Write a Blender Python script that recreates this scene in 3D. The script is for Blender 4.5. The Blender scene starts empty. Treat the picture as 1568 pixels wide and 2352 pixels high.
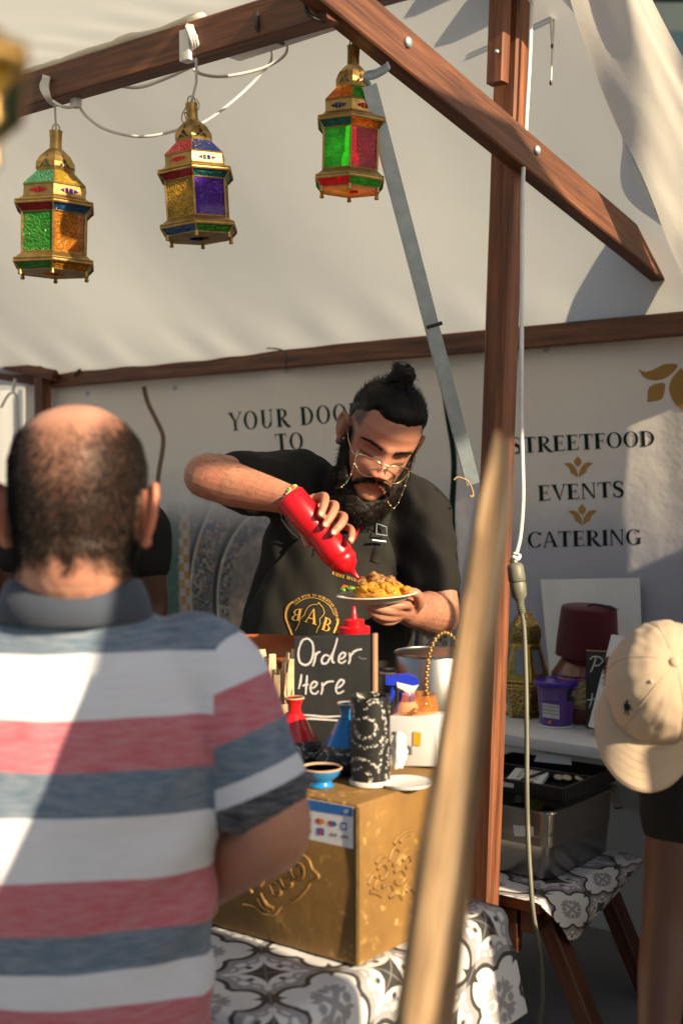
import bpy, bmesh, math, random
from math import sin, cos, pi, radians, sqrt, exp, atan2
from mathutils import Vector, Matrix, noise
from mathutils.bvhtree import BVHTree
V = Vector
random.seed(7)
scn = bpy.context.scene
COL = scn.collection

# ------------------------------------------------------------------ camera
FPX, CXP, CYP, HORIZON = 3000.0, 784.0, 1176.0, 1080.0
EYE = V((0.0, 0.0, 1.55))
PITCH = math.atan((CYP - HORIZON) / FPX)
cam_d = bpy.data.cameras.new('camera')
cam = bpy.data.objects.new('camera', cam_d)
COL.objects.link(cam)
cam.location = EYE
cam.rotation_euler = (pi / 2 - PITCH, 0, 0)
cam_d.sensor_fit = 'VERTICAL'
cam_d.sensor_height = 36.0
cam_d.sensor_width = 24.0
cam_d.lens = 36.0 * FPX / 2352.0
cam_d.clip_start = 0.02
cam_d.clip_end = 2000
cam_d.dof.use_dof = True
cam_d.dof.focus_distance = 3.06
cam_d.dof.aperture_fstop = 3.4
scn.camera = cam

# ------------------------------------------------------------------ sky, sun, exposure
SUN_AZ, SUN_EL = 47.0, 25.0          # degrees right-behind the camera, and up
SUN_DIR = V((sin(radians(SUN_AZ)) * cos(radians(SUN_EL)), -cos(radians(SUN_AZ)) * cos(radians(SUN_EL)), sin(radians(SUN_EL))))
world = bpy.data.worlds.new('World')
scn.world = world
world.use_nodes = True
wn = world.node_tree.nodes
wn.clear()
w_out = wn.new('ShaderNodeOutputWorld')
w_bg = wn.new('ShaderNodeBackground')
w_sky = wn.new('ShaderNodeTexSky')
w_sky.sky_type = 'NISHITA'
w_sky.sun_disc = False
w_sky.sun_elevation = radians(SUN_EL)
w_sky.sun_rotation = atan2(SUN_DIR.x, SUN_DIR.y)
w_sky.dust_density = 2.0
w_bg.inputs['Strength'].default_value = 0.058
world.node_tree.links.new(w_sky.outputs[0], w_bg.inputs[0])
world.node_tree.links.new(w_bg.outputs[0], w_out.inputs[0])
sun_d = bpy.data.lights.new('sun', 'SUN')
sun_d.energy = 5.0
sun_d.angle = radians(0.6)
sun_d.color = (1.0, 0.80, 0.55)
sun = bpy.data.objects.new('sun', sun_d)
sun.rotation_euler = SUN_DIR.to_track_quat('Z', 'Y').to_euler()
sun.location = (4, -4, 6)
COL.objects.link(sun)
scn.view_settings.view_transform = 'Standard'
scn.view_settings.look = 'None'
scn.view_settings.gamma = 1.0
scn.view_settings.exposure = 1.12
scn.view_settings.use_curve_mapping = False
scn.cycles.use_denoising = True
scn.cycles.max_bounces = 7
scn.cycles.transparent_max_bounces = 24
scn.cycles.caustics_reflective = False
scn.cycles.caustics_refractive = False
scn.cycles.sample_clamp_indirect = 6.0

# ------------------------------------------------------------------ places
E1 = V((-0.791, 0.611, 0)).normalized()      # along the stall, away to the left
E2 = V((0.611, 0.791, 0)).normalized()       # across the stall, towards its back
UP = V((0, 0, 1))
_F = V((0, cos(PITCH), -sin(PITCH)))
_U = V((0, sin(PITCH), cos(PITCH)))
def ray(px, py):
    return (V((1, 0, 0)) * ((px - CXP) / FPX) + _F - _U * ((py - CYP) / FPX))
def P(px, py, y):
    d = ray(px, py); return EYE + d * (y / d.y)
def PZ(px, py, z):
    d = ray(px, py); return EYE + d * ((z - EYE.z) / d.z)
def PP(px, py, o, n):
    d = ray(px, py); return EYE + d * ((o - EYE).dot(n) / d.dot(n))
def S(a, b, z):
    return E1 * a + E2 * b + UP * z
def PB(px, py, b):
    return PP(px, py, E2 * b, E2)

# ------------------------------------------------------------------ mesh builder
def frame_from(d, up=UP):
    d = d.normalized()
    if abs(d.dot(up)) > 0.98:
        up = V((0, 1, 0)) if abs(d.y) < 0.9 else V((1, 0, 0))
    x = d.cross(up).normalized()
    y = x.cross(d).normalized()
    return x, y
def catmull(pts, n=6):
    pts = [V(p) for p in pts]
    if len(pts) < 3: return pts
    out = []
    for i in range(len(pts) - 1):
        p0 = pts[max(i - 1, 0)]; p1 = pts[i]; p2 = pts[i + 1]; p3 = pts[min(i + 2, len(pts) - 1)]
        for k in range(n):
            t = k / n
            out.append(0.5 * ((2 * p1) + (p2 - p0) * t + (2 * p0 - 5 * p1 + 4 * p2 - p3) * t * t + (3 * p1 - p0 - 3 * p2 + p3) * t ** 3))
    out.append(pts[-1])
    return out
def lerp(a, b, t): return a + (b - a) * t
def interp(xs, ys, x):
    if x <= xs[0]: return ys[0]
    for i in range(len(xs) - 1):
        if x <= xs[i + 1]:
            t = (x - xs[i]) / (xs[i + 1] - xs[i]); return ys[i] + (ys[i + 1] - ys[i]) * t
    return ys[-1]
def smooth(a, b, x):
    t = min(1, max(0, (x - a) / (b - a))); return t * t * (3 - 2 * t)
def gauss(dx, dz, sx, sz): return exp(-0.5 * ((dx / sx) ** 2 + (dz / sz) ** 2))

class MB:
    def __init__(s): s.v = []; s.f = []; s.m = []; s.uv = {}
    def add(s, verts, faces, mi=0, uvs=None):
        o = len(s.v); s.v += [V(p) for p in verts]
        for k, f in enumerate(faces):
            if uvs is not None: s.uv[len(s.f)] = [uvs[i] for i in f]
            s.f.append([i + o for i in f]); s.m.append(mi)
        return s
    def merge(s, b, mi=None):
        o = len(s.v); s.v += b.v
        for k, f in enumerate(b.f):
            if k in b.uv: s.uv[len(s.f)] = b.uv[k]
            s.f.append([i + o for i in f]); s.m.append(b.m[k] if mi is None else mi)
        return s
    def box(s, c, x, y, z, ch=0.0, mi=0):
        """box about c with half-axis vectors x, y, z, chamfered by ch"""
        c = V(c); bm = bmesh.new(); bmesh.ops.create_cube(bm, size=2.0)
        lx, ly, lz = x.length, y.length, z.length
        for v in bm.verts: v.co = V((v.co.x * lx, v.co.y * ly, v.co.z * lz))
        if ch > 0:
            bmesh.ops.bevel(bm, geom=list(bm.edges), offset=ch, segments=2 if ch > .002 else 1, affect='EDGES', profile=0.6)
        bm.verts.index_update()
        xa, ya, za = x.normalized(), y.normalized(), z.normalized()
        flip = xa.cross(ya).dot(za) < 0
        vs = [c + xa * v.co.x + ya * v.co.y + za * v.co.z for v in bm.verts]
        fs = [[v.index for v in f.verts][::-1 if flip else 1] for f in bm.faces]
        bm.free(); return s.add(vs, fs, mi)
    def tube(s, pts, r, seg=8, closed=False, cap=True, mi=0, sq=1.0, up=UP):
        pts = [V(p) for p in pts]; n = len(pts)
        rr = r if isinstance(r, (list, tuple)) else [r] * n
        vs, fs = [], []
        px = None
        for i, p in enumerate(pts):
            if closed: d = pts[(i + 1) % n] - pts[i - 1]
            else: d = pts[min(i + 1, n - 1)] - pts[max(i - 1, 0)]
            if d.length < 1e-9: d = V((0, 0, 1))
            d.normalize()
            if px is None: x, y = frame_from(d, up)
            else:
                x = px - d * px.dot(d)
                if x.length < 1e-6: x, y = frame_from(d, up)
                x.normalize(); y = x.cross(d).normalized()
            px = x
            for k in range(seg):
                a = 2 * pi * k / seg
                vs.append(p + x * (cos(a) * rr[i]) + y * (sin(a) * rr[i] * sq))
        m = n if closed else n - 1
        for i in range(m):
            j = (i + 1) % n
            for k in range(seg):
                l = (k + 1) % seg
                fs.append([i * seg + k, j * seg + k, j * seg + l, i * seg + l])
        if cap and not closed:
            fs.append(list(range(seg))); fs.append([(n - 1) * seg + k for k in range(seg)][::-1])
        return s.add(vs, fs, mi)
    def lathe(s, prof, o=(0, 0, 0), ax=UP, seg=32, mi=0, xdir=None, facet=False):
        o = V(o); ax = V(ax).normalized(); x, y = frame_from(ax)
        if xdir is not None: x = V(xdir).normalized(); y = ax.cross(x)
        vs, fs = [], []
        for r, h in prof:
            for k in range(seg):
                a = 2 * pi * k / seg; vs.append(o + ax * h + x * (r * cos(a)) + y * (r * sin(a)))
        for i in range(len(prof) - 1):
            for k in range(seg):
                l = (k + 1) % seg; fs.append([i * seg + k, i * seg + l, (i + 1) * seg + l, (i + 1) * seg + k])
        uvs = []
        for i, (r, h) in enumerate(prof):
            for k in range(seg): uvs.append((k / seg, i / max(1, len(prof) - 1)))
        if prof[0][0] > 1e-5: fs.append(list(range(seg))[::-1])
        if prof[-1][0] > 1e-5: fs.append([(len(prof) - 1) * seg + k for k in range(seg)])
        return s.add(vs, fs, mi, uvs)
    def loft(s, rings, seg=28, mi=0, p=1.0):
        """rings: (centre, xdir, ydir, a, b)"""
        vs, fs = [], []
        for c, x, y, a, b in rings:
            for k in range(seg):
                t = 2 * pi * k / seg; ct, st = cos(t), sin(t)
                vs.append(V(c) + V(x) * (a * math.copysign(abs(ct) ** p, ct)) + V(y) * (b * math.copysign(abs(st) ** p, st)))
        for i in range(len(rings) - 1):
            for k in range(seg):
                l = (k + 1) % seg; fs.append([i * seg + k, i * seg + l, (i + 1) * seg + l, (i + 1) * seg + k])
        fs.append(list(range(seg))[::-1]); fs.append([(len(rings) - 1) * seg + k for k in range(seg)])
        return s.add(vs, fs, mi)
    def ball(s, c, r, seg=16, rings=10, mi=0, x=V((1, 0, 0)), y=V((0, 1, 0)), z=UP):
        r = r if isinstance(r, (tuple, list)) else (r, r, r)
        vs, fs = [], []; c = V(c)
        for i in range(1, rings):
            a = pi * i / rings
            for k in range(seg):
                b = 2 * pi * k / seg
                vs.append(c + x * (r[0] * sin(a) * cos(b)) + y * (r[1] * sin(a) * sin(b)) + z * (r[2] * cos(a)))
        t = len(vs); vs += [c + z * r[2], c - z * r[2]]
        for i in range(rings - 2):
            for k in range(seg):
                l = (k + 1) % seg; fs.append([i * seg + k, (i + 1) * seg + k, (i + 1) * seg + l, i * seg + l])
        for k in range(seg):
            l = (k + 1) % seg; fs.append([t, k, l]); fs.append([t + 1, (rings - 2) * seg + l, (rings - 2) * seg + k])
        return s.add(vs, fs, mi)
    def sheet(s, fn, nu, nv, mi=0, uvfn=None, thick=0.0):
        vs = [V(fn(i / nu, j / nv)) for j in range(nv + 1) for i in range(nu + 1)]
        uvs = [(uvfn(i / nu, j / nv) if uvfn else (i / nu, j / nv)) for j in range(nv + 1) for i in range(nu + 1)]
        fs = [[j * (nu + 1) + i, j * (nu + 1) + i + 1, (j + 1) * (nu + 1) + i + 1, (j + 1) * (nu + 1) + i] for j in range(nv) for i in range(nu)]
        return s.add(vs, fs, mi, uvs)
    def poly(s, pts, mi=0): return s.add(pts, [list(range(len(pts)))], mi)
    def prism(s, pts, ext, mi=0):
        n = len(pts); pts = [V(p) for p in pts]; ext = V(ext)
        vs = pts + [p + ext for p in pts]
        fs = [list(range(n))[::-1], [n + i for i in range(n)]] + [[i, (i + 1) % n, n + (i + 1) % n, n + i] for i in range(n)]
        return s.add(vs, fs, mi)
    def mesh(s, name):
        me = bpy.data.meshes.new(name)
        me.from_pydata([tuple(p) for p in s.v], [], s.f)
        if s.uv:
            ul = me.uv_layers.new(name='UVMap')
            for pi_, p in enumerate(me.polygons):
                if pi_ in s.uv:
                    for li, uv in zip(p.loop_indices, s.uv[pi_]): ul.data[li].uv = uv
        for p, m in zip(me.polygons, s.m): p.material_index = m
        me.update(); return me
    def build(s, name, mats, parent=None, sm=None, fix=True):
        me = s.mesh(name)
        if fix:
            bm = bmesh.new(); bm.from_mesh(me)
            bmesh.ops.recalc_face_normals(bm, faces=bm.faces); bm.to_mesh(me); bm.free()
        return link(name, me, mats, parent, sm)

def link(name, me, mats, parent=None, sm=None):
    o = bpy.data.objects.new(name, me); COL.objects.link(o)
    for m in (mats if isinstance(mats, (list, tuple)) else [mats]): me.materials.append(m)
    if sm is not None:
        me.shade_smooth()
        if sm < 180: me.set_sharp_from_angle(angle=radians(sm))
    if parent is not None: attach(o, parent)
    return o
LOC = {}
def world_of(o):
    m = Matrix.Translation(o.location)
    return m if o.parent is None else world_of(o.parent) @ o.matrix_parent_inverse @ m
def attach(o, parent):
    o.parent = parent
    o.matrix_parent_inverse = world_of(parent).inverted()
def tag(o, label, cat, group=None, kind=None):
    o['label'] = label; o['category'] = cat
    if group: o['group'] = group
    if kind: o['kind'] = kind
    return o
def thing(name, label, cat, loc=(0, 0, 0), group=None):
    o = bpy.data.objects.new(name, None); COL.objects.link(o); o.location = V(loc)
    o.empty_display_size = 0.05
    return tag(o, label, cat, group)
def evaluated(mb, voxel=None, smooth_it=0, sm_f=0.5, extra=None):
    """mesh of an MB after voxel remesh and smoothing"""
    me = mb.mesh('tmp'); o = bpy.data.objects.new('tmp', me); COL.objects.link(o)
    bm = bmesh.new(); bm.from_mesh(me); bmesh.ops.recalc_face_normals(bm, faces=bm.faces); bm.to_mesh(me); bm.free()
    if voxel:
        m = o.modifiers.new('r', 'REMESH'); m.mode = 'VOXEL'; m.voxel_size = voxel; m.adaptivity = 0
    if smooth_it:
        m = o.modifiers.new('s', 'SMOOTH'); m.factor = sm_f; m.iterations = smooth_it
    dg = bpy.context.evaluated_depsgraph_get()
    out = bpy.data.meshes.new_from_object(o.evaluated_get(dg))
    bpy.data.objects.remove(o); bpy.data.meshes.remove(me)
    return out
def bvh_of(me):
    return BVHTree.FromPolygons([v.co for v in me.vertices], [list(p.vertices) for p in me.polygons])
def nz(p, s=1.0): return noise.noise(V(p) * s)

# ------------------------------------------------------------------ materials
class NT:
    def __init__(s, name):
        s.m = bpy.data.materials.new(name); s.m.use_nodes = True
        s.t = s.m.node_tree; s.n = s.t.nodes; s.n.clear()
        s.out = s.n.new('ShaderNodeOutputMaterial')
    def new(s, typ, **kw):
        n = s.n.new(typ)
        for k, v in kw.items(): setattr(n, k, v)
        return n
    def ln(s, a, b): s.t.links.new(a, b)
    def put(s, sock, v):
        if isinstance(v, bpy.types.NodeSocket): s.ln(v, sock)
        elif isinstance(v, (tuple, list)): sock.default_value = (*v, 1.0)[:len(sock.default_value)] if len(v) < 4 else v
        else: sock.default_value = v
    def coord(s, kind='Object', scale=(1, 1, 1), rot=(0, 0, 0)):
        c = s.new('ShaderNodeTexCoord'); mp = s.new('ShaderNodeMapping')
        s.ln(c.outputs[kind], mp.inputs[0]); mp.inputs['Scale'].default_value = scale; mp.inputs['Rotation'].default_value = rot
        return mp.outputs[0]
    def noise(s, vec, scale, detail=3, rough=0.55, out=0):
        n = s.new('ShaderNodeTexNoise'); s.ln(vec, n.inputs['Vector'])
        n.inputs['Scale'].default_value = scale; n.inputs['Detail'].default_value = detail; n.inputs['Roughness'].default_value = rough
        return n.outputs[out]
    def voro(s, vec, scale, feat='F1', out='Distance'):
        n = s.new('ShaderNodeTexVoronoi', feature=feat); s.ln(vec, n.inputs['Vector']); n.inputs['Scale'].default_value = scale
        return n.outputs[out]
    def ramp(s, fac, stops, interp='LINEAR'):
        n = s.new('ShaderNodeValToRGB'); s.put(n.inputs[0], fac); r = n.color_ramp; r.interpolation = interp
        while len(r.elements) < len(stops): r.elements.new(0.5)
        for e, (p, c) in zip(r.elements, stops):
            e.position = p; e.color = (*c, 1) if not isinstance(c, (int, float)) else (c, c, c, 1)
        return n.outputs[0]
    def mix(s, f, a, b, blend='MIX'):
        n = s.new('ShaderNodeMix', data_type='RGBA', blend_type=blend)
        s.put(n.inputs[0], f); s.put(n.inputs[6], a); s.put(n.inputs[7], b); return n.outputs[2]
    def math(s, op, a, b=0.0, c=0.0, clamp=False):
        n = s.new('ShaderNodeMath', operation=op, use_clamp=clamp)
        for i, v in enumerate((a, b, c)): s.put(n.inputs[i], v)
        return n.outputs[0]
    def bump(s, h, strength=0.3, dist=0.01, normal=None):
        n = s.new('ShaderNodeBump'); s.put(n.inputs['Height'], h); n.inputs['Strength'].default_value = strength; n.inputs['Distance'].default_value = dist
        if normal is not None: s.ln(normal, n.inputs['Normal'])
        return n.outputs[0]
    def attr(s, name, out='Fac'):
        n = s.new('ShaderNodeAttribute'); n.attribute_name = name; return n.outputs[out]
    def principled(s, color, rough=0.5, metal=0.0, normal=None, **kw):
        b = s.new('ShaderNodeBsdfPrincipled')
        s.put(b.inputs['Base Color'], color); s.put(b.inputs['Roughness'], rough); s.put(b.inputs['Metallic'], metal)
        if normal is not None: s.ln(normal, b.inputs['Normal'])
        for k, v in kw.items(): s.put(b.inputs[k.replace('_', ' ')], v)
        return b.outputs[0]
    def done(s, sh): s.ln(sh, s.out.inputs[0]); return s.m

def simple(name, c1, c2=None, rough=0.5, metal=0.0, scale=20.0, bump=0.0, bscale=None, bdist=0.003, rough2=None, coord='Object', **kw):
    """noise-mottled principled"""
    n = NT(name); v = n.coord(coord)
    f = n.ramp(n.noise(v, scale, 4, 0.6), [(0.3, 0.0), (0.7, 1.0)])
    col = n.mix(f, c1, c2 if c2 else tuple(min(1, x * 0.8) for x in c1))
    r = rough
    if rough2 is not None:
        r = n.math('MULTIPLY_ADD', n.noise(v, scale * 2.3, 3), rough2 - rough, rough)
    nm = n.bump(n.noise(v, bscale or scale * 4, 4), bump, bdist) if bump else None
    return n.done(n.principled(col, r, metal, nm, **kw))

def wood(name, dark, mid, light, rough=0.45, gl=1.0, kn=True, st=(0.40, 0.53, 0.67)):
    """grain runs along U (metres)"""
    n = NT(name)
    v = n.coord('UV', (2.2, 38, 38)); v2 = n.coord('UV', (6, 170, 170)); v3 = n.coord('UV', (1.0, 2.5, 1))
    g = n.noise(v, 1.0 * gl, 5, 0.65); g2 = n.noise(v2, 1.0 * gl, 3, 0.6); big = n.noise(v3, 2.2, 2)
    f = n.math('ADD', n.math('MULTIPLY', g, 0.62), n.math('ADD', n.math('MULTIPLY', g2, 0.23), n.math('MULTIPLY', big, 0.22)))
    col = n.ramp(f, [(st[0], dark), (st[1], mid), (st[2], light)])
    if kn:
        k = n.voro(n.coord('UV', (1.6, 9, 1)), 1.3); km = n.ramp(k, [(0.05, 1.0), (0.16, 0.0)])
        col = n.mix(n.math('MULTIPLY', km, 0.7), col, tuple(x * 0.35 for x in dark))
    h = n.math('ADD', n.math('MULTIPLY', g, 0.6), n.math('MULTIPLY', g2, 0.4))
    nm = n.bump(h, 0.35, 0.004)
    return n.done(n.principled(col, n.math('MULTIPLY_ADD', g2, 0.3, rough - .1), 0, nm))

def skin_mat(name, base, dark, red, scale=1.0, sss=0.25):
    """skin: attribute 'tint' (rgb multiplier) carries lips, stubble, nails"""
    n = NT(name); v = n.coord('Object')
    big = n.ramp(n.noise(v, 9, 4, 0.6), [(0.32, 0.0), (0.72, 1.0)])
    fine = n.noise(v, 240, 3, 0.7)
    c = n.mix(big, base, dark)
    c = n.mix(n.math('MULTIPLY', n.ramp(n.noise(v, 22, 3), [(0.45, 0.0), (0.75, 1.0)]), 0.45), c, red)
    c = n.mix(n.math('MULTIPLY', n.ramp(fine, [(0.55, 0.0), (0.8, 1.0)]), 0.25), c, tuple(x * 0.6 for x in dark))
    c = n.mix(1.0, c, n.attr('tint', 'Color'), 'MULTIPLY')
    nm = n.bump(n.math('ADD', n.math('MULTIPLY', fine, 0.5), n.voro(v, 420)), 0.25, 0.0015)
    return n.done(n.principled(c, n.math('MULTIPLY_ADD', fine, 0.25, 0.38), 0, nm, Subsurface_Weight=sss,
                               Subsurface_Radius=(0.012, 0.005, 0.003), Subsurface_Scale=0.6, Specular_IOR_Level=0.42))

def fabric(name, c1, c2, weave=900, rough=0.9, bump=0.25, big=6.0, sheen=0.15, wr=0.0):
    n = NT(name); v = n.coord('Object')
    w = n.noise(v, weave, 2, 0.7); b = n.ramp(n.noise(v, big, 4, .6), [(0.35, 0.0), (0.68, 1.0)])
    c = n.mix(n.math('MULTIPLY_ADD', w, 0.5, n.math('MULTIPLY', b, 0.5)), c1, c2)
    h = n.math('MULTIPLY', w, 0.3)
    if wr: h = n.math('ADD', h, n.math('MULTIPLY', n.noise(v, 14, 3, .5), wr))
    nm = n.bump(h, bump, 0.004)
    return n.done(n.principled(c, rough, 0, nm, Sheen_Weight=sheen, Sheen_Roughness=0.5, Specular_IOR_Level=0.2))

def hair_mat(name, c1, c2, rough=0.35):
    n = NT(name); v = n.coord('Object')
    f = n.noise(v, 160, 3, .7)
    return n.done(n.principled(n.mix(f, c1, c2), rough, 0, n.bump(f, .6, .002), Specular_IOR_Level=0.15))

def tarp_mat(name, col, transl, fac=0.5, bump=0.25, dirt=0.0):
    n = NT(name); v = n.coord('Object')
    st = n.ramp(n.noise(v, 1.7, 5, .6), [(0.35, 0.0), (0.7, 1.0)])
    c = n.mix(n.math('MULTIPLY', st, 0.35 + dirt), col, tuple(x * y for x, y in zip(col, (0.84, 0.85, 0.86))))
    weave = n.noise(v, 500, 2, .7); creases = n.noise(v, 5.5, 4, .55)
    nm = n.bump(n.math('ADD', n.math('MULTIPLY', weave, 0.05), creases), bump, 0.02)
    d = n.principled(c, 0.55, 0, nm, Specular_IOR_Level=0.35)
    t = n.new('ShaderNodeBsdfTranslucent'); n.put(t.inputs[0], n.mix(1.0, c, transl, 'MULTIPLY')); n.ln(nm, t.inputs[1])
    m = n.new('ShaderNodeMixShader'); m.inputs[0].default_value = fac
    n.ln(d, m.inputs[1]); n.ln(t.outputs[0], m.inputs[2])
    return n.done(m.outputs[0])

def stained_glass(name, col, scale=60.0, transp=0.62):
    n = NT(name); v = n.coord('Object')
    sw = n.voro(v, scale); wv = n.new('ShaderNodeMath', operation='SINE'); n.put(wv.inputs[0], n.math('MULTIPLY', sw, 16.0))
    h = n.math('ADD', n.math('MULTIPLY', wv.outputs[0], 0.35), n.noise(v, scale * 2.2, 3))
    nm = n.bump(h, 0.9, 0.004)
    c = n.mix(n.ramp(n.noise(v, 35, 3), [(0.3, 0.0), (0.75, 1.0)]), col, tuple(x * 0.6 for x in col))
    tr = n.new('ShaderNodeBsdfTransparent'); n.put(tr.inputs[0], c)
    tl = n.new('ShaderNodeBsdfTranslucent'); n.put(tl.inputs[0], c); n.ln(nm, tl.inputs[1])
    gl = n.principled(c, 0.12, 0, nm, Specular_IOR_Level=0.8, Coat_Weight=0.6)
    m1 = n.new('ShaderNodeMixShader'); m1.inputs[0].default_value = transp; n.ln(tl.outputs[0], m1.inputs[1]); n.ln(tr.outputs[0], m1.inputs[2])
    m2 = n.new('ShaderNodeMixShader'); m2.inputs[0].default_value = 0.28; n.ln(m1.outputs[0], m2.inputs[1]); n.ln(gl, m2.inputs[2])
    return n.done(m2.outputs[0])

def clear_glass(name, col=(1, 1, 1), f=0.12):
    n = NT(name)
    tr = n.new('ShaderNodeBsdfTransparent'); n.put(tr.inputs[0], col)
    gl = n.new('ShaderNodeBsdfGlossy'); gl.inputs['Roughness'].default_value = 0.03
    lw = n.new('ShaderNodeLayerWeight'); lw.inputs[0].default_value = 0.25
    m = n.new('ShaderNodeMixShader'); n.put(m.inputs[0], n.math('MULTIPLY_ADD', lw.outputs['Fresnel'], 0.6, f * 0.4))
    n.ln(tr.outputs[0], m.inputs[1]); n.ln(gl.outputs[0], m.inputs[2]); return n.done(m.outputs[0])

M = {}
M['wood'] = wood('stained_timber', (0.030, 0.011, 0.006), (0.105, 0.036, 0.015), (0.20, 0.075, 0.030), 0.5)
M['wood_post'] = wood('stained_timber_post', (0.050, 0.016, 0.008), (0.15, 0.048, 0.018), (0.27, 0.095, 0.034), 0.55)
M['wood_stake'] = wood('weathered_timber', (0.07, 0.042, 0.024), (0.33, 0.21, 0.105), (0.62, 0.46, 0.28), 0.85, 0.8, True, (.45, .53, .61))
M['wood_dark'] = wood('dark_bench_timber', (0.02, 0.008, 0.005), (0.06, 0.02, 0.01), (0.12, 0.04, 0.02), 0.4)
M['tarp'] = tarp_mat('roof_tarp_cloth', (0.81, 0.815, 0.785), (0.96, 0.98, 0.95), 0.48, 0.03)
M['flap'] = tarp_mat('side_curtain_cloth', (0.84, 0.82, 0.76), (1.0, 0.97, 0.90), 0.5, 0.3)
M['steel'] = simple('galvanised_steel', (0.44, 0.52, 0.56), (0.33, 0.40, 0.44), 0.42, 0.6, 30, 0.1)
M['stainless'] = simple('stainless_steel', (0.42, 0.40, 0.365), (0.38, 0.365, 0.33), 0.26, 1.0, 4, 0.0, rough2=0.34)
M['brass'] = simple('aged_brass', (0.44, 0.29, 0.10), (0.24, 0.15, 0.05), 0.30, 0.9, 34, 0.15, rough2=0.55)
M['brass_dull'] = simple('tarnished_brass', (0.40, 0.27, 0.10), (0.20, 0.12, 0.045), 0.4, 0.8, 40, 0.2, rough2=0.6)
M['brass_table'] = simple('polished_brass_openwork', (0.66, 0.47, 0.13), (0.4, 0.26, 0.07), 0.25, 0.95, 50, 0.2, rough2=0.45)
M['white_plastic'] = simple('white_plastic', (0.72, 0.72, 0.70), (0.6, 0.6, 0.58), 0.4, 0, 12)
M['cable_white'] = simple('white_cable', (0.66, 0.66, 0.63), (0.52, 0.52, 0.5), 0.5, 0, 9)
M['cable_olive'] = simple('olive_cable', (0.13, 0.125, 0.085), (0.09, 0.088, 0.06), 0.5, 0, 9)
M['cable_black'] = simple('black_cable', (0.015, 0.015, 0.016), (0.01, 0.01, 0.01), 0.5)
M['plug'] = simple('olive_plug_plastic', (0.15, 0.15, 0.11), (0.11, 0.11, 0.08), 0.5, 0, 60, 0.2)
M['black_plastic'] = simple('black_plastic', (0.012, 0.012, 0.012), (0.02, 0.02, 0.02), 0.35, 0, 30)
M['black'] = simple('black_paint', (0.01, 0.01, 0.01), (0.016, 0.016, 0.016), 0.7)
M['white_paper'] = simple('white_paper', (0.78, 0.77, 0.74), (0.7, 0.69, 0.66), 0.85, 0, 8)
M['chalk'] = simple('chalk', (0.82, 0.81, 0.77), (0.55, 0.54, 0.5), 0.95, 0, 220)
M['print_dark'] = simple('dark_green_print', (0.008, 0.020, 0.017), (0.006, 0.016, 0.014), 0.8, Specular_IOR_Level=0.1)
M['print_gold'] = simple('ochre_print', (0.36, 0.19, 0.035), (0.32, 0.165, 0.03), 0.6)
M['print_brown'] = simple('brown_line_print', (0.15, 0.09, 0.04), (0.12, 0.07, 0.03), 0.6)
M['gold_thread'] = simple('gold_thread', (0.70, 0.42, 0.08), (0.5, 0.28, 0.04), 0.5, 0.15, 400)
M['red_plastic'] = simple('red_squeeze_plastic', (0.52, 0.004, 0.010), (0.46, 0.003, 0.008), 0.3, 0, 15, Subsurface_Weight=0.15, Subsurface_Radius=(0.02, 0.002, 0.002), Subsurface_Scale=0.5)
# ================================================================== large structure
def beam(p0, p1, w, h, up=UP, ch=0.004, mi=0, mb=None, u0=None):
    """timber: chamfered rectangular section, UV in metres along the grain"""
    mb = mb or MB(); p0, p1 = V(p0), V(p1); d = (p1 - p0); L = d.length; d.normalize()
    x, y = frame_from(d, up); a, b = w / 2, h / 2
    sec = [(-a + ch, -b), (a - ch, -b), (a, -b + ch), (a, b - ch), (a - ch, b), (-a + ch, b), (-a, b - ch), (-a, -b + ch)]
    per = [0]
    for i in range(8): per.append(per[-1] + (V(sec[(i + 1) % 8]) - V(sec[i])).length)
    n = max(1, int(L / 0.12)); vs, uvs, fs = [], [], []
    u0 = random.uniform(0, 30) if u0 is None else u0
    for i in range(n + 1):
        for k in range(9):
            s_ = sec[k % 8]
            wob = 1 + 0.012 * nz((i * .7, u0, s_[0] * 40))
            vs.append(p0 + d * (L * i / n) + x * s_[0] * wob + y * s_[1] * wob); uvs.append((u0 + L * i / n, per[k] + u0 * 3))
    for i in range(n):
        for k in range(8): fs.append([i * 9 + k, i * 9 + k + 1, (i + 1) * 9 + k + 1, (i + 1) * 9 + k])
    mb.add(vs, fs, mi, uvs)
    for i, sgn in ((0, -1), (n, 1)):
        o = i * 9; vs2 = [vs[o + k] for k in range(8)]
        mb.add(vs2, [list(range(8))], mi, [(u0 + sec[k][0] * .2, sec[k][1] + u0) for k in range(8)])
    return mb
def bolt(p, nrm, r=0.012, parent=None, name='bolt'):
    mb = MB(); nrm = V(nrm).normalized()
    mb.lathe([(r, 0), (r, .002), (r * .92, .005), (r * .6, .0075), (0.0, .0085)], p, nrm, 14)
    return mb.build(name, M['steel'], parent, 40)

# ground
g = MB(); g.sheet(lambda u, v: ((u - .5) * 400, (v - .5) * 400, 0), 8, 8)
n = NT('asphalt'); v = n.coord('Object')
c = n.mix(n.ramp(n.noise(v, 260, 3, .8), [(0.35, 0.0), (0.7, 1.0)]), (0.16, 0.155, 0.15), (0.25, 0.24, 0.225))
c = n.mix(n.ramp(n.noise(v, 0.9, 4), [(0.4, 0.0), (0.7, 0.5)]), c, (0.14, 0.135, 0.13))
M['ground'] = n.done(n.principled(c, 0.85, 0, n.bump(n.noise(v, 300, 3, .8), .5, .004)))
go = g.build('ground', M['ground']); go['kind'] = 'structure'

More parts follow.
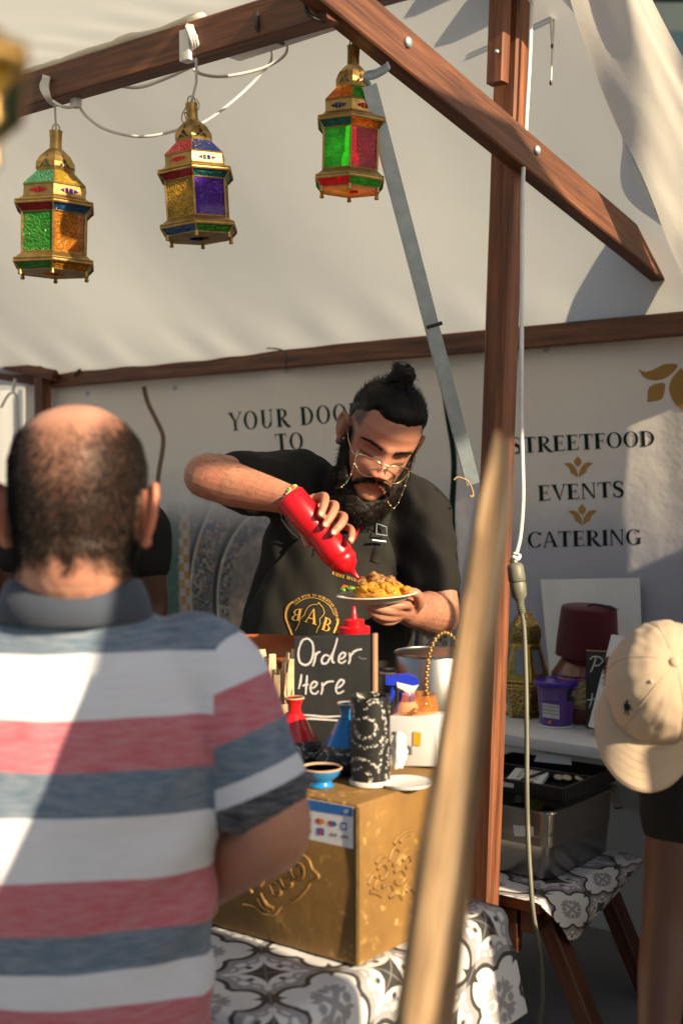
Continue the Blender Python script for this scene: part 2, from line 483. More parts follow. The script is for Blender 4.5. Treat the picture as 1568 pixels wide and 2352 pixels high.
# ---- stall frame -------------------------------------------------
A1, A2 = 1.70, 4.84            # gable positions along E1
RIDGE_B, BACK_B, POST_B = 2.22, 3.99, 2.92
stall = thing('market_stall', 'brown stained timber frame of the food stall under white roof tarp', 'stall', S(A1, POST_B, 0))
# front purlin that carries the lanterns
fp0, fp1 = P(752, 8, 2.83), P(-60, 254, 3.57)
fd = (fp1 - fp0).normalized()
beam(fp0 - fd * .02, fp1 + fd * 1.1, 0.058, 0.085).build('purlin', M['wood'], stall, 30)
# sloping rafter
r0, r1 = P(690, -72, 2.74), P(1562, 652, 4.24)
beam(r0, r1 + (r1 - r0).normalized() * .14, 0.050, 0.098, up=UP).build('rafter', M['wood'], stall, 30)
rn = (r1 - r0).normalized().cross(UP).normalized()
for (px, py) in ((936, 97), (1232, 345)):
    b_ = PP(px, py, r0 + rn * .027, rn); bolt(b_, rn if rn.dot(EYE - b_) > 0 else -rn, 0.0125, stall)
# back eave beam and posts
q0, q1 = P(1590, 742, 4.17), P(118, 872, 6.10)
beam(q0, q1, 0.05, 0.075).build('eave_beam', M['wood'], stall, 30)
beam(P(-30, 846, 6.30), P(105, 868, 6.12), 0.05, 0.085).build('eave_beam', M['wood'], stall, 30)
beam(P(18, 838, 6.16), P(128, 862, 6.0), 0.04, 0.05).build('eave_beam', M['wood'], stall, 30)
bp = P(104, 888, 6.06)
beam(V((bp.x, bp.y, 0)), V((bp.x - .012, bp.y, 2.035)), 0.058, 0.058, up=E2).build('post', M['wood'], stall, 30)
bolt(P(110, 858, 6.02), -E2, .012, stall)
# main post with a doubling piece near the top
pt, pb = P(1180, -60, 3.50), P(1097, 2352, 3.42)
pd = (pt - pb).normalized(); foot = pb - pd * (pb.z / pd.z)
PAX = (E2 * .82 + V((.57, .82, 0)) * 0.0 + E1 * -0.18).normalized()
beam(foot, pt, 0.062, 0.072, up=E1, ch=.006).build('post', M['wood_post'], stall, 30)
bk = P(1146, 60, 3.44)
beam(bk - pd * .15, bk + pd * .26, 0.036, 0.05, up=E1).build('packing_piece', M['wood_post'], stall, 30)
bolt(P(1141, 119, 3.41), -E2, .006, stall)
# hidden far posts and front rail of the stall that keep the roof up
for a_, b_ in ((A2, RIDGE_B),):
    beam(S(a_, b_, 0), S(a_, b_, 2.55), 0.06, 0.06, up=E2).build('post', M['wood'], stall, 30)
br = S(A1 - .02, BACK_B, 0)
beam(P(1640, 745, 4.12) * 1 - UP * P(1640, 745, 4.12).z, P(1640, 745, 4.12), 0.06, 0.06, up=E2).build('post', M['wood'], stall, 30)
# ridge pole above the main post, behind the purlin
RZ = 2.93
beam(S(1.62, POST_B + .02, RZ - .06), S(5.2, POST_B + .02, RZ - .06), 0.05, 0.08).build('ridge_pole', M['wood'], stall, 30)
# galvanised strut from rafter to post
s0, s1 = P(848, 196, 2.93), P(1086, 1112, 3.24)
sd = (s1 - s0).normalized(); sx, sy = frame_from(sd, V((0, -1, 0)))
mb = MB(); W_ = .0145
for k, (off, wdt, dep) in enumerate(((V((0, 0, 0)), 1, 0), )):
    mb.box((s0 + s1) / 2, sx * W_, sd * ((s1 - s0).length / 2), sy * .002, 0.0005)
mb.box((s0 + s1) / 2 + sx * (W_ + .0005) - sy * .008, sx * .002, sd * ((s1 - s0).length / 2), sy * .010, 0.0005)
mb.box((s0 + s1) / 2 - sx * (W_ + .0005) - sy * .008, sx * .002, sd * ((s1 - s0).length / 2), sy * .010, 0.0005)
mb.tube(catmull([s0 + sx * .0, s0 - sd * .02 + sx * .004, P(862, 170, 2.90), P(884, 158, 2.87), P(892, 150, 2.86)], 5), .011, 8, sq=.35)
mb.build('strut', M['steel'], stall, 35)
m2 = MB(); m2.box(P(997, 747, 3.06), sx * .019, sd * .004, sy * .003); m2.build('strut_clip', M['black_plastic'], stall)

# ---- roof tarp ------------------------------------------------------
TA0, TA1 = 1.635, 5.6
def tarp_pt(u, v):
    a = lerp(TA0, TA1, u)
    # v 0..1: back eave -> ridge -> front eave
    if v < 0.46:
        t = v / .46; b = lerp(4.05, POST_B, t); z = lerp(lerp(2.018, 1.938, min(1, max(0, (a - 1.6) / 3.2))), RZ, t) - 0.085 * sin(pi * t) * (1 - .35 * abs(2 * u - 1)) - .02 * sin(pi * t) * sin(5 * pi * u)
    else:
        t = (v - .46) / .54; b = lerp(POST_B, 0.9, t); z = lerp(RZ, 2.80, t) - .05 * sin(pi * t)
    z += .005 * nz((a * 1.6, b * 2.0, 1.7)) + .0015 * nz((a * 7, b * 5, 4.2))
    # creases pulled to the beams
    z += .004 * max(0, 1 - abs(v - .06) / .06) * sin(a * 21 + 2 * nz((a * 3, 0, 0)))
    z += .002 * max(0, 1 - abs(v - .5) / .06) * sin(a * 33)
    return S(a, b, z)
mb = MB(); mb.sheet(tarp_pt, 150, 90)
tarp = mb.build('roof_tarp', M['tarp'], None, 180)
tag(tarp, 'white translucent tarp stretched over the stall roof beams', 'tarp')
def hem_strip(pts, w, name, mat, parent):
    mb = MB(); vs, fs = [], []
    for p, n_ in pts: vs += [p, p + n_ * w]
    for i in range(len(pts) - 1): fs.append([2 * i, 2 * i + 2, 2 * i + 3, 2 * i + 1])
    mb.add(vs, fs); return mb.build(name, mat, parent, 180)

# rolled side curtain hanging along the gable edge, out in the sun
def flap_pt(u, v):
    # u down the gable edge, v across from the roof edge outward
    e = tarp_pt(0.0, 0.49 - u * 0.50) if u <= 1 else None
    out = V((0.93, -0.15, -.30)).normalized()
    wdt = 0.22 + .30 * u
    bulge = sin(pi * min(1, v * 1.15))
    p = e + out * (wdt * v) + UP * (-.03 * v * v + .035 * bulge - .06 * u * v)
    p += V((0, -1, 0)) * (.045 * bulge + .02 * sin(9 * u + 6 * v) * v) + UP * (.014 * sin(14 * u + 9 * v) + .01 * nz((u * 6, v * 5, 2)))
    return p
mb = MB(); mb.sheet(flap_pt, 60, 30)
def flap2(u, v):
    e = tarp_pt(0.0, 0.02)
    p0 = flap_pt(1.0, v)
    dn = V((.18, -.10, -1.0)).normalized()
    return p0 + dn * (u * .75) + V((.02 * sin(7 * v + 5 * u), -.03 * sin(6 * v + 3 * u), 0)) * u
mb.sheet(flap2, 30, 30)
fl = mb.build('side_curtain', M['flap'], None, 180, fix=False)
tag(fl, 'sunlit cream side curtain gathered along the gable edge of the roof', 'curtain')

# ---- banner at the back --------------------------------------------
BB = 4.035
bn0, bn1 = PB(1640, 760, BB), PB(60, 890, BB)
def ban_uv(p):   # metres: along E1 from bn0, height
    return ((p - bn0).dot(E1), p.z)
BL = (bn1 - bn0).dot(E1)
def top_z(a): return lerp(bn0.z, bn1.z, a / BL)
TIES = [ (PB(657, 848, BB)), PB(403, 892, BB), PB(202, 905, BB), PB(930, 836, BB), PB(1254, 803, BB), PB(1568, 770, BB)]
def ban_pt(u, v):
    a = u * BL; z = lerp(top_z(a) + .030, 0.55, v)
    t = (PB(657, 848, BB) - bn0).dot(E1)
    fold = .030 * exp(-((a - t) / (.05 + .35 * v)) ** 2) * (1 - v) * -1
    w = .010 * sin(a * 5 + 1.3) * (1 - .4 * v) + .006 * nz((a * 3, z * 2.5, 0)) + .004 * nz((a * 9, z * 4, 7))
    sag = -.006 * abs(sin(pi * a / .62)) * (1 - v) ** 4
    return E1 * (bn0.dot(E1) + a) + E2 * (BB + w + fold * .6) + UP * (z + sag)
# printed banner: pale top, cloudy blue-grey below, mosaic arch fading in
n = NT('printed_banner'); uv = n.coord('UV'); sep = n.new('ShaderNodeSeparateXYZ'); n.ln(uv, sep.inputs[0])
A_, Z_ = sep.outputs[0], sep.outputs[1]
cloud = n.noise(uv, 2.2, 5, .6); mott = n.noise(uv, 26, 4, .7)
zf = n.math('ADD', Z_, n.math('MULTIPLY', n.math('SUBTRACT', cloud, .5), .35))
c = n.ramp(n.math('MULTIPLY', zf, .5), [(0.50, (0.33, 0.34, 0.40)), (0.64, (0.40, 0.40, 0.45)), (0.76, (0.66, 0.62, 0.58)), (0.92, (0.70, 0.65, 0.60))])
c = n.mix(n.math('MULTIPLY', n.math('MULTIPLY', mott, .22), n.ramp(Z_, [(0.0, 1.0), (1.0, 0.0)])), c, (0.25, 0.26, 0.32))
ca, cz = ban_uv(PB(640, 1390, BB))
def arch_field(ca, cz):
    dx = n.math('DIVIDE', n.math('SUBTRACT', A_, ca), .85); dz = n.math('SUBTRACT', Z_, cz)
    return n.math('SQRT', n.math('ADD', n.math('POWER', n.math('ABSOLUTE', dx), 2.0), n.math('POWER', n.math('ABSOLUTE', dz), 2.0)))
R_ = arch_field(ca, cz)
mv = n.voro(n.coord('UV', (1, 1, 1)), 62, out='Color'); me_ = n.voro(n.coord('UV'), 62, 'DISTANCE_TO_EDGE')
tiles = n.ramp(n.noise(mv, 9.0, 1), [(0.30, (0.012, 0.02, 0.045)), (0.42, (0.05, 0.04, 0.03)), (0.48, (0.22, 0.20, 0.18)), (0.54, (0.09, 0.06, 0.09)), (0.60, (0.20, 0.07, 0.025)), (0.66, (0.02, 0.09, 0.085))], 'CONSTANT')
tiles = n.mix(n.ramp(me_, [(0.04, 1.0), (0.10, 0.0)]), tiles, (0.16, 0.15, 0.14))
ringw = n.math('FRACT', n.math('MULTIPLY', R_, 5.2))
band = n.ramp(ringw, [(0.0, (0.30, 0.28, 0.25)), (0.08, (0.02, 0.02, 0.025)), (0.22, (0.10, 0.10, 0.10)), (0.3, (0.1, 0.1, 0.1))], 'CONSTANT')
arch = n.mix(n.ramp(ringw, [(0.28, 1.0), (0.32, 0.0)]), tiles, band)
inside = n.ramp(R_, [(0.30, 1.0), (0.325, 0.0)])
arch = n.mix(inside, arch, n.mix(n.noise(uv, 30, 3), (0.05, 0.045, 0.045), (0.30, 0.25, 0.22)))
# left teal edge and chequered column
col_a, _z = ban_uv(PB(430, 1300, BB)); cw = n.math('ADD', A_, n.math('MULTIPLY', Z_, .09))
chk = n.new('ShaderNodeTexChecker'); n.ln(n.coord('UV', (1, 1, 1), (0, 0, .09)), chk.inputs[0]); chk.inputs[3].default_value = 28
n.put(chk.inputs[1], (0.30, 0.28, 0.27)); n.put(chk.inputs[2], (0.26, 0.15, 0.045))
cdist = n.math('ABSOLUTE', n.math('SUBTRACT', A_, col_a + .02))
arch = n.mix(n.ramp(cdist, [(0.030, 1.0), (0.034, 0.0)]), arch, chk.outputs[0])
lft = n.ramp(n.math('SUBTRACT', A_, col_a + .055), [(0.0, 0.0), (0.006, 1.0)])
arch = n.mix(n.math('MULTIPLY', lft, .9), arch, n.mix(n.noise(uv, 40, 3), (0.01, 0.10, 0.09), (0.06, 0.09, 0.07)))
zc0 = ban_uv(PB(500, 1150, BB))[1]; zc1 = ban_uv(PB(500, 1290, BB))[1]
fade = n.ramp(n.math('DIVIDE', n.math('SUBTRACT', zc0, Z_), zc0 - zc1, clamp=True), [(0.0, 0.0), (0.45, .75), (1.0, 1.0)])
aL = ban_uv(PB(372, 1300, BB))[0]; aR = ban_uv(PB(1045, 1300, BB))[0]
inX = n.math('MULTIPLY', n.ramp(n.math('SUBTRACT', aL, A_), [(0.0, 0.0), (0.03, 1.0)]), n.ramp(n.math('SUBTRACT', A_, aR), [(0.0, 0.0), (0.03, 1.0)]))
c = n.mix(n.math('MULTIPLY', fade, inX), c, arch)
nm = n.bump(n.math('ADD', n.math('MULTIPLY', n.noise(uv, 7, 3), 1.0), n.math('MULTIPLY', n.noise(uv, 60, 3), .10)), .35, .012)
M['banner'] = n.done(n.principled(c, 0.6, 0, nm, Specular_IOR_Level=0.3))
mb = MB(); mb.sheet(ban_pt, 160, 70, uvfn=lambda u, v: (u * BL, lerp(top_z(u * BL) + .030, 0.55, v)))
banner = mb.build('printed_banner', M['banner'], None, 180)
tag(banner, 'large pale printed stall banner with dark green lettering behind the vendor', 'banner')
BAN = bvh_of(banner.data)
def on(bvh, px, py, off=0.0012):
    """where the sight line through a point of the photo meets a surface"""
    d = ray(px, py).normalized(); h = bvh.ray_cast(EYE, d)
    if h[0] is None: return None
    nn = h[1] if h[1].dot(d) < 0 else -h[1]
    return h[0] + nn * off
def strip_on(fn, pts, widths, mb, mi=0, off=.0012, sub=4, nd=True):
    """flat brush stroke: pts in photo coordinates laid on a surface"""
    pp = catmull([V((x, y, 0)) for x, y in pts], sub) if len(pts) > 2 else [V((x, y, 0)) for x, y in pts]
    n_ = len(pp); vs = []; ok = True; o = len(mb.v)
    for i, p in enumerate(pp):
        d = pp[min(i + 1, n_ - 1)] - pp[max(i - 1, 0)]; d.normalize(); q = V((-d.y, d.x, 0))
        w = widths if isinstance(widths, (int, float)) else interp([k / (len(widths) - 1) for k in range(len(widths))], widths, i / (n_ - 1))
        for s_ in (-.5, .5):
            h = fn(p.x + q.x * w * s_, p.y + q.y * w * s_, off)
            if h is None: return
            vs.append(h)
    mb.add(vs, [[2 * i, 2 * i + 1, 2 * i + 3, 2 * i + 2] for i in range(n_ - 1)], mi)

# ---- little roman alphabet: polygons in a unit-height box -----------
T, t_ = .235, .07
def Rk(x0, y0, x1, y1): return [(x0, y0), (x1, y0), (x1, y1), (x0, y1)]
def ringp(cx, cy, rx, ry, wx, wy, a0, a1, nseg=18):
    out = []
    for i in range(nseg):
        p, q = radians(lerp(a0, a1, i / nseg)), radians(lerp(a0, a1, (i + 1) / nseg))
        out.append([(cx + rx * cos(p), cy + ry * sin(p)), (cx + rx * cos(q), cy + ry * sin(q)), (cx + (rx - wx) * cos(q), cy + (ry - wy) * sin(q)), (cx + (rx - wx) * cos(p), cy + (ry - wy) * sin(p))])
    return out
def strokep(pts, ws, sub=5):
    pp = catmull([V((x, y, 0)) for x, y in pts], sub); n_ = len(pp); L, R = [], []
    for i, p in enumerate(pp):
        d = (pp[min(i + 1, n_ - 1)] - pp[max(i - 1, 0)]).normalized(); q = V((-d.y, d.x, 0)) * interp([k / (len(ws) - 1) for k in range(len(ws))], ws, i / (n_ - 1)) / 2
        L.append(p + q); R.append(p - q)
    return [[(L[i].x, L[i].y), (L[i + 1].x, L[i + 1].y), (R[i + 1].x, R[i + 1].y), (R[i].x, R[i].y)] for i in range(n_ - 1)]
def stem(x, w=T, s=.07): return [Rk(x, 0, x + w, 1), [(x - s, 0), (x + w + s, 0), (x + w + s, .03), (x + w, .07), (x, .07), (x - s, .03)], [(x - s, 1), (x + w + s, 1), (x + w + s, .97), (x + w, .93), (x, .93), (x - s, .97)]]
GL = {
 'O': (.98, ringp(.49, .5, .47, .51, .19, .05, 0, 360, 36)), 'Q': (.98, ringp(.49, .5, .47, .51, .19, .05, 0, 360, 36) + strokep([(.5, .1), (.7, -.08), (1.0, -.18)], [.1, .12, .04])),
 'C': (.88, ringp(.49, .5, .47, .51, .19, .05, 38, 322, 30) + [[(.80, .98), (.86, .98), (.86, .66), (.80, .80)], [(.80, .16), (.86, .24), (.84, .2), (.80, .1)]]),
 'G': (.98, ringp(.49, .5, .47, .51, .19, .05, 38, 318, 30) + [[(.80, .98), (.86, .98), (.86, .66), (.80, .80)], Rk(.72, .04, .90, .42), Rk(.62, .40, .98, .45)]),
 'D': (.95, stem(.1) + ringp(.34, .5, .57, .50, .19, .055, -90, 90, 24)),
 'B': (.84, stem(.1) + ringp(.36, .745, .38, .255, .17, .05, -90, 90, 16) + ringp(.36, .26, .46, .26, .19, .05, -90, 90, 16)),
 'R': (.92, stem(.1) + ringp(.36, .735, .40, .265, .18, .05, -90, 90, 16) + strokep([(.40, .48), (.60, .22), (.80, .02), (.98, .0)], [.10, .20, .16, .04])),
 'P': (.80, stem(.1) + ringp(.36, .71, .42, .29, .18, .05, -90, 90, 16)),
 'E': (.78, stem(.1) + [Rk(.2, .93, .70, .985), Rk(.2, .015, .74, .07), Rk(.2, .48, .58, .53), [(.64, .985), (.70, .985), (.70, .74), (.67, .86)], [(.68, .015), (.74, .015), (.76, .27), (.72, .16)], [(.54, .64), (.58, .66), (.58, .36), (.54, .38)]]),
 'F': (.72, stem(.1) + [Rk(.2, .93, .70, .985), Rk(.2, .48, .58, .53), [(.64, .985), (.70, .985), (.70, .72), (.67, .86)], [(.54, .64), (.58, .66), (.58, .36), (.54, .38)]]),
 'L': (.74, stem(.1) + [Rk(.2, .015, .70, .07), [(.64, .015), (.70, .015), (.72, .29), (.68, .16)]]),
 'I': (.40, stem(.1)), 'H': (.98, stem(.1) + stem(.70) + [Rk(.2, .47, .8, .53)]),
 'T': (.84, stem(.32) + [Rk(.04, .93, .80, .99), [(.03, .99), (.09, .99), (.06, .80), (.02, .72)], [(.75, .99), (.81, .99), (.82, .72), (.78, .80)]]),
 'S': (.72, strokep([(.62, .80), (.50, .97), (.28, .98), (.14, .80), (.22, .62), (.46, .48), (.60, .32), (.56, .10), (.36, .01), (.18, .06), (.10, .24)], [.05, .06, .10, .16, .20, .22, .20, .15, .09, .06, .06]) + [[(.60, .98), (.65, .98), (.66, .70), (.61, .80)], [(.06, .02), (.11, .02), (.12, .22), (.06, .30)]]),
 'N': (1.0, [Rk(.14, 0, .20, 1), Rk(.80, 0, .86, 1), [(.08, 1), (.30, 1), (.88, 0), (.78, 0)], Rk(.04, 0, .30, .045), Rk(.70, .955, .96, 1)]),
 'M': (1.15, [Rk(.12, 0, .18, 1), Rk(.84, 0, 1.02, 1), [(.10, 1), (.26, 1), (.60, 0), (.52, 0)], [(.86, 1), (.80, 1), (.54, 0), (.60, 0)], Rk(.04, 0, .28, .045), Rk(.76, 0, 1.1, .045)]),
 'A': (.90, [[(.40, 1), (.50, 1), (.92, 0), (.70, 0)], [(.40, 1), (.44, .92), (.14, 0), (.08, 0)], Rk(.24, .30, .68, .36), Rk(.0, 0, .24, .045), Rk(.62, 0, .98, .045)]),
 'V': (.88, [[(.06, 1), (.28, 1), (.54, 0), (.46, 0)], [(.46, 0), (.52, .04), (.84, 1), (.78, 1)], Rk(-.02, .955, .36, 1), Rk(.68, .955, .94, 1)]),
 'U': (.95, [Rk(.12, .28, .32, 1), Rk(.74, .28, .80, 1), Rk(.04, .955, .40, 1), Rk(.64, .955, .90, 1)] + ringp(.46, .30, .34, .31, .16, .07, 180, 360, 18)),
 'Y': (.84, [Rk(.33, 0, .51, .5), [(.0, 1), (.22, 1), (.50, .46), (.36, .46)], [(.80, 1), (.86, 1), (.51, .46), (.44, .46)], Rk(-.04, .955, .3, 1), Rk(.68, .955, .94, 1), Rk(.24, 0, .6, .045)]),
 ' ': (.42, []),
}
def text_width(s, tr=.06): return sum(GL[ch][0] + tr for ch in s) - tr
def put_text(s, place, mb, mi=0, tr=.06):
    """place(x, y, layer) -> point; x runs 0..width in cap heights"""
    x = 0; lay = 0
    for ch in s:
        w, polys = GL[ch]
        for pl in polys:
            lay = (lay + 1) % 7
            pts = [place(x + a, b, lay) for a, b in pl]
            if all(p is not None for p in pts): mb.add(pts, [list(range(len(pts)))], mi)
        x += w + tr
def text_line(s, p0, p1, cap, fn, name, mat, parent, tr=.06, slant=0.0, off=.0010):
    """lettering between two photo points on a surface, cap height in photo pixels"""
    W_ = text_width(s, tr); a = V((*p0, 0)); b = V((*p1, 0)); d = (b - a); L = d.length; d.normalize(); q = V((d.y, -d.x, 0))
    mb = MB()
    def place(x, y, lay):
        p = a + d * (x / W_ * L) + q * (y * cap) + d * (slant * y * cap)
        return fn(p.x, p.y, off + lay * .00012)
    put_text(s, place, mb, 0, tr)
    ob = mb.build(name, mat, parent, fix=False); ob['kind'] = 'stuff'; return ob
onB = lambda x, y, o=.0012: on(BAN, x, y, o)
text_line('YOUR DOOR', (528, 990), (834, 966), 42, onB, 'lettering', M['print_dark'], banner, .16)
text_line('TO', (634, 1037), (698, 1032), 40, onB, 'lettering', M['print_dark'], banner, .14)
text_line('STREETFOOD', (1172, 1042), (1504, 1024), 36, onB, 'lettering', M['print_dark'], banner, .05)
text_line('EVENTS', (1235, 1151), (1433, 1141), 36, onB, 'lettering', M['print_dark'], banner, .05)
text_line('CATERING', (1211, 1258), (1473, 1251), 36, onB, 'lettering', M['print_dark'], banner, .05)
def leafpoly(pts, mb, fn=onB, off=.0012):
    q = [fn(x, y, off) for x, y in pts]
    if all(p is not None for p in q): mb.add(q, [list(range(len(q)))], 0)
def c5(x, y): return (1010.6 + .3555 * x, 735 + .3555 * y)
def curve2(pts, sub=4): return [(p.x, p.y) for p in catmull([V((x, y, 0)) for x, y in pts], sub)]
for ox, oy in ((0, 0), (28, 308)):
    mb = MB()
    leafpoly(curve2([c5(x + ox, y + oy) for x, y in ((887, 880), (912, 915), (888, 950), (862, 915), (887, 880))], 3)[:-1], mb)
    Lf = [(796, 928), (838, 924), (868, 948), (885, 985), (886, 1018), (866, 1002), (845, 990), (830, 955), (796, 928)]
    leafpoly(curve2([c5(x + ox, y + oy) for x, y in Lf], 3)[:-1], mb)
    leafpoly(curve2([c5(2 * 891 - x + ox, y + oy - 3) for x, y in Lf], 3)[:-1], mb)
    mb.build('flower_motif', M['print_gold'], banner, fix=False)
mb = MB()
leafpoly(curve2([c5(x, y) for x, y in ((1276, 312), (1320, 335), (1380, 318), (1450, 285), (1532, 290), (1500, 340), (1440, 380), (1370, 390), (1310, 368), (1276, 312))], 3)[:-1], mb)
leafpoly(curve2([c5(x, y) for x, y in ((1337, 532), (1342, 450), (1375, 418), (1447, 408), (1442, 480), (1420, 515), (1337, 532))], 3)[:-1], mb)
leafpoly(curve2([c5(x, y) for x, y in ((1556, 308), (1500, 370), (1476, 440), (1500, 520), (1560, 580), (1640, 570), (1600, 500), (1600, 400), (1556, 308))], 3)[:-1], mb)
mb.build('flower_motif', M['print_gold'], banner, fix=False)
mb = MB(); strip_on(lambda x, y, o: onB(x, y, o), [(331, 888), (340, 925), (362, 970), (375, 1002), (373, 1040), (366, 1080), (362, 1120), (362, 1170)], 10, mb)
mb.build('arch_outline', M['print_brown'], banner, fix=False)
mb = MB(); strip_on(lambda x, y, o: onB(x, y, o), [(1016, 826), (1018, 880), (1027, 950), (1040, 1030), (1042, 1090), (1038, 1170), (1040, 1240), (1046, 1310), (1050, 1400)], [11, 12, 13, 14, 13], mb)
mb.build('arch_outline', M['print_dark'], banner, fix=False)
# eyelets and the ties that hold the banner
for (px, py) in ((657, 852), (403, 892), (202, 905), (930, 836), (1254, 803)):
    p = on(BAN, px, py, .002); mb = MB()
    mb.tube([p + E1 * (.008 * cos(a)) + UP * (.008 * sin(a)) for a in [2 * pi * k / 16 for k in range(16)]], .0028, 6, closed=True)
    mb.build('eyelet', M['steel'], banner, 60)
mb = MB()
mb.tube(catmull([P(614, 800, 5.1), P(640, 802, 4.98), P(657, 812, 4.93), P(656, 845, 4.93)], 5), .0035, 6)
tie = mb.build('cable_tie', M['black_plastic'], None, 60); tag(tie, 'black cable tie holding the banner to the back beam, right of the other tie', 'cable tie')
mb = MB(); mb.tube(catmull([P(170, 862, 5.95), P(182, 852, 5.93), P(191, 840, 5.92)], 4), .006, 6)
tie = mb.build('cable_tie', M['black_plastic'], None, 60); tag(tie, 'short black cable tie end on the back beam near the left corner post', 'cable tie')

# blank poster sheet (its code is left out)
pz = [PB(1240, 1331, BB - .02), PB(1468, 1327, BB - .02), PB(1474, 1560, BB - .02), PB(1262, 1560, BB - .02)]
def sheet4(c, nu=12, nv=12, wob=.004, dirn=E2, f=1.0):
    def fn(u, v):
        p = c[0].lerp(c[1], u).lerp(c[3].lerp(c[2], u), v)
        return p + dirn * (wob * nz((u * 3, v * 3, f)) + wob * .8 * sin(pi * v) * u)
    return fn
mb = MB(); mb.sheet(sheet4(pz), 12, 12)
tag(mb.build('paper_sheet', M['white_paper'], None, 180), 'white poster sheet pinned to the banner below the CATERING lettering', 'poster')

# lower back wall of grey sheeting
M['grey_sheet'] = simple('grey_wall_sheeting', (0.56, 0.55, 0.53), (0.50, 0.49, 0.475), 0.7, 0, 3, 0.1, 60)
def gw(u, v):
    return S(lerp(0.2, 5.2, u), 3.99 + .008 * sin(u * 25) + .006 * nz((u * 12, v * 4, 0)), lerp(0.0, 0.80, v))
mb = MB(); mb.sheet(gw, 80, 16)
tag(mb.build('skirt_sheet', M['grey_sheet'], None, 180), 'plain grey sheeting closing the lower back of the stall', 'sheeting')
# left end: neighbour cloth, bottles of light at the left margin
mb = MB(); mb.sheet(lambda u, v: P(-70, 890, 7.2).lerp(P(52, 893, 6.9), u) - UP * (v * 1.6) + E2 * (.03 * sin(9 * u)), 20, 10)
tag(mb.build('hanging_cloth', M['tarp'], None, 180), 'pale cloth hanging at the far end beyond the corner post', 'cloth')
mb = MB(); mb.tube(catmull([P(4, 935, 6.2), P(22, 905, 6.1), P(38, 912, 6.1), P(42, 990, 6.15)], 5), .006, 8); mb.tube([P(30, 900, 6.1), P(36, 870, 6.1)], .008, 8)
tag(mb.build('cable', M['cable_white'], None, 60), 'short pale cable looped under the far corner beam', 'cable')

# ---- unseen sun blockers added to cast shade: parasol, leaning flag, canvas screen; and facades -------
SH = V((SUN_DIR.x, SUN_DIR.y, 0)).normalized(); SP_ = V((-SH.y, SH.x, 0))     # towards the sun, and across it
def SQ(s_, a_, z): return SP_ * s_ + SH * a_ + UP * z
M['blocker'] = tarp_mat('blocker_canvas', (0.55, 0.50, 0.42), (0.5, 0.45, 0.38), 0.12, .2)
pz_ = SQ(2.44, .59, 0)  # canopy out of view, added to shade the vendor's brow and the rafter
par = thing('sun_blocker_canopy', 'large unseen beige canopy added as sun parasol standing beside the stall', 'blocker', pz_)
mb = MB(); NP = 8; rim = [pz_ + UP * 3.27 + SP_ * (.83 * cos(2 * pi * (k + .5) / NP)) + SH * (.83 * sin(2 * pi * (k + .5) / NP)) for k in range(NP)]
for k in range(NP):
    a, b = rim[k], rim[(k + 1) % NP]; top = pz_ + UP * 3.53; m1, m2 = lerp(top, a, .5) - UP * .02, lerp(top, b, .5) - UP * .02
    mb.add([top, m1, m2], [[0, 1, 2]]); mb.add([m1, a, b, m2], [[0, 1, 2, 3]]); mb.add([a, a - UP * .10, b - UP * .10, b], [[0, 1, 2, 3]])
mb.build('canopy', M['blocker'], par)
mb = MB(); mb.tube([pz_, pz_ + UP * 3.57], .024, 14); mb.build('pole', M['wood'], par, 60)
mb = MB(); mb.lathe([(.26, 0), (.26, .06), (.05, .09), (.035, .30), (.0, .30)], pz_, UP, 24); mb.build('base', M['steel'], par, 40)
for k in range(NP):
    mb = MB(); mb.tube([pz_ + UP * 3.50, lerp(pz_ + UP * 3.50, rim[k], .98) - UP * .01], .009, 6); mb.build('rib', M['wood'], par, 60)
# unseen leaning flag added so its edge casts the shirt's shadow line
fl0 = thing('sun_blocker_sheet', 'tall unseen fabric sun flag on a leaning pole beside the photographer', 'baffle', SQ(.6, .55, 0))
e0, e1 = SQ(.29, .55, .12), SQ(.987, .55, 2.30)
def baffle(u, v): 
    l = lerp(e0, e1, v); w = lerp(1.15, .52, v); return l + SP_ * (w * u) + SH * (.03 * sin(5 * v + 3 * u))
mb = MB(); mb.sheet(baffle, 12, 30); mb.build('fabric', M['blocker'], fl0, 180)
mb = MB(); mb.tube([e0 - (e1 - e0) * .055, e1 + (e1 - e0) * .02], .012, 10); mb.build('pole', M['steel'], fl0, 60)
mb = MB(); mb.box(SQ(.25, .55, .012), SP_ * .28, SH * .22, UP * .012, .003); mb.build('base', M['steel'], fl0, 40)
# canvas screen out of view, added to shade the side table goods
cs0 = thing('sun_blocker_screen', 'unseen pale canvas added to shade the goods on the side table', 'screen', SQ(3.0, -.55, 0))
mb = MB(); mb.sheet(lambda u, v: SQ(lerp(2.90, 4.7, u), -.55 + .02 * sin(14 * u), lerp(.05, 2.02, v)), 30, 10); mb.build('canvas', M['blocker'], cs0, 180)
for s_ in (2.88, 4.72): beam(SQ(s_, -.55, 0), SQ(s_, -.55, 2.1), .06, .06, up=SH).build('post', M['wood'], cs0, 30)
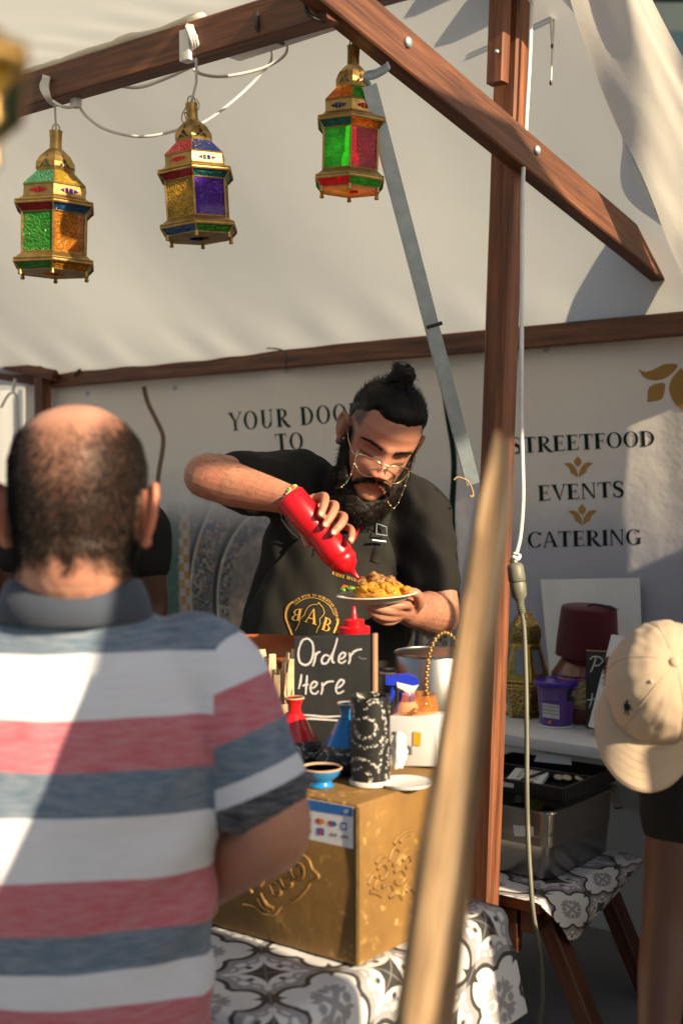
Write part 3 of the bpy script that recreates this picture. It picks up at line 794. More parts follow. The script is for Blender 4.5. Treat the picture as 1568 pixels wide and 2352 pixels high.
# dark glazed facade beyond
fac = thing('office_building', 'dark teal glazed facade rising beyond the stall', 'building', V((6, 16, 0)))
M['facade'] = simple('dark_teal_cladding', (0.03, 0.05, 0.055), (0.02, 0.035, 0.04), .5); M['fac_glass'] = simple('dark_glazing', (0.02, 0.045, 0.055), (0.015, 0.03, 0.04), .08)
mb = MB(); mb.box((7.4, 18, 6), V((5.2, 0, 0)), V((0, 2, 0)), V((0, 0, 6)), .02); mb.build('wall', M['facade'], fac, 30)
for r in range(5):
    for c_ in range(7):
        mb = MB(); mb.box((3.0 + c_ * 1.4, 15.97, 1.8 + r * 2.1), V((.58, 0, 0)), V((0, .04, 0)), V((0, 0, .85)), .01); mb.build('window', M['fac_glass'], fac)
fac2 = thing('town_house', 'pale rendered town house beyond the far end of the stall', 'building', V((-6, 16, 0)))
mb = MB(); mb.box((-7.2, 19, 5), V((5, 0, 0)), V((0, 2, 0)), V((0, 0, 5)), .02); mb.build('wall', simple('beige_render', (0.50, 0.42, 0.32), (0.44, 0.37, 0.29), .9, 0, 2), fac2, 30)
for r in range(4):
    for c_ in range(6):
        mb = MB(); mb.box((-11 + c_ * 1.5, 16.97, 1.6 + r * 2.3), V((.42, 0, 0)), V((0, .05, 0)), V((0, 0, .75)), .01); mb.build('window', M['fac_glass'], fac2)

dc = thing('sun_blocker_box', 'unseen upright black cooler standing beside the parasol', 'occluder', SQ(2.08, .45, 0))  # box out of view, added only to shade the capped person's arm
mb = MB(); mb.box(SQ(2.08, .45, .855), SP_ * .22, SH * .25, UP * .85, .02); mb.build('box_body', M['black_plastic'], dc, 40)
mb = MB(); mb.box(SQ(2.08, .712, .90), SP_ * .20, SH * .010, UP * .74, .008); mb.build('box_front', M['fac_glass'], dc, 40)
mb = MB(); mb.tube([SQ(1.92, .745, .75), SQ(1.92, .745, 1.10)], .010, 10); mb.build('handle', M['steel'], dc, 60)
# ================================================================== lanterns and cables
GLASS = {k: stained_glass('glass_' + k, c) for k, c in dict(green=(0.10, 0.62, 0.08), amber=(0.90, 0.40, 0.03), yellow=(0.95, 0.66, 0.06), red=(0.78, 0.015, 0.05), blue=(0.06, 0.30, 0.70),
         navy=(0.04, 0.10, 0.42), purple=(0.22, 0.05, 0.80), mint=(0.20, 0.66, 0.36), wine=(0.42, 0.01, 0.08), teal=(0.04, 0.30, 0.32), rose=(0.75, 0.14, 0.14)).items()}
n = NT('lit_bulb'); em_ = n.new('ShaderNodeEmission'); n.put(em_.inputs[0], (1.0, .55, .16)); em_.inputs[1].default_value = 7.0; M['lit_bulb'] = n.done(em_.outputs[0])
M['hole'] = simple('pierced_opening', (0.02, 0.016, 0.01), (0.03, 0.025, 0.015), 0.8)
def hexring(o, ax, x, y, R, h, rot):
    return [o + ax * h + x * (R * cos(rot + pi / 3 * k)) + y * (R * sin(rot + pi / 3 * k)) for k in range(6)]
def lantern(top, H, label, cols, rot, tilt=(0, 0), wide=1.0, brass='brass', body=None):
    """hexagonal hanging lantern, top = top of its neck; cols: six-colour lists for the four glass rows"""
    t = thing('hanging_lantern', label, 'lantern', top, 'coloured glass lanterns hung from the stall roof')
    u = H / 2200.0; br = M[brass]
    ax = V((tilt[0], tilt[1], 1)).normalized(); x = V((1, 0, 0)); x = (x - ax * x.dot(ax)).normalized(); y = ax.cross(x)
    k86 = wide / .866
    def ring(hw, yy): return hexring(V(top), ax, x, y, hw * u * k86, -yy * u, rot)
    rows = [(250, 640), (440, 860), (445, 1035), (555, 1105), (558, 1150), (458, 1262), (452, 1850), (565, 1955), (568, 2000), (475, 2112)]
    R_ = [ring(*r) for r in rows]
    # neck and dome
    mb = MB(); mb.lathe([(92 * u, -290 * u), (88 * u, -200 * u), (92 * u, -60 * u), (99 * u, 0), (90 * u, -.002), (80 * u, -200 * u), (0, -205 * u)], top, ax, 20)
    mb.build('neck', br, t, 40)
    mb = MB(); dome = [(98, 278), (150, 330), (225, 410), (272, 500), (278, 570), (252, 645)]
    D = [ring(*d) for d in dome]
    for i in range(len(D) - 1):
        for k in range(6):
            l = (k + 1) % 6; mb.add([D[i][k], D[i][l], D[i + 1][l], D[i + 1][k]], [[0, 1, 2, 3]])
    mb.build('dome', br, t, 20)
    mb = MB()
    for k in range(6):   # pierced work on each dome facet
        l = (k + 1) % 6
        def fp(a, b):   # a across 0..1, b down 0..1
            bb = b * (len(D) - 1); i = min(int(bb), len(D) - 2); f = bb - i
            p = D[i][k].lerp(D[i][l], a).lerp(D[i + 1][k].lerp(D[i + 1][l], a), f)
            nn = (p - V(top)); nn -= ax * nn.dot(ax); return p + nn.normalized() * .0016
        for pl in ([(.5, .48), (.62, .60), (.5, .72), (.38, .60)], [(.36, .66), (.44, .76), (.26, .86), (.20, .84)], [(.64, .66), (.56, .76), (.74, .86), (.80, .84)], [(.5, .30), (.56, .42), (.5, .45), (.44, .42)], [(.45, .80), (.5, .76), (.55, .80), (.5, .86)]):
            mb.add([fp(*p) for p in pl], [[0, 1, 2, 3]])
    mb.build('openwork', M['hole'], t, fix=False)['kind'] = 'stuff'
    # frame bars
    fr = MB()
    br_r = 13 * u
    for i, R in enumerate(R_):
        fr.tube(R, br_r * (1.25 if i in (3, 4, 7, 8) else 1.0), 6, closed=True)
    for (i, j) in ((0, 1), (3, 4), (4, 5), (5, 6), (7, 8), (8, 9)):
        for k in range(6): fr.tube([R_[i][k], R_[j][k]], br_r * (1.5 if (i, j) == (5, 6) else 1.0), 6)
    fr.build('frame', br, t, 40)
    # plain metal bands with coloured cut-outs, and the eaves
    for nm_, prs in (('upper_band', ((1, 2), (2, 3), (3, 4))), ('lower_band', ((6, 7), (7, 8)))):
        bd = MB()
        for (i, j) in prs:
            for k in range(6):
                l = (k + 1) % 6; bd.add([R_[i][k], R_[i][l], R_[j][l], R_[j][k]], [[0, 1, 2, 3]])
        bd.build(nm_, br, t)
    for k in range(6):
        l = (k + 1) % 6; cm = MB()
        def fp(a, b):
            p = R_[1][k].lerp(R_[1][l], a).lerp(R_[2][k].lerp(R_[2][l], a), b); nn = (p - V(top)); nn -= ax * nn.dot(ax); return p + nn.normalized() * .0015
        for pl in ([(.20, .52), (.34, .36), (.34, .70)], [(.37, .34), (.46, .30), (.46, .76), (.37, .72)], [(.50, .30), (.60, .34), (.60, .72), (.50, .76)], [(.64, .36), (.80, .52), (.64, .70)]):
            cm.add([fp(*p) for p in pl], [list(range(len(pl)))])
        cm.build('cut_out', GLASS[cols[4][k % len(cols[4])]], t, fix=False)
    # panes
    for row, (i, j) in enumerate(((0, 1), (4, 5), (5, 6), (8, 9))):
        for k in range(6):
            l = (k + 1) % 6; q = [R_[i][k], R_[i][l], R_[j][l], R_[j][k]]; cc = sum(q, V((0, 0, 0))) / 4
            nn = (q[1] - q[0]).cross(q[3] - q[0]).normalized()
            if nn.dot(cc - V(top)) < 0: nn = -nn
            q = [p + (cc - p).normalized() * (6 * u) - nn * .001 for p in q]
            MB().prism(q, -nn * .002).build('pane', GLASS[cols[row][k % len(cols[row])]], t)
    # floor with a bulb hole, feet, hook
    fl = MB(); b0 = R_[9]; b1 = hexring(V(top), ax, x, y, 150 * u * k86, -2125 * u, rot)
    for k in range(6): l = (k + 1) % 6; fl.add([b0[k], b0[l], b1[l], b1[k]], [[0, 1, 2, 3]])
    fl.build('base_plate', GLASS['amber'] if cols[3][-1] == 'red' else M['brass_dull'], t)
    for k in range(6):
        p = R_[9][k]; f = MB(); f.lathe([(30 * u, 10 * u), (26 * u, -25 * u), (34 * u, -45 * u), (34 * u, -68 * u), (0, -80 * u)], p, ax, 10); f.build('foot', br, t, 50)
    hk = MB()
    hp = V(top) + ax * .006
    hk.tube([hp + x * (.009 * cos(a)) + ax * (.012 * sin(a)) for a in [2 * pi * q / 14 for q in range(14)]], .0016, 6, closed=True)
    hk.build('hanging_ring', br, t, 60)
    # lamp holder seen through the glass
    lp = MB(); lp.lathe([(.012, -.20 * H / .38), (.014, -.26 * H / .38), (.004, -.262 * H / .38)], top, ax, 12); lp.ball(V(top) - ax * (.29 * H / .38), (.02, .02, .028), 12, 8)
    lp.build('bulb', M['lit_bulb'] if cols[3][-1] == 'red' else M['white_plastic'], t, 60)
    return t
top1 = P(129, 301, 3.38); top2 = P(440, 238, 3.10); top3 = P(812, 106, 2.99)
# corner index 0 direction; rot turns a corner to the camera (-90 deg)
lantern(top1, 336 * 3.38 / 3000, 'leftmost stained glass lantern, tall green and amber panes, plain brass neck', [['yellow', 'green', 'mint', 'amber', 'mint', 'mint'], ['blue', 'red', 'amber', 'blue', 'blue', 'red'], ['amber', 'green', 'amber', 'yellow', 'purple', 'green'], ['amber', 'green', 'amber', 'amber', 'purple', 'green'], ['purple', 'red', 'purple', 'red', 'purple', 'red']], radians(-80), (.02, 0), 1.0, 'brass')
lantern(top2, 318 * 3.10 / 3000, 'middle stained glass lantern with yellow and violet panes and looped wire at its neck', [['navy', 'rose', 'navy', 'blue', 'rose', 'rose'], ['teal', 'green', 'amber', 'red', 'teal', 'red'], ['purple', 'yellow', 'amber', 'blue', 'amber', 'yellow'], ['green', 'amber', 'yellow', 'blue', 'rose', 'blue'], ['navy', 'red', 'navy', 'red', 'navy', 'red']], radians(-89), (-.06, .02), 1.0, 'brass')
lantern(top3, 340 * 2.99 / 3000, 'stained glass lantern with green and wine-red panes partly behind the steel strut', [['green', 'amber', 'yellow', 'green', 'amber', 'amber'], ['amber', 'green', 'teal', 'amber', 'green', 'teal'], ['wine', 'amber', 'green', 'yellow', 'blue', 'green'], ['green', 'blue', 'red', 'yellow', 'green', 'red'], ['red', 'navy', 'red', 'navy', 'red', 'navy']], radians(-90), (.03, 0), .86, 'brass')
lantern(P(-430, -1270, 0.70), .36, 'blurred brass lantern close to the camera at the upper left edge', [['mint', 'yellow'], ['yellow', 'blue'], ['mint', 'amber', 'yellow'], ['yellow', 'mint'], ['red', 'navy']], radians(-75), (0, 0), 1.12, 'brass')

def cable(pts, r, mat, label, name='cable', cat='cable', sub=8, seg=8):
    mb = MB(); mb.tube(catmull(pts, sub), r, seg); return tag(mb.build(name, mat, None, 60), label, cat)
def dir_at(px): # depth of the purlin at a photo column
    return interp([-60, 752], [3.57, 2.83], px)
# hanging cords
cw = M['cable_white']
hb = MB()
hb.tube([top1 + UP * .005, P(127, 250, 3.37), P(127, 228, 3.36)], .0028, 8)
for k in range(4):
    ox = k * 5 - 9; y0 = dir_at(118) ; hb.tube(catmull([P(108 + ox * .8, 182, y0 - .085), P(104 + ox, 200, y0 - .085), P(112 + ox * .6, 225, y0 - .085), P(126 + ox * .3, 240, y0 - .02), P(128 + ox * .4, 225, y0 + .05), P(120 + ox, 172, y0 + .05), P(112 + ox, 166, y0 - .01), P(108 + ox * .8, 182, y0 - .085)], 5), .0042, 7)
hb.tube(catmull([P(122, 232, 3.3), P(140, 243, 3.3), P(160, 247, 3.33), P(178, 240, 3.33)], 5), .004, 7)
tag(hb.build('cable', cw, None, 60), 'white cable wound round the purlin above the leftmost lantern', 'cable')
hb = MB(); y0 = dir_at(450)
hb.tube([top2 + UP * .004, P(451, 190, 3.06), P(451, 80, y0 - .085)], .0034, 8)
for k in range(3):
    ox = k * 6 - 5; hb.tube(catmull([P(434 + ox, 62, y0 - .085), P(447 + ox, 100, y0 - .086), P(450 + ox * .7, 142, y0 - .02), P(452 + ox * .7, 130, y0 + .05), P(448 + ox, 58, y0 + .05), P(440 + ox, 50, y0), P(434 + ox, 62, y0 - .085)], 5), .0042, 7)
tag(hb.build('cable', cw, None, 60), 'white cable wound round the purlin above the middle lantern', 'cable')
cable([P(180, 240, 3.34), P(200, 268, 3.34), P(240, 296, 3.32), P(300, 312, 3.3), P(350, 312, 3.28), P(410, 298, 3.28), P(470, 280, 3.3), P(540, 228, 3.32), P(595, 175, 3.34), P(622, 140, 3.3), P(624, 112, 3.2)], .0038, cw, 'long white cable sagging behind the middle lantern')
cable([P(268, 196, 3.3), P(320, 200, 3.34), P(380, 180, 3.36), P(450, 148, 3.3), P(500, 126, 3.1), P(540, 112, 3.05)], .0048, cw, 'white cable drooping below the purlin between two lanterns')
cable([P(445, 160, 3.2), P(470, 172, 3.2), P(520, 175, 3.2), P(600, 158, 3.2), P(650, 130, 3.18), P(660, 102, 3.1), P(640, 92, 3.02)], .0042, cw, 'white cable looped below the lamp batten')
mb = MB(); a0 = P(432, 106, dir_at(432) - .075); mb.box(a0, fd * .016, UP * .036, fd.cross(UP) * .014, .004); tag(mb.build('cable_connector', M['white_plastic'], None, 40), 'white plug-in connector on the purlin face above the middle lantern', 'connector')
mb = MB(); a0 = P(175, 235, dir_at(175) - .02); mb.box(a0, fd * .012, UP * .014, fd.cross(UP) * .01, .003); tag(mb.build('cable_connector', M['white_plastic'], None, 40), 'small pale connector under the purlin beside the leftmost lantern', 'connector')
lb = MB(); l0, l1 = P(530, 118, 3.14), P(770, 38, 2.93); lc = (l0 + l1) / 2; lx, ly = frame_from((l1 - l0), UP)
lb.box(lc, (l1 - l0) / 2, lx * .03, ly * .018, .004)
tag(lb.build('lamp_batten', M['white_plastic'], None, 40), 'long white lamp batten fixed under the purlin near the rafter', 'lamp')
hb = MB(); hb.tube(catmull([P(596, 6, 2.93), P(590, 40, 2.91), P(592, 68, 2.91), P(612, 84, 2.93), P(650, 100, 3.0)], 6), .005, 7)
tag(hb.build('cable_tie', M['black_plastic'], None, 60), 'black cord tied round the purlin above the lamp batten', 'cord')
hb = MB(); hb.tube(catmull([P(700, 0, 2.80), P(703, 22, 2.80), P(718, 40, 2.8), P(745, 50, 2.82)], 6), .005, 7)
tag(hb.build('cable_tie', M['black_plastic'], None, 60), 'black cord at the joint of purlin and rafter', 'cord')
hb = MB(); hb.tube(catmull([P(811, 60, 2.96), P(806, 76, 2.97), P(812, 84, 2.98), P(808, 92, 2.985), P(812, 106, 2.99)], 6), .0024, 6)
tag(hb.build('wire_hook', M['brass_dull'], None, 60), 'wire hook holding the green and wine-red lantern below the rafter', 'hook')
hb = MB(); hb.tube(catmull([P(452, 228, 3.09), P(458, 240, 3.08), P(455, 252, 3.08), P(448, 252, 3.08)], 5), .0012, 6)
hb.tube(catmull([P(432, 240, 3.08), P(420, 260, 3.07), P(418, 276, 3.07), P(428, 284, 3.07), P(434, 268, 3.07), P(424, 258, 3.06), P(430, 282, 3.07)], 6), .0015, 6)
tag(hb.build('wire_loop', M['brass_dull'], None, 60), 'thin wire loop tangled at the neck of the middle lantern', 'wire')
# power cord down the main post, coupling, olive lead
cable([P(1222, -40, 3.44), P(1216, 120, 3.435), P(1208, 270, 3.43), P(1200, 420, 3.42), P(1198, 620, 3.40), P(1197, 800, 3.32), P(1196, 950, 3.32), P(1199, 1060, 3.315), P(1200, 1150, 3.31), P(1194, 1230, 3.31), P(1184, 1275, 3.31), P(1182, 1300, 3.31)], .0058, cw, 'white power cord running down the main post', sub=6)
pl = thing('power_coupling', 'olive plug and socket joining two power leads against the post', 'plug', P(1186, 1340, 3.3))
pa, pb_ = P(1181, 1292, 3.29), P(1198, 1412, 3.27); ax = (pb_ - pa).normalized()
mb = MB(); L_ = (pb_ - pa).length
mb.lathe([(.008, 0), (.017, .004), (.021, .01), (.022, .045), (.019, .05)], pa, ax, 16); mb.build('socket', M['plug'], pl, 40)
mb = MB(); mb.lathe([(.020, .0515), (.021, .055), (.019, .085), (.012, .095), (.0095, .10), (.0085, .128), (.006, .132)], pa, ax, 16)
for k in range(5): mb.tube([pa + ax * (.10 + k * .0055) + V((cos(a), 0, 0)) * .0096 + V((0, sin(a), 0)) * .0096 for a in [2 * pi * q / 12 for q in range(12)]], .0016, 5, closed=True)
mb.build('plug', M['plug'], pl, 40)
mb = MB(); mb.tube(catmull([P(1172, 1290, 3.30), P(1178, 1280, 3.28), P(1188, 1284, 3.28), P(1192, 1276, 3.29), P(1180, 1272, 3.30)], 6), .005, 7); mb.build('tape', M['white_paper'], pl, 60)
cable([pb_, P(1203, 1450, 3.25), P(1207, 1560, 3.2), P(1209, 1700, 3.15), P(1209, 1800, 3.12), P(1211, 1900, 3.1), P(1216, 2000, 3.05), P(1224, 2100, 3.02), P(1240, 2200, 3.0), P(1244, 2290, 3.0), P(1236, 2360, 3.0), P(1225, 2430, 3.0)], .0062, M['cable_olive'], 'dark olive extension lead hanging from the coupling to the ground', sub=6)
for (x0, lab) in ((1268, 'shorter of two thin pale strings with black tips below the roof'), (1276, 'longer of two thin pale strings with black tips below the roof')):
    e = 102 if x0 == 1268 else 186
    mb = MB(); mb.tube(catmull([P(x0 - 2, -40, 3.5), P(x0 - 4, 40, 3.5), P(x0 - (1 if e < 150 else 12), e, 3.5)], 6), .0028, 6, mi=0); pe = P(x0 - (1 if e < 150 else 12), e + 4, 3.5)
    o = mb.build('string', cw, None, 60); tag(o, lab, 'string')
    mb = MB(); mb.ball(pe, (.004, .004, .008), 8, 6); mb.build('string_tip', M['black_plastic'], o, 60)
# twine at the foot of the strut
cable([P(1042, 1102, 3.2), P(1052, 1096, 3.2), P(1072, 1104, 3.2), P(1082, 1120, 3.21), P(1086, 1138, 3.21), P(1078, 1140, 3.2)], .0022, M['wood_stake'], 'frayed twine tied at the lower end of the steel strut', 'twine', 'twine')
# loose roll of tarp lying along the purlin
rp = []
for k in range(30):
    f = k / 29; p = fp0.lerp(fp1, .30 + .78 * f) + UP * (.056 + .006 * nz((f * 9, 0, 0))) + E2 * (.02 * nz((f * 6, 3, 0)))
    rp.append(p)
mb = MB(); mb.tube(rp, [.014 + .006 * nz((k * .6, 5, 0)) for k in range(30)], 10, sq=.7)
tag(mb.build('tarp_roll', M['flap'], None, 180), 'loose fold of tarp lying along the top of the purlin', 'tarp')
# ================================================================== tables and goods
# ---- tile-print cloth: pattern in UV metres --------------------------
def tile_cloth(name, tile, rot=0.0, off=(0, 0)):
    n = NT(name)
    c = n.new('ShaderNodeTexCoord'); mp = n.new('ShaderNodeMapping'); n.ln(c.outputs['UV'], mp.inputs[0])
    mp.inputs['Scale'].default_value = (1 / tile,) * 3; mp.inputs['Rotation'].default_value = (0, 0, rot); mp.inputs['Location'].default_value = (*off, 0)
    sp = n.new('ShaderNodeSeparateXYZ'); n.ln(mp.outputs[0], sp.inputs[0])
    m = n.math
    def cell(o, sh=0.0): return m('MULTIPLY', m('SUBTRACT', m('FRACT', m('ADD', o, sh)), .5), 2.0)   # -1..1
    x, y = cell(sp.outputs[0]), cell(sp.outputs[1])
    ax, ay = m('ABSOLUTE', x), m('ABSOLUTE', y)
    mx, mn = m('MAXIMUM', ax, ay), m('MINIMUM', ax, ay)
    def dist(cx, cy): return m('SQRT', m('ADD', m('POWER', m('ABSOLUTE', m('SUBTRACT', mx, cx)), 2.0), m('POWER', m('ABSOLUTE', m('SUBTRACT', mn, cy)), 2.0)))
    def band(d, r, w, soft=.02): return n.ramp(m('ABSOLUTE', m('SUBTRACT', d, r)), [(max(0, w - soft), 1.0), (w + soft, 0.0)])
    def disc(d, r, soft=.02): return n.ramp(d, [(max(0, r - soft), 1.0), (r + soft, 0.0)])
    def over(a, b): return m('MAXIMUM', a, b)
    # quatrefoil outline: lobes centred on the axes
    lobe = m('MINIMUM', dist(.50, 0.0), m('MULTIPLY', m('ADD', ax, ay), .62))
    quat = m('SUBTRACT', dist(.46, .0), 0.0)
    dq = m('MINIMUM', m('SUBTRACT', dist(.52, .0), .40), m('SUBTRACT', m('SQRT', m('ADD', m('POWER', ax, 2.0), m('POWER', ay, 2.0))), .62))
    line_dark = n.ramp(m('ABSOLUTE', dq), [(.035, 1.0), (.055, 0.0)])
    line_grey = n.ramp(m('ABSOLUTE', m('SUBTRACT', dq, .105)), [(.045, 1.0), (.065, 0.0)])
    # scrolls near the corners (outside the quatrefoil)
    sc = over(band(dist(.80, .46), .115, .035), disc(dist(.80, .46), .035))
    sc = over(sc, band(dist(.66, .62), .10, .03))
    # snowflake inside
    fl = m('MULTIPLY', n.ramp(mn, [(.05, 1.0), (.075, 0.0)]), n.ramp(mx, [(.40, 1.0), (.43, 0.0)]))
    dg = m('ABSOLUTE', m('SUBTRACT', mx, m('ADD', mn, .2)))
    fl = over(fl, m('MULTIPLY', n.ramp(dg, [(.045, 1.0), (.07, 0.0)]), n.ramp(mn, [(.16, 1.0), (.18, 0.0)])))
    fl = over(fl, disc(dist(.30, .0), .10))
    fl = over(fl, disc(dist(.20, .20), .09))
    # concave stars on cell corners and edge middles
    x2, y2 = cell(sp.outputs[0], .5), cell(sp.outputs[1], .5)
    st = m('ADD', m('POWER', m('ABSOLUTE', x2), .62), m('POWER', m('ABSOLUTE', y2), .62)); star = n.ramp(st, [(.60, 1.0), (.63, 0.0)])
    e1 = m('ADD', m('POWER', m('ABSOLUTE', m('SUBTRACT', ax, 1.0)), .62), m('POWER', ay, .62)); e2 = m('ADD', m('POWER', ax, .62), m('POWER', m('ABSOLUTE', m('SUBTRACT', ay, 1.0)), .62))
    star = over(star, n.ramp(m('MINIMUM', e1, e2), [(.46, 1.0), (.49, 0.0)]))
    dots = disc(m('SQRT', m('ADD', m('POWER', m('ABSOLUTE', m('SUBTRACT', m('ABSOLUTE', x2), .24)), 2.0), m('POWER', m('ABSOLUTE', m('SUBTRACT', m('ABSOLUTE', y2), .24)), 2.0))), .055)
    col = n.mix(over(sc, fl), (0.66, 0.66, 0.64), (0.30, 0.29, 0.30))
    col = n.mix(line_grey, col, (0.30, 0.29, 0.30))
    col = n.mix(over(over(line_dark, star), dots), col, (0.045, 0.043, 0.04))
    gr = n.math('MAXIMUM', n.ramp(m('SUBTRACT', 1.0, ax), [(.010, 1.0), (.018, 0.0)]), n.ramp(m('SUBTRACT', 1.0, ay), [(.010, 1.0), (.018, 0.0)]))
    col = n.mix(n.math('MULTIPLY', gr, .35), col, (0.4, 0.4, 0.39))
    v = n.coord('Object'); 
    return n.done(n.principled(col, 0.32, 0, n.bump(n.noise(v, 18, 3), .15, .006), Specular_IOR_Level=0.45))
M['cloth_front'] = tile_cloth('tile_print_oilcloth', .205, radians(45))
M['cloth_bench'] = tile_cloth('tile_print_oilcloth_bench', .225, radians(8))

# ---- front table ------------------------------------------------------
TZ = 0.75; TE1, TE2 = 1.20, 1.40; TB = 2.03; TL = 3.0
ft = thing('serving_table', 'low wooden serving table under the tile print cloth and golden box', 'table', S(TE1, TE2, 0))
mb = MB()
for k in range(5):
    b0 = lerp(TE2 + .01, TB - .01, (k + .5) / 5); wd = (TB - TE2 - .02) / 5 - .004
    beam(S(TE1 + .012, b0, TZ - .02), S(TL, b0, TZ - .02), wd, .03).build('plank', M['wood_dark'], ft, 30)
for a_ in (TE1 + .10, TL - .10):
    for b_ in (TE2 + .06, TB - .06): beam(S(a_, b_, 0), S(a_, b_, TZ - .04), .05, .05, up=E1).build('leg', M['wood_dark'], ft, 30)
beam(S(TE1 + .10, TE2 + .06, TZ - .09), S(TE1 + .10, TB - .06, TZ - .09), .03, .08).build('rail', M['wood_dark'], ft, 30)
beam(S(TE1 + .10, TB - .06, TZ - .10), S(TL - .1, TB - .06, TZ - .10), .03, .09).build('rail', M['wood_dark'], ft, 30)
def front_cloth(u, v):
    # a along the table (u 0 at the hanging end), b across (v 0 at front hem)
    s_ = lerp(-.19, 1.8, u); r_ = lerp(-.03, TB - TE2 + .02, v)
    rad = .028
    a = TE1 + max(s_, 0); z = TZ + .004
    if s_ < rad:
        q = rad - s_; ang = min(q / rad, pi / 2); a = TE1 + rad - rad * sin(ang); z -= rad * (1 - cos(ang))
        ex = max(0, q - rad * pi / 2)
        z -= ex * .96; a -= ex * (.10 + .06 * sin(r_ * 11 + 1)) - .0
    if r_ < 0: z -= -r_ * .8
    # rounded far corner of the hanging end
    z += .0015 * nz((u * 40, v * 8, 3))
    b = TE2 + max(r_, -.012)
    if s_ < 0: b += -s_ * .25 * (v - .5)
    return S(a, b, z)
mb = MB(); mb.sheet(front_cloth, 150, 40, uvfn=lambda u, v: (lerp(-.19, 1.8, u), lerp(-.03, TB - TE2 + .02, v)))
tag(mb.build('tablecloth', M['cloth_front'], None, 180), 'grey and white tile print oilcloth under the golden box', 'tablecloth')

# ---- golden box ---------------------------------------------------------
n = NT('embossed_gold'); v = n.coord('Object')
f1 = n.ramp(n.noise(v, 7, 5, .65), [(0.35, 0.0), (0.7, 1.0)]); f2 = n.ramp(n.noise(v, 45, 4, .7), [(0.56, 0.0), (0.66, 1.0)])
c = n.mix(f1, (0.25, 0.135, 0.034), (0.17, 0.09, 0.023)); c = n.mix(n.math('MULTIPLY', f2, n.ramp(n.noise(v, 5, 2), [(.5, 0.0), (.62, .8)])), c, (0.55, 0.36, 0.11))
M['gold_box'] = n.done(n.principled(c, n.math('MULTIPLY_ADD', n.noise(v, 30, 3), .30, .42), 0.12, n.bump(n.math('ADD', n.noise(v, 16, 4), n.math('MULTIPLY', n.noise(v, 130, 3), .3)), .22, .006)))
C0 = PZ(820, 2222, TZ + .006); ca1, ca2 = C0.dot(E1), C0.dot(E2); BH = .262; BW, BD = .46, .33; BZ = TZ + .006
gb = thing('golden_box', 'embossed golden metal box carrying the order sign and tableware', 'box', C0)
mb = MB(); mb.box(S(ca1 + BW / 2, ca2 + BD / 2, BZ + BH / 2), E1 * BW / 2, E2 * BD / 2, UP * BH / 2, .006)
mb.build('body', M['gold_box'], gb, 40)
mb = MB()
mb.tube([S(ca1 - .0015, ca2 - .0015, BZ + .004), S(ca1 - .001, ca2 - .001, BZ + BH - .004)], .0032, 6)
mb.build('corner_trim', M['brass'], gb, 60)
BTOP = BZ + BH
FL = lambda x, y, o=.001: (lambda p: p - E2 * o)(PP(x, y, S(ca1, ca2, 0), E2))        # left (front) face
FR = lambda x, y, o=.001: (lambda p: p - E1 * o)(PP(x, y, S(ca1, ca2, 0), E1))        # right face
def c8(x, y): return (490 + .6875 * x, 1776.3 + .6875 * y)
def emb(fn, polys, r, name):
    mb = MB()
    for pl in polys:
        mb.tube(catmull([fn(*c8(x, y), .000) for x, y in pl], 5), r, 7)
    o = mb.build(name, M['gold_box'], gb, 70); return o
emb(FL, [[(100, 440), (140, 445), (170, 470), (205, 470), (230, 440), (262, 430), (290, 410), (315, 380), (325, 362), (352, 345), (330, 320), (318, 290), (290, 268), (262, 262), (225, 240), (180, 240), (140, 262), (100, 262)]], .0035, 'embossed_border')
emb(FL, [[(258, 320), (275, 350), (292, 340), (285, 318)], [(268, 310), (290, 300), (305, 320), (300, 345), (285, 352)], [(225, 350), (240, 380), (262, 372), (255, 345)], [(238, 345), (262, 338), (272, 360)], [(190, 370), (205, 405), (225, 400), (222, 372), (205, 365)],
         [(160, 400), (180, 440), (205, 452)], [(150, 415), (165, 445), (190, 458)], [(205, 300), (225, 290), (240, 305), (230, 325), (212, 322)], [(160, 310), (175, 290), (195, 300), (190, 330), (165, 335)], [(130, 350), (150, 330), (170, 345), (160, 375)], [(130, 400), (120, 370), (140, 355)]], .0042, 'embossed_script')
emb(FR, [[(515, 370), (530, 340), (545, 350), (535, 380), (550, 390)], [(545, 320), (565, 300), (580, 320), (570, 350), (552, 345)], [(585, 290), (600, 250), (620, 260), (610, 300), (595, 305)], [(560, 380), (590, 370), (600, 395), (585, 415)], [(600, 330), (625, 320), (640, 345), (620, 370), (602, 360)], [(595, 410), (615, 400), (630, 420)], [(620, 230), (635, 210), (655, 200)], [(600, 235), (615, 215), (640, 195), (660, 190)], [(540, 300), (555, 280), (575, 275)], [(630, 290), (650, 270), (660, 300), (640, 315)], [(520, 395), (545, 400), (560, 410)], [(640, 395), (655, 380), (670, 400)]], .0040, 'embossed_rosette')
emb(FL, [[(30, 190), (45, 160), (62, 172), (50, 200), (35, 215)], [(45, 130), (60, 120), (72, 145), (58, 165)], [(22, 225), (40, 230), (30, 255)]], .0045, 'embossed_script')
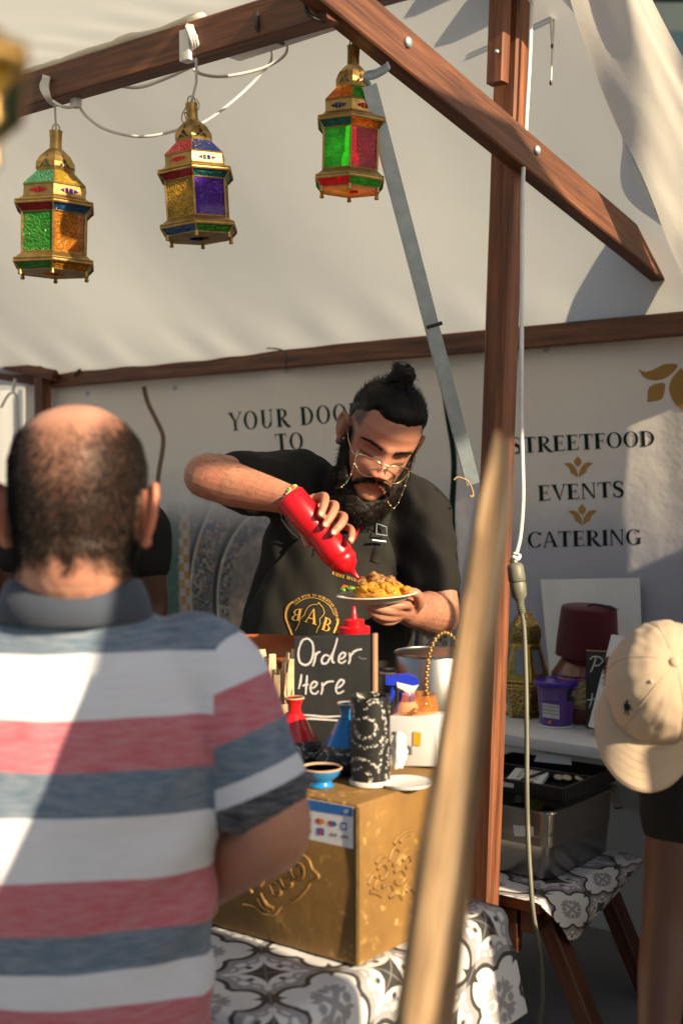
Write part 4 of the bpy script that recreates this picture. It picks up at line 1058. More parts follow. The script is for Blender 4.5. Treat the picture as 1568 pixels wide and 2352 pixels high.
# payment sticker on the front face
def quad_on(fn, pts, mb, mi, off): mb.add([fn(x, y, off) for x, y in pts], [list(range(len(pts)))], mi)
st = thing('payment_sticker', 'white and blue card payment sticker on the golden box', 'sticker', FL(*c8(390, 170)))
mb = MB(); cs = [c8(*p) for p in ((255, 74), (468, 112), (468, 252), (255, 205))]
mb.prism([FL(x, y, .0006) for x, y in cs], -E2 * .0008); mb.build('card', simple('sticker_white', (0.80, 0.80, 0.78), (0.74, 0.74, 0.72), .35), st)
mb = MB(); quad_on(FL, [c8(*p) for p in ((255, 75), (466, 113), (466, 145), (255, 110))], mb, 0, .0018); mb.build('header', simple('sticker_blue', (0.02, 0.16, 0.50), (0.02, 0.15, 0.46), .35), st, fix=False)
pm = [simple('logo_red', (0.72, 0.02, 0.01), None, .4), simple('logo_orange', (0.85, 0.30, 0.01), None, .4), simple('logo_blue', (0.03, 0.16, 0.50), None, .4), simple('logo_grey', (0.12, 0.13, 0.2), None, .4), simple('logo_white', (.8, .8, .8), None, .4)]
def logo(kind, cx, cy):
    mb = MB()
    def disc(x, y, r, mi, off): mb.add([FL(*c8(x + r * cos(a), y + r * sin(a) + r * cos(a) * .17), off) for a in [2 * pi * k / 16 for k in range(16)]], [list(range(16))], mi)
    def bar(x, y, w, h, mi, off): quad_on(FL, [c8(x - w, y - h - w * .17), c8(x + w, y - h + w * .17), c8(x + w, y + h + w * .17), c8(x - w, y + h - w * .17)], mb, mi, off)
    if kind == 'mc': disc(cx - 5, cy, 9, 0, .0018); disc(cx + 6, cy + 2, 9, 1, .0020)
    if kind == 'ma': disc(cx - 5, cy, 9, 0, .0018); disc(cx + 6, cy + 2, 9, 2, .0020)
    if kind == 'sq': bar(cx, cy, 10, 13, 2, .0018); bar(cx, cy - 3, 7, 1.6, 4, .0020); bar(cx, cy + 4, 7, 1.6, 4, .0020)
    if kind == 'jcb': bar(cx - 8, cy, 4, 12, 2, .0018); bar(cx, cy, 4, 12, 0, .0018); bar(cx + 8, cy + 2, 4, 12, 2, .0018)
    if kind == 'txt':
        for k in range(4): bar(cx - 9 + 6 * k, cy + k, 2, 4 + (k % 2) * 2, 3, .0018)
    if kind == 'wave':
        for k in range(3):
            strip_on(FL, [c8(cx + 4 * k, cy - 7), c8(cx + 4 * k + 3, cy), c8(cx + 4 * k, cy + 7)], 1.2, mb, 4, .0024)
        disc(cx - 2, cy, 3, 4, .0024)
    mb.build('logo', pm, st, fix=False)
for kd, x, y in (('txt', 318, 153), ('mc', 358, 158), ('ma', 399, 166), ('sq', 438, 176), ('txt', 318, 190), ('jcb', 360, 193), ('txt', 402, 203), ('txt', 440, 210), ('wave', 443, 127)): logo(kd, x, y)

# ---- things on the golden box --------------------------------------------
n = NT('black_speckled_ceramic'); uv = n.coord('UV', (9, 6, 1)); v = n.coord('Object')
dots = n.ramp(n.voro(v, 210), [(0.30, 1.0), (0.52, 0.0)]); big = n.math('SINE', n.math('MULTIPLY', n.voro(v, 16), 26.0))
mask = n.math('MULTIPLY', dots, n.ramp(big, [(0.25, 0.0), (0.5, 1.0)]))
c = n.mix(n.math('MULTIPLY', mask, .85), (0.012, 0.012, 0.011), (0.62, 0.61, 0.55))
M['can'] = n.done(n.principled(c, 0.42, 0, n.bump(mask, .5, .002)))
cb = PZ(850, 1800, BTOP + .001); yc = cb.y
cn = thing('patterned_holder', 'tall black cylinder with white dotted pattern on the golden box', 'holder', cb)
r_ = 46 * yc / 3000; h_ = .150
mb = MB(); mb.lathe([(r_ * .2, .001), (r_ * .985, .001), (r_, .006), (r_, h_), (r_ * .97, h_ + .001), (r_ * .93, h_), (r_ * .93, .01), (0, .008)], cb, UP, 48); mb.build('body', M['can'], cn, 40)
mb = MB(); mb.lathe([(r_ * 1.005, .0005), (r_ * 1.06, .001), (r_ * 1.07, .006), (r_ * 1.005, .009)], cb, UP, 48); mb.build('base_ring', simple('pale_glaze', (0.62, 0.58, 0.5), (0.5, 0.46, 0.4), .5), cn, 40)
M['blue_glaze'] = simple('blue_glaze', (0.012, 0.22, 0.52), (0.01, 0.17, 0.42), 0.12, 0, 12, Coat_Weight=0.6)
M['navy_glaze'] = simple('dark_blue_glaze', (0.02, 0.035, 0.06), (0.015, 0.028, 0.05), 0.25, 0, 30)
M['red_glaze'] = simple('red_glaze', (0.60, 0.012, 0.015), (0.5, 0.01, 0.012), 0.14, 0, 12, Coat_Weight=0.5)
M['terracotta'] = simple('terracotta_rim', (0.52, 0.34, 0.2), (0.42, 0.26, 0.15), 0.7, 0, 60)
bb = PZ(738, 1806, BTOP + .001); k_ = bb.y / 3000
bw = thing('footed_bowl', 'small sky blue footed bowl with pale rim on the golden box', 'bowl', bb)
mb = MB(); mb.lathe([(26 * k_, 0), (30 * k_, 2 * k_), (24 * k_, 10 * k_), (24 * k_, 14 * k_), (42 * k_, 28 * k_), (47 * k_, 42 * k_), (45 * k_, 42.5 * k_), (38 * k_, 28 * k_), (0, 20 * k_)], bb, UP, 40); mb.build('bowl', M['blue_glaze'], bw, 40)
mb = MB(); mb.lathe([(43 * k_, 41.5 * k_), (48 * k_, 42 * k_), (48.5 * k_, 44 * k_), (46 * k_, 46 * k_), (43 * k_, 44 * k_), (43 * k_, 41.5 * k_)], bb, UP, 40); mb.build('rim', M['terracotta'], bw, 40)
def tagine(base, k, label, glaze, dark, tall=1.0, tilt=(0, 0, 1)):
    t = thing('tagine_dish', label, 'tagine', base); ax = V(tilt).normalized()
    mb = MB(); mb.lathe([(34 * k, 0), (40 * k, 2 * k), (62 * k, 16 * k), (66 * k, 26 * k), (60 * k, 26 * k), (0, 18 * k)], base, ax, 40); mb.build('dish', M[dark], t, 40)
    mb = MB(); mb.lathe([(63 * k, 27 * k), (64 * k, 31 * k), (54 * k, 44 * k), (44 * k, 56 * k)], base, ax, 40); mb.build('lid_band', M['can'] if dark == 'navy_glaze' else M[dark], t, 60)
    mb = MB(); mb.lathe([(45 * k, 55 * k), (30 * k, 78 * k), (16 * k, 104 * k), (12.5 * k, 122 * k * tall), (13 * k, 142 * k * tall), (19 * k, 156 * k * tall), (17 * k, 158 * k * tall), (10 * k, 150 * k * tall), (0, 146 * k * tall)], base, ax, 40); mb.build('lid', M[glaze], t, 60)
    mb = MB(); mb.lathe([(17.2 * k, 156.5 * k * tall), (20 * k, 157 * k * tall), (19 * k, 160 * k * tall), (16 * k, 159 * k * tall), (17.2 * k, 156.5 * k * tall)], base, ax, 30); mb.build('knob_rim', M['terracotta'], t, 60)
    return t
tagine(PZ(797, 1773, BTOP), 1.2 * PZ(797, 1773, BTOP).y / 3000, 'blue tagine with tall conical lid behind the black patterned holder', 'blue_glaze', 'navy_glaze', .84)
tagine(PZ(676, 1760, BTOP), 1.2 * PZ(676, 1760, BTOP).y / 3000, 'red tagine with tall conical lid at the foot of the order sign', 'red_glaze', 'navy_glaze', .84)

# chalk board sign
sg0, sg1 = P(677, 1462, 2.42), P(857, 1456, 2.36); sgd = (sg1 - sg0).normalized(); sgn_up = (UP + V((.0, .10, 0))).normalized(); sgn = sgd.cross(sgn_up).normalized()
if sgn.y > 0: sgn = -sgn
sgt = thing('chalkboard_sign', 'black chalkboard sign reading Order Here on the golden box', 'sign', sg0)
zb = BTOP + .001; hgt = (sg0.z - zb) / sgn_up.z
M['slate'] = simple('chalkboard_black', (0.016, 0.017, 0.016), (0.032, 0.033, 0.031), 0.75, 0, 10)
mb = MB(); cc = (sg0 + sg1) / 2 - sgn_up * (hgt / 2); mb.box(cc, (sg1 - sg0) / 2, sgn_up * hgt / 2, sgn * .004, .001); mb.build('board', M['slate'], sgt, 30)
mb = MB(); mb.box(cc + sgd * ((sg1 - sg0).length / 2 + .0035), sgd * .003, sgn_up * (hgt / 2 + .001), sgn * .0062, .001); mb.build('edge', simple('raw_edge', (0.45, 0.22, 0.13), (0.38, 0.18, 0.1), .7), sgt, 30)
def c6(x, y): return (520.6 + .3516 * x, 1347.5 + .3516 * y)
SG = lambda x, y, o=.001: PP(x, y, cc + sgn * (.0042 + o), sgn)
strokes = {
 'letter_o': [[(500, 345), (475, 395), (468, 450), (480, 495), (515, 512), (548, 490), (565, 430), (560, 370), (530, 340), (495, 350), (480, 375)]],
 'letter_r': [[(580, 430), (575, 480), (562, 520)], [(572, 470), (590, 435), (612, 425)]],
 'letter_d': [[(668, 455), (645, 445), (622, 470), (625, 500), (650, 500), (672, 470), (705, 400), (722, 335)], [(705, 400), (690, 450), (690, 490), (705, 495)]],
 'letter_e': [[(730, 475), (760, 465), (775, 440), (755, 432), (735, 455), (732, 490), (755, 498), (780, 480)]],
 'letter_r.': [[(800, 430), (805, 470), (795, 505)], [(803, 465), (825, 430), (850, 415), (882, 408)]],
 'letter_h': [[(488, 572), (482, 620), (470, 668)], [(525, 578), (520, 640), (515, 705)], [(495, 650), (515, 640), (535, 640)]],
 'letter_e.': [[(548, 665), (575, 655), (590, 630), (568, 622), (548, 650), (552, 690), (580, 700), (600, 680)]],
 'letter_r..': [[(622, 625), (625, 665), (616, 705)], [(623, 655), (645, 630), (670, 620), (700, 618)]],
 'letter_e..': [[(712, 665), (745, 650), (765, 620), (745, 608), (722, 635), (712, 670), (728, 698), (765, 680)]],
 'underline': [[(495, 838), (560, 842), (640, 850), (750, 845)], [(470, 868), (540, 862), (640, 868), (740, 875)]],
}
for nm_, sts in strokes.items():
    if nm_ == 'underline':
        for s_ in sts:
            mb = MB(); strip_on(SG, [c6(*p) for p in s_], [3, 5, 5, 3.5], mb, 0, .0008); mb.build('chalk_line', M['chalk'], sgt, fix=False)
    else:
        mb = MB()
        for i, s_ in enumerate(sts): strip_on(SG, [c6(*p) for p in s_], [3.6, 5.0, 4.6, 3.6], mb, 0, .0008 + .0003 * i)
        mb.build('chalk_letter', M['chalk'], sgt, fix=False)
mb = MB(); strip_on(SG, [c6(860, 455), c6(880, 470), c6(912, 470)], 2.2, mb, 0, .0008); mb.build('chalk_mark', simple('faint_chalk', (.25, .25, .24), None, .9), sgt, fix=False)

# ---- counter behind the box ---------------------------------------------
CZ = 0.93
ct = thing('work_counter', 'dark wooden work counter in front of the bearded vendor', 'counter', S(1.45, 2.05, 0))
for k in range(4):
    b0 = lerp(2.05, 2.44, (k + .5) / 4); beam(S(1.58, b0, CZ - .02), S(3.3, b0, CZ - .02), .095, .035).build('plank', M['wood_dark'], ct, 30)
for a_ in (1.66, 3.2):
    for b_ in (2.09, 2.40): beam(S(a_, b_, 0), S(a_, b_, CZ - .04), .05, .05, up=E1).build('leg', M['wood_dark'], ct, 30)
def squeeze_top(mb, o, ax, r, k=1.0):
    mb.lathe([(r * 1.02, 0), (r * 1.03, .002), (r * 1.03, .022 * k), (r * .98, .024 * k), (r * .66, .026 * k), (r * .66, .044 * k), (r * .62, .046 * k), (r * .24, .048 * k), (r * .19, .060 * k), (r * .115, .086 * k), (r * .08, .088 * k), (0, .088 * k)], o, ax, 32)
kb = P(812, 1455, 2.56); rk = 37 * 2.56 / 3000
kt = thing('squeeze_bottle', 'upright red squeeze bottle standing behind the chalkboard sign', 'bottle', V((kb.x, kb.y, CZ)))
mb = MB(); squeeze_top(mb, kb, UP, rk, .92 * 60 * 2.56 / 3000 / .0811 * 1.05); mb.build('nozzle_cap', M['red_plastic'], kt, 40)
hb_ = kb.z - CZ
mb = MB(); mb.lathe([(rk * .9, 0), (rk * .98, .004), (rk, .02), (rk, hb_ * .45), (rk * .9, hb_ * .6), (rk, hb_ * .78), (rk * .97, hb_ - .008), (rk * .85, hb_ - .001)], V((kb.x, kb.y, CZ)), UP, 32); mb.build('bottle', M['red_plastic'], kt, 50)
# red tall box edge behind the sign
mb = MB(); rb = P(835, 1530, 2.50); mb.box(V((rb.x, rb.y, CZ + .09)), sgd * .024, sgn * .02, UP * .09, .002)
tag(mb.build('red_carton', simple('red_card', (0.6, 0.01, 0.01), (0.5, 0.01, 0.01), .5), None, 30), 'narrow red carton hidden behind the right edge of the order sign', 'carton')
# white package with barcode
pk = PZ(940, 1800, BTOP + .001)
wp = thing('white_package', 'white product package with barcode and yellow label at the back of the box top', 'package', pk)
pc = P(944, 1716, 2.32)
mb = MB(); ph = (P(944, 1650, 2.32).z - BTOP) / 2
mb.box(V((pc.x + .012, pc.y + .03, BTOP + .002 + ph)), sgd * .047, (V((sgd.y, -sgd.x, 0))) * .03, UP * ph, .003); mb.build('carton', M['white_paper'], wp, 30)
pn = V((sgd.y, -sgd.x, 0)).normalized(); pn = pn if pn.y < 0 else -pn
PF = lambda x, y, o=.001: PP(x, y, V((pc.x + .012, pc.y + .03, 0)) + pn * (.0302 + o), pn)
mb = MB(); quad_on(PF, [c6(*p) for p in ((1218, 945), (1268, 955), (1264, 1042), (1216, 1035))], mb, 0, .001); mb.build('label', simple('yellow_label', (0.85, 0.5, 0.02), None, .5), wp, fix=False)
mb = MB()
for k in range(12):
    x = 1135 + 6.3 * k; quad_on(PF, [c6(x, 1030 + k), c6(x + (2 + k % 3), 1030 + k), c6(x + (2 + k % 3), 1095 + k * .4), c6(x, 1095 + k * .4)], mb, 0, .001)
mb.build('barcode', M['print_dark'], wp, fix=False)['kind'] = 'stuff'
mb = MB()
for k in range(4): quad_on(PF, [c6(1082 + 14 * k, 945 + k), c6(1091 + 14 * k, 945 + k), c6(1093 + 14 * k, 968 + k), c6(1084 + 14 * k, 968 + k)], mb, 0, .001)
mb.build('printed_text', M['print_dark'], wp, fix=False)['kind'] = 'stuff'
tr0 = PZ(935, 1796, BTOP + .0015)
mb = MB(); 
mb.lathe([(.03, 0), (.043, .001), (.045, .006), (.041, .004), (0, .003)], V((tr0.x - .004, tr0.y - .015, BTOP + .0005)), UP, 32)
tag(mb.build('saucer', M['white_plastic'], None, 40), 'small white saucer between the patterned holder and the stake', 'saucer')
# crumpled white paper
mb = MB(); cpp = P(915, 1725, 2.20); mb.ball(cpp, (.014, .012, .030), 20, 14)
mb.v = [cpp + (p - cpp) * (1 + .35 * nz(p, 90)) for p in mb.v]
mb.v = [V((p.x, p.y, p.z)) for p in mb.v]
tag(mb.build('paper_napkin', M['white_paper'], None, 25), 'crumpled white napkin beside the patterned holder', 'napkin')
# glass basket with gold handle
gk = P(962, 1672, 2.36); kk = 2.36 / 3000
gt = thing('glass_basket', 'amber glass candy basket with beaded gold handle beside the wooden stake', 'basket', gk)
n = NT('amber_glass'); tr = n.new('ShaderNodeBsdfTransparent'); n.put(tr.inputs[0], (1.0, 0.78, 0.55)); 
gg = n.principled((0.8, 0.30, 0.08), .08, 0, n.bump(n.voro(n.coord('Object'), 90), .6, .004), Specular_IOR_Level=.9); mx_ = n.new('ShaderNodeMixShader'); mx_.inputs[0].default_value = .28; n.ln(tr.outputs[0], mx_.inputs[1]); n.ln(gg, mx_.inputs[2]); M['amber_glass'] = n.done(mx_.outputs[0])
mb = MB(); prof = [(24, 0), (34, 4), (42, 20), (44, 40), (40, 62), (36, 76), (38, 80)]
seg = 40; vs = []
for r, h in prof:
    for k in range(seg): a = 2 * pi * k / seg; rr = r * kk * (1 + .06 * cos(10 * a)); vs.append(gk + V((rr * cos(a), rr * sin(a), h * kk)))
fs = [[i * seg + k, i * seg + (k + 1) % seg, (i + 1) * seg + (k + 1) % seg, (i + 1) * seg + k] for i in range(len(prof) - 1) for k in range(seg)] + [list(range(seg))[::-1]]
mb.add(vs, fs); mb.build('bowl', M['amber_glass'], gt, 60)
M['coin'] = simple('gold_coin', (0.7, 0.42, 0.12), (0.5, 0.28, 0.07), .3, .9, 60)
for k in range(16):
    a = random.uniform(0, 6.28); r = random.uniform(0, .024); ax = V((random.uniform(-.8, .8), random.uniform(-.8, .8), 1)).normalized()
    mb = MB(); mb.lathe([(.009, -.001), (.0095, 0), (.009, .001)], gk + V((r * cos(a), r * sin(a), .006 + .0021 * k)), ax, 14); mb.build('gold_disc', M['coin'], gt, 40)
for k, pts in enumerate(([(1330, 790), (1302, 700), (1300, 600), (1310, 500), (1330, 400), (1370, 330), (1420, 300), (1470, 330), (1500, 400), (1515, 500), (1515, 600), (1500, 700)],)):
    pp = catmull([P(*c6(x, y), 2.36) for x, y in pts], 10); mb = MB(); mb.tube(pp, .0022, 6); mb.build('handle', M['brass'], gt, 60)
    mb = MB()
    for i, p in enumerate(pp[::2]): mb.ball(p + V((.002 * (i % 2), -.001, 0)), .0036, 8, 6)
    mb.build('handle_beads', M['brass'], gt, 60)['kind'] = 'stuff'
# blue spray bottle
sb = thing('spray_bottle', 'bottle with blue and white trigger spray head beside the steel pot', 'spray bottle', P(925, 1640, 2.5))
M['blue_plastic'] = simple('blue_plastic', (0.01, 0.035, 0.48), (0.01, 0.03, 0.42), .3)
SP = lambda x, y: P(*c6(x, y), 2.50)
mb = MB(); mb.prism([SP(*p) + V((0, -.012, 0)) for p in ((1035, 582), (1065, 585), (1105, 572), (1190, 570), (1240, 590), (1255, 630), (1215, 640), (1110, 612), (1100, 640), (1036, 636))], V((0, .024, 0))); mb.build('spray_head', M['blue_plastic'], sb, 30)
mb = MB(); mb.prism([SP(*p) + V((0, -.0125, 0)) for p in ((1108, 616), (1215, 642), (1252, 634), (1215, 690), (1180, 690), (1150, 668), (1112, 650))], V((0, .025, 0))); mb.build('grip', M['white_plastic'], sb, 30)
mb = MB(); mb.tube(catmull([SP(1080, 630), SP(1082, 670), SP(1072, 715), SP(1052, 750)], 5), [.006] * 16, 8); mb.build('trigger', M['blue_plastic'], sb, 60)
mb = MB(); bx_ = SP(1175, 700); mb.lathe([(.0, -.16), (.032, -.158), (.034, -.15), (.034, -.06), (.02, -.02), (.013, -.012)], bx_, UP, 28); mb.build('bottle', simple('pale_bottle', (.55, .6, .68), (.5, .55, .62), .3), sb, 40)
mb = MB(); mb.lathe([(.015, -.014), (.0155, .002), (.014, .004)], bx_, UP, 24); mb.build('collar', M['blue_plastic'], sb, 40)
# steel pot
pp_ = P(990, 1470, 2.86); kk = 2.86 / 3000; rp_ = 84 * kk
pot = thing('steel_pot', 'stainless steel cooking pot behind the spray bottle', 'pot', V((pp_.x, pp_.y, CZ)))
hp_ = pp_.z - CZ
mb = MB(); mb.lathe([(rp_ * .9, 0), (rp_ * .98, .008), (rp_, .02), (rp_, hp_ - .03), (rp_ * .985, hp_ - .028), (rp_ * .98, .02), (0, .012)], V((pp_.x, pp_.y, CZ)), UP, 56); mb.build('body', M['stainless'], pot, 40)
mb = MB(); mb.lathe([(rp_ * 1.0, hp_ - .031), (rp_ * 1.035, hp_ - .030), (rp_ * 1.04, hp_ - .026), (rp_ * 1.0, hp_ - .024), (rp_ * .98, hp_ - .027)], V((pp_.x, pp_.y, CZ)), UP, 56); mb.build('rim', M['stainless'], pot, 60)
for sgn_ in (-1, 1):
    hx = V((pp_.x, pp_.y, CZ + hp_ - .07)) + V((sgn_ * rp_ * .98, 0, 0)); mb = MB()
    mb.tube(catmull([hx + V((0, -.035, .0)), hx + V((sgn_ * .03, -.03, .0)), hx + V((sgn_ * .035, 0, 0)), hx + V((sgn_ * .03, .03, 0)), hx + V((0, .035, 0))], 5), .005, 8); mb.build('handle', M['stainless'], pot, 60)
# a second lower pan in front of the vendor on the right
# orange wooden tray with cutlery tub
tb = P(620, 1500, 2.86); kk = 2.86 / 3000
M['orange_wood'] = simple('oiled_orange_wood', (0.30, 0.085, 0.022), (0.2, 0.05, 0.014), .25, 0, 12, .1)
mb = MB(); cc_ = P(610, 1492, 2.90)
mb.lathe([(.10, -.06), (.15, -.04), (.178, -.006), (.182, .004), (.172, .008), (.158, -.004), (.13, -.035), (0, -.045)], cc_, V((.02, -.03, 1)), 56)
br_ = mb.build('wooden_bowl', M['orange_wood'], None, 40); tag(br_, 'large oiled orange wooden bowl in front of the vendor', 'bowl')
mb = MB(); mb.lathe([(.06, 0), (.11, .002), (.115, .03), (.10, .17 - .06)], V((cc_.x, cc_.y, CZ)), UP, 32)
tag(mb.build('bowl_stand', M['wood_dark'], None, 40), 'dark turned stand under the orange wooden bowl', 'stand')
cu = P(632, 1600, 2.62); ctb = thing('cutlery_tub', 'tub packed with pale wooden forks behind the striped shirt', 'cutlery', V((cu.x, cu.y, CZ)))
mb = MB(); mb.lathe([(.036, 0), (.038, .002), (.045, .155), (.043, .155), (.036, .004), (0, .004)], V((cu.x, cu.y, CZ)), UP, 32); mb.build('tub', simple('kraft_card', (0.45, 0.30, 0.18), (0.38, 0.25, 0.14), .8), ctb, 40)
M['birch'] = simple('birch_cutlery', (0.62, 0.46, 0.28), (0.5, 0.36, 0.2), .7, 0, 60)
for k in range(38):
    a = random.uniform(0, 6.28); r = sqrt(random.uniform(0, 1)) * .034; lx = V((cos(a), sin(a), 0)); b0 = V((cu.x, cu.y, CZ + .01)) + lx * r * .7; hh = random.uniform(.195, .245)
    tp = b0 + UP * hh + lx * (r * .7 + .01) + V((random.uniform(-.01, .01), 0, 0)); w = V((cos(a + 1.2), sin(a + 1.2), 0)); nn_ = (tp - b0).normalized().cross(w)
    mb = MB(); mb.prism([b0 - w * .003, b0 + w * .003, lerp(b0, tp, .7) + w * .0035, lerp(b0, tp, .8) + w * .007, tp + w * .006, tp - w * .006, lerp(b0, tp, .8) - w * .007, lerp(b0, tp, .7) - w * .0035], nn_ * .0016); mb.build('fork', M['birch'], ctb, 40)
# ---- white side table and its goods ---------------------------------------
SZ = 0.745
wt = thing('white_table', 'white folding table along the banner carrying lantern, tub and fez', 'table', S(1.2, 3.2, 0))
M['white_table'] = simple('white_table_plastic', (0.66, 0.66, 0.66), (0.58, 0.58, 0.58), 0.45, 0, 8)
mb = MB(); mb.box(S(1.32, 3.70, SZ - .018), E1 * .98, E2 * .26, UP * .018, .006); mb.build('table_top', M['white_table'], wt, 40)
mb = MB(); mb.box(S(1.32, 3.60, SZ - .056), E1 * .93, E2 * .012, UP * .018, .003); mb.build('rail', M['white_table'], wt, 40)
for a_ in (.5, 2.15):
    for b_ in (3.52, 3.92):
        mb = MB(); mb.tube([S(a_, b_, 0), S(a_, b_, SZ - .05)], .014, 12); mb.build('leg', M['steel'], wt, 60)
def c7(x, y): return (1071.9 + .3164 * x, 1316.9 + .3164 * y)
# brass table lantern
lb_ = PZ(*c7(415, 1030), SZ + .001); kq = lb_.y / 3000 * .3164    # metres per crop pixel
bl = thing('table_lantern', 'pierced brass table lantern with frosted panes on the white table', 'lantern', lb_)
ax0 = radians(-90 + 8)
def rr(hw, h): return hexring(lb_, UP, V((1, 0, 0)), V((0, 1, 0)), hw * kq / .90, h * kq, ax0)
prof = [(120, 10), (112, 40), (150, 210), (158, 235), (160, 262), (162, 268), (100, 520), (98, 525), (106, 545), (112, 600), (98, 660), (60, 720), (32, 760), (28, 770)]
n = NT('pierced_brass'); v = n.coord('Object', (1, 1, 1))
hol = n.ramp(n.voro(v, 120, 'DISTANCE_TO_EDGE'), [(0.10, 0.0), (0.16, 1.0)])
c = n.mix(hol, (0.62, 0.44, 0.13), (0.05, 0.035, 0.012))
M['pierced'] = n.done(n.principled(c, .3, n.math('SUBTRACT', .95, hol, clamp=True), n.bump(n.math('SUBTRACT', 1.0, hol), .8, .003)))
def hexbody(rows, name, mat):
    mb = MB(); R = [rr(*r) for r in rows]
    for i in range(len(R) - 1):
        for k in range(6): l = (k + 1) % 6; mb.add([R[i][k], R[i][l], R[i + 1][l], R[i + 1][k]], [[0, 1, 2, 3]])
    return mb.build(name, mat, bl)
hexbody(prof[:3], 'lower_body', M['pierced'])
hexbody(prof[2:6], 'waist_band', M['pierced'])
hexbody(prof[7:], 'dome', M['pierced'])
R0, R1 = rr(162, 268), rr(100, 520)
for k in range(6):
    l = (k + 1) % 6; cc = (R0[k] + R0[l] + R1[l] + R1[k]) / 4; nn = (R0[l] - R0[k]).cross(R1[k] - R0[k]).normalized(); nn = nn if nn.dot(cc - V((lb_.x, lb_.y, cc.z))) > 0 else -nn
    def fp(a, b, o=0): return R0[k].lerp(R0[l], a).lerp(R1[k].lerp(R1[l], a), b) + nn * o
    MB().prism([fp(.08, .06), fp(.92, .06), fp(.92, .96), fp(.08, .96)], -nn * .002).build('pane', simple('frosted_pane', (0.20, 0.25, 0.27), (0.15, 0.19, 0.21), .35), bl)
    fr = MB()
    outer = [(0, 0), (1, 0), (1, 1), (0, 1)]; inner = [(.26, .20), (.74, .20), (.82, .88), (.18, .88)]
    for i in range(4):
        j = (i + 1) % 4; fr.add([fp(*outer[i], .0012), fp(*outer[j], .0012), fp(*inner[j], .0012), fp(*inner[i], .0012)], [[0, 1, 2, 3]])
    fr.build('pane_surround', M['brass_table'], bl)
    ft_ = MB(); p0 = rr(120, 10)[k]; ft_.lathe([(.008, -10 * kq), (.009, -6 * kq), (.006, 8 * kq)], p0, UP, 8); ft_.build('foot', M['brass_table'], bl, 60)
mb = MB()
for R, r in ((rr(158, 236), .004), (rr(162, 268), .003), (rr(100, 521), .0035), (rr(152, 212), .003)): mb.tube(R, r, 6, closed=True)
for k in range(6): mb.tube([R0[k], R1[k]], .0035, 6)
mb.build('frame', M['brass_table'], bl, 60)
# purple tub
tb_ = PZ(*c7(645, 1105), SZ + .001); kq = tb_.y / 3000 * .3164
pt_ = thing('plastic_tub', 'purple plastic tub of dried plums with barcode on the white table', 'tub', tb_)
M['tub_purple'] = simple('purple_tub', (0.10, 0.04, 0.24), (0.085, 0.035, 0.2), .3)
mb = MB(); mb.lathe([(112 * kq, 0), (118 * kq, 4 * kq), (119 * kq, 16 * kq), (141 * kq, 320 * kq), (138 * kq, 320 * kq)], tb_, UP, 48); mb.build('tub', M['tub_purple'], pt_, 50)
mb = MB(); mb.lathe([(113 * kq, -.0005), (121 * kq, 1 * kq), (122 * kq, 12 * kq), (119 * kq, 14 * kq)], tb_, UP, 48); mb.build('base_rim', M['white_plastic'], pt_, 50)
mb = MB(); mb.lathe([(150 * kq, 300 * kq), (160 * kq, 302 * kq), (163 * kq, 318 * kq), (161 * kq, 330 * kq), (150 * kq, 338 * kq), (146 * kq, 330 * kq), (0, 330 * kq)], tb_, UP, 48); mb.build('lid', simple('purple_lid', (0.045, 0.02, 0.30), (0.04, 0.018, 0.26), .22), pt_, 40)
TUBV = bvh_of(MB().lathe([(118.5 * kq, 4 * kq), (119 * kq, 16 * kq), (141 * kq, 320 * kq), (138 * kq, 320 * kq)], tb_, UP, 64).mesh('t'))
onT = lambda x, y, o=.0008: on(TUBV, *c7(x, y), o)
def tq(pts, name, mat, off=.0008):
    mb = MB()
    # subdivide across so that it follows the curve
    (x0, y0), (x1, y1), (x2, y2), (x3, y3) = pts; vs = []
    for j in range(9):
        f = j / 8
        for (xa, ya, xb, yb) in ((x0, y0, x1, y1), (x3, y3, x2, y2)):
            p = onT(lerp(xa, xb, f), lerp(ya, yb, f), off)
            if p is None: return
            vs.append(p)
    mb.add(vs, [[2 * j, 2 * j + 2, 2 * j + 3, 2 * j + 1] for j in range(8)]); return mb.build(name, mat, pt_, 180, fix=False)
tq([(545, 940), (668, 958), (668, 1058), (548, 1040)], 'barcode_label', M['white_paper'])
mb = MB()
for k in range(11):
    y = 950 + 8.6 * k; strip_on(lambda x, yy, o: onT(x, yy, .0014), [(548, y - 6), (608, y + 3), (665, y + 10)], 1.6 + 2.6 * ((k * 7) % 3) / 2, mb)
mb.build('barcode', M['print_dark'], pt_, fix=False)['kind'] = 'stuff'
tq([(722, 850), (775, 835), (772, 930), (720, 930)], 'dark_panel', M['black'], .0006)
mb = MB(); ring_ = [onT(728 + 44 * cos(a), 1015 + 88 * sin(a), .0009) for a in [2 * pi * k / 24 for k in range(24)]]; cen = onT(728, 1015, .0012)
if all(p is not None for p in ring_): mb.add(ring_ + [cen], [[k, (k + 1) % 24, 24] for k in range(24)]); mb.build('plum_picture', simple('plum_print', (0.02, 0.018, 0.022), (0.11, 0.10, 0.12), .4, 0, 300), pt_, fix=False)
mb = MB()
for row in range(9):
    for k in range(6):
        x = 540 + 21 * k; y = 838 + 10 * row + (x - 600) * .06; strip_on(lambda xx, yy, o: onT(xx, yy, .0009), [(x, y), (x + 15, y + 1)], 2.2, mb)
mb.build('small_print', simple('lilac_print', (.35, .3, .45), None, .5), pt_, fix=False)['kind'] = 'stuff'
def tub_text(s, x0, y0, w, cap):
    mb = MB(); W_ = text_width(s)
    put_text(s, lambda x, y, l: onT(x0 + x / W_ * w, y0 - y * cap, .0012 + l * .0001), mb); mb.build('lettering', M['white_paper'], pt_, fix=False)
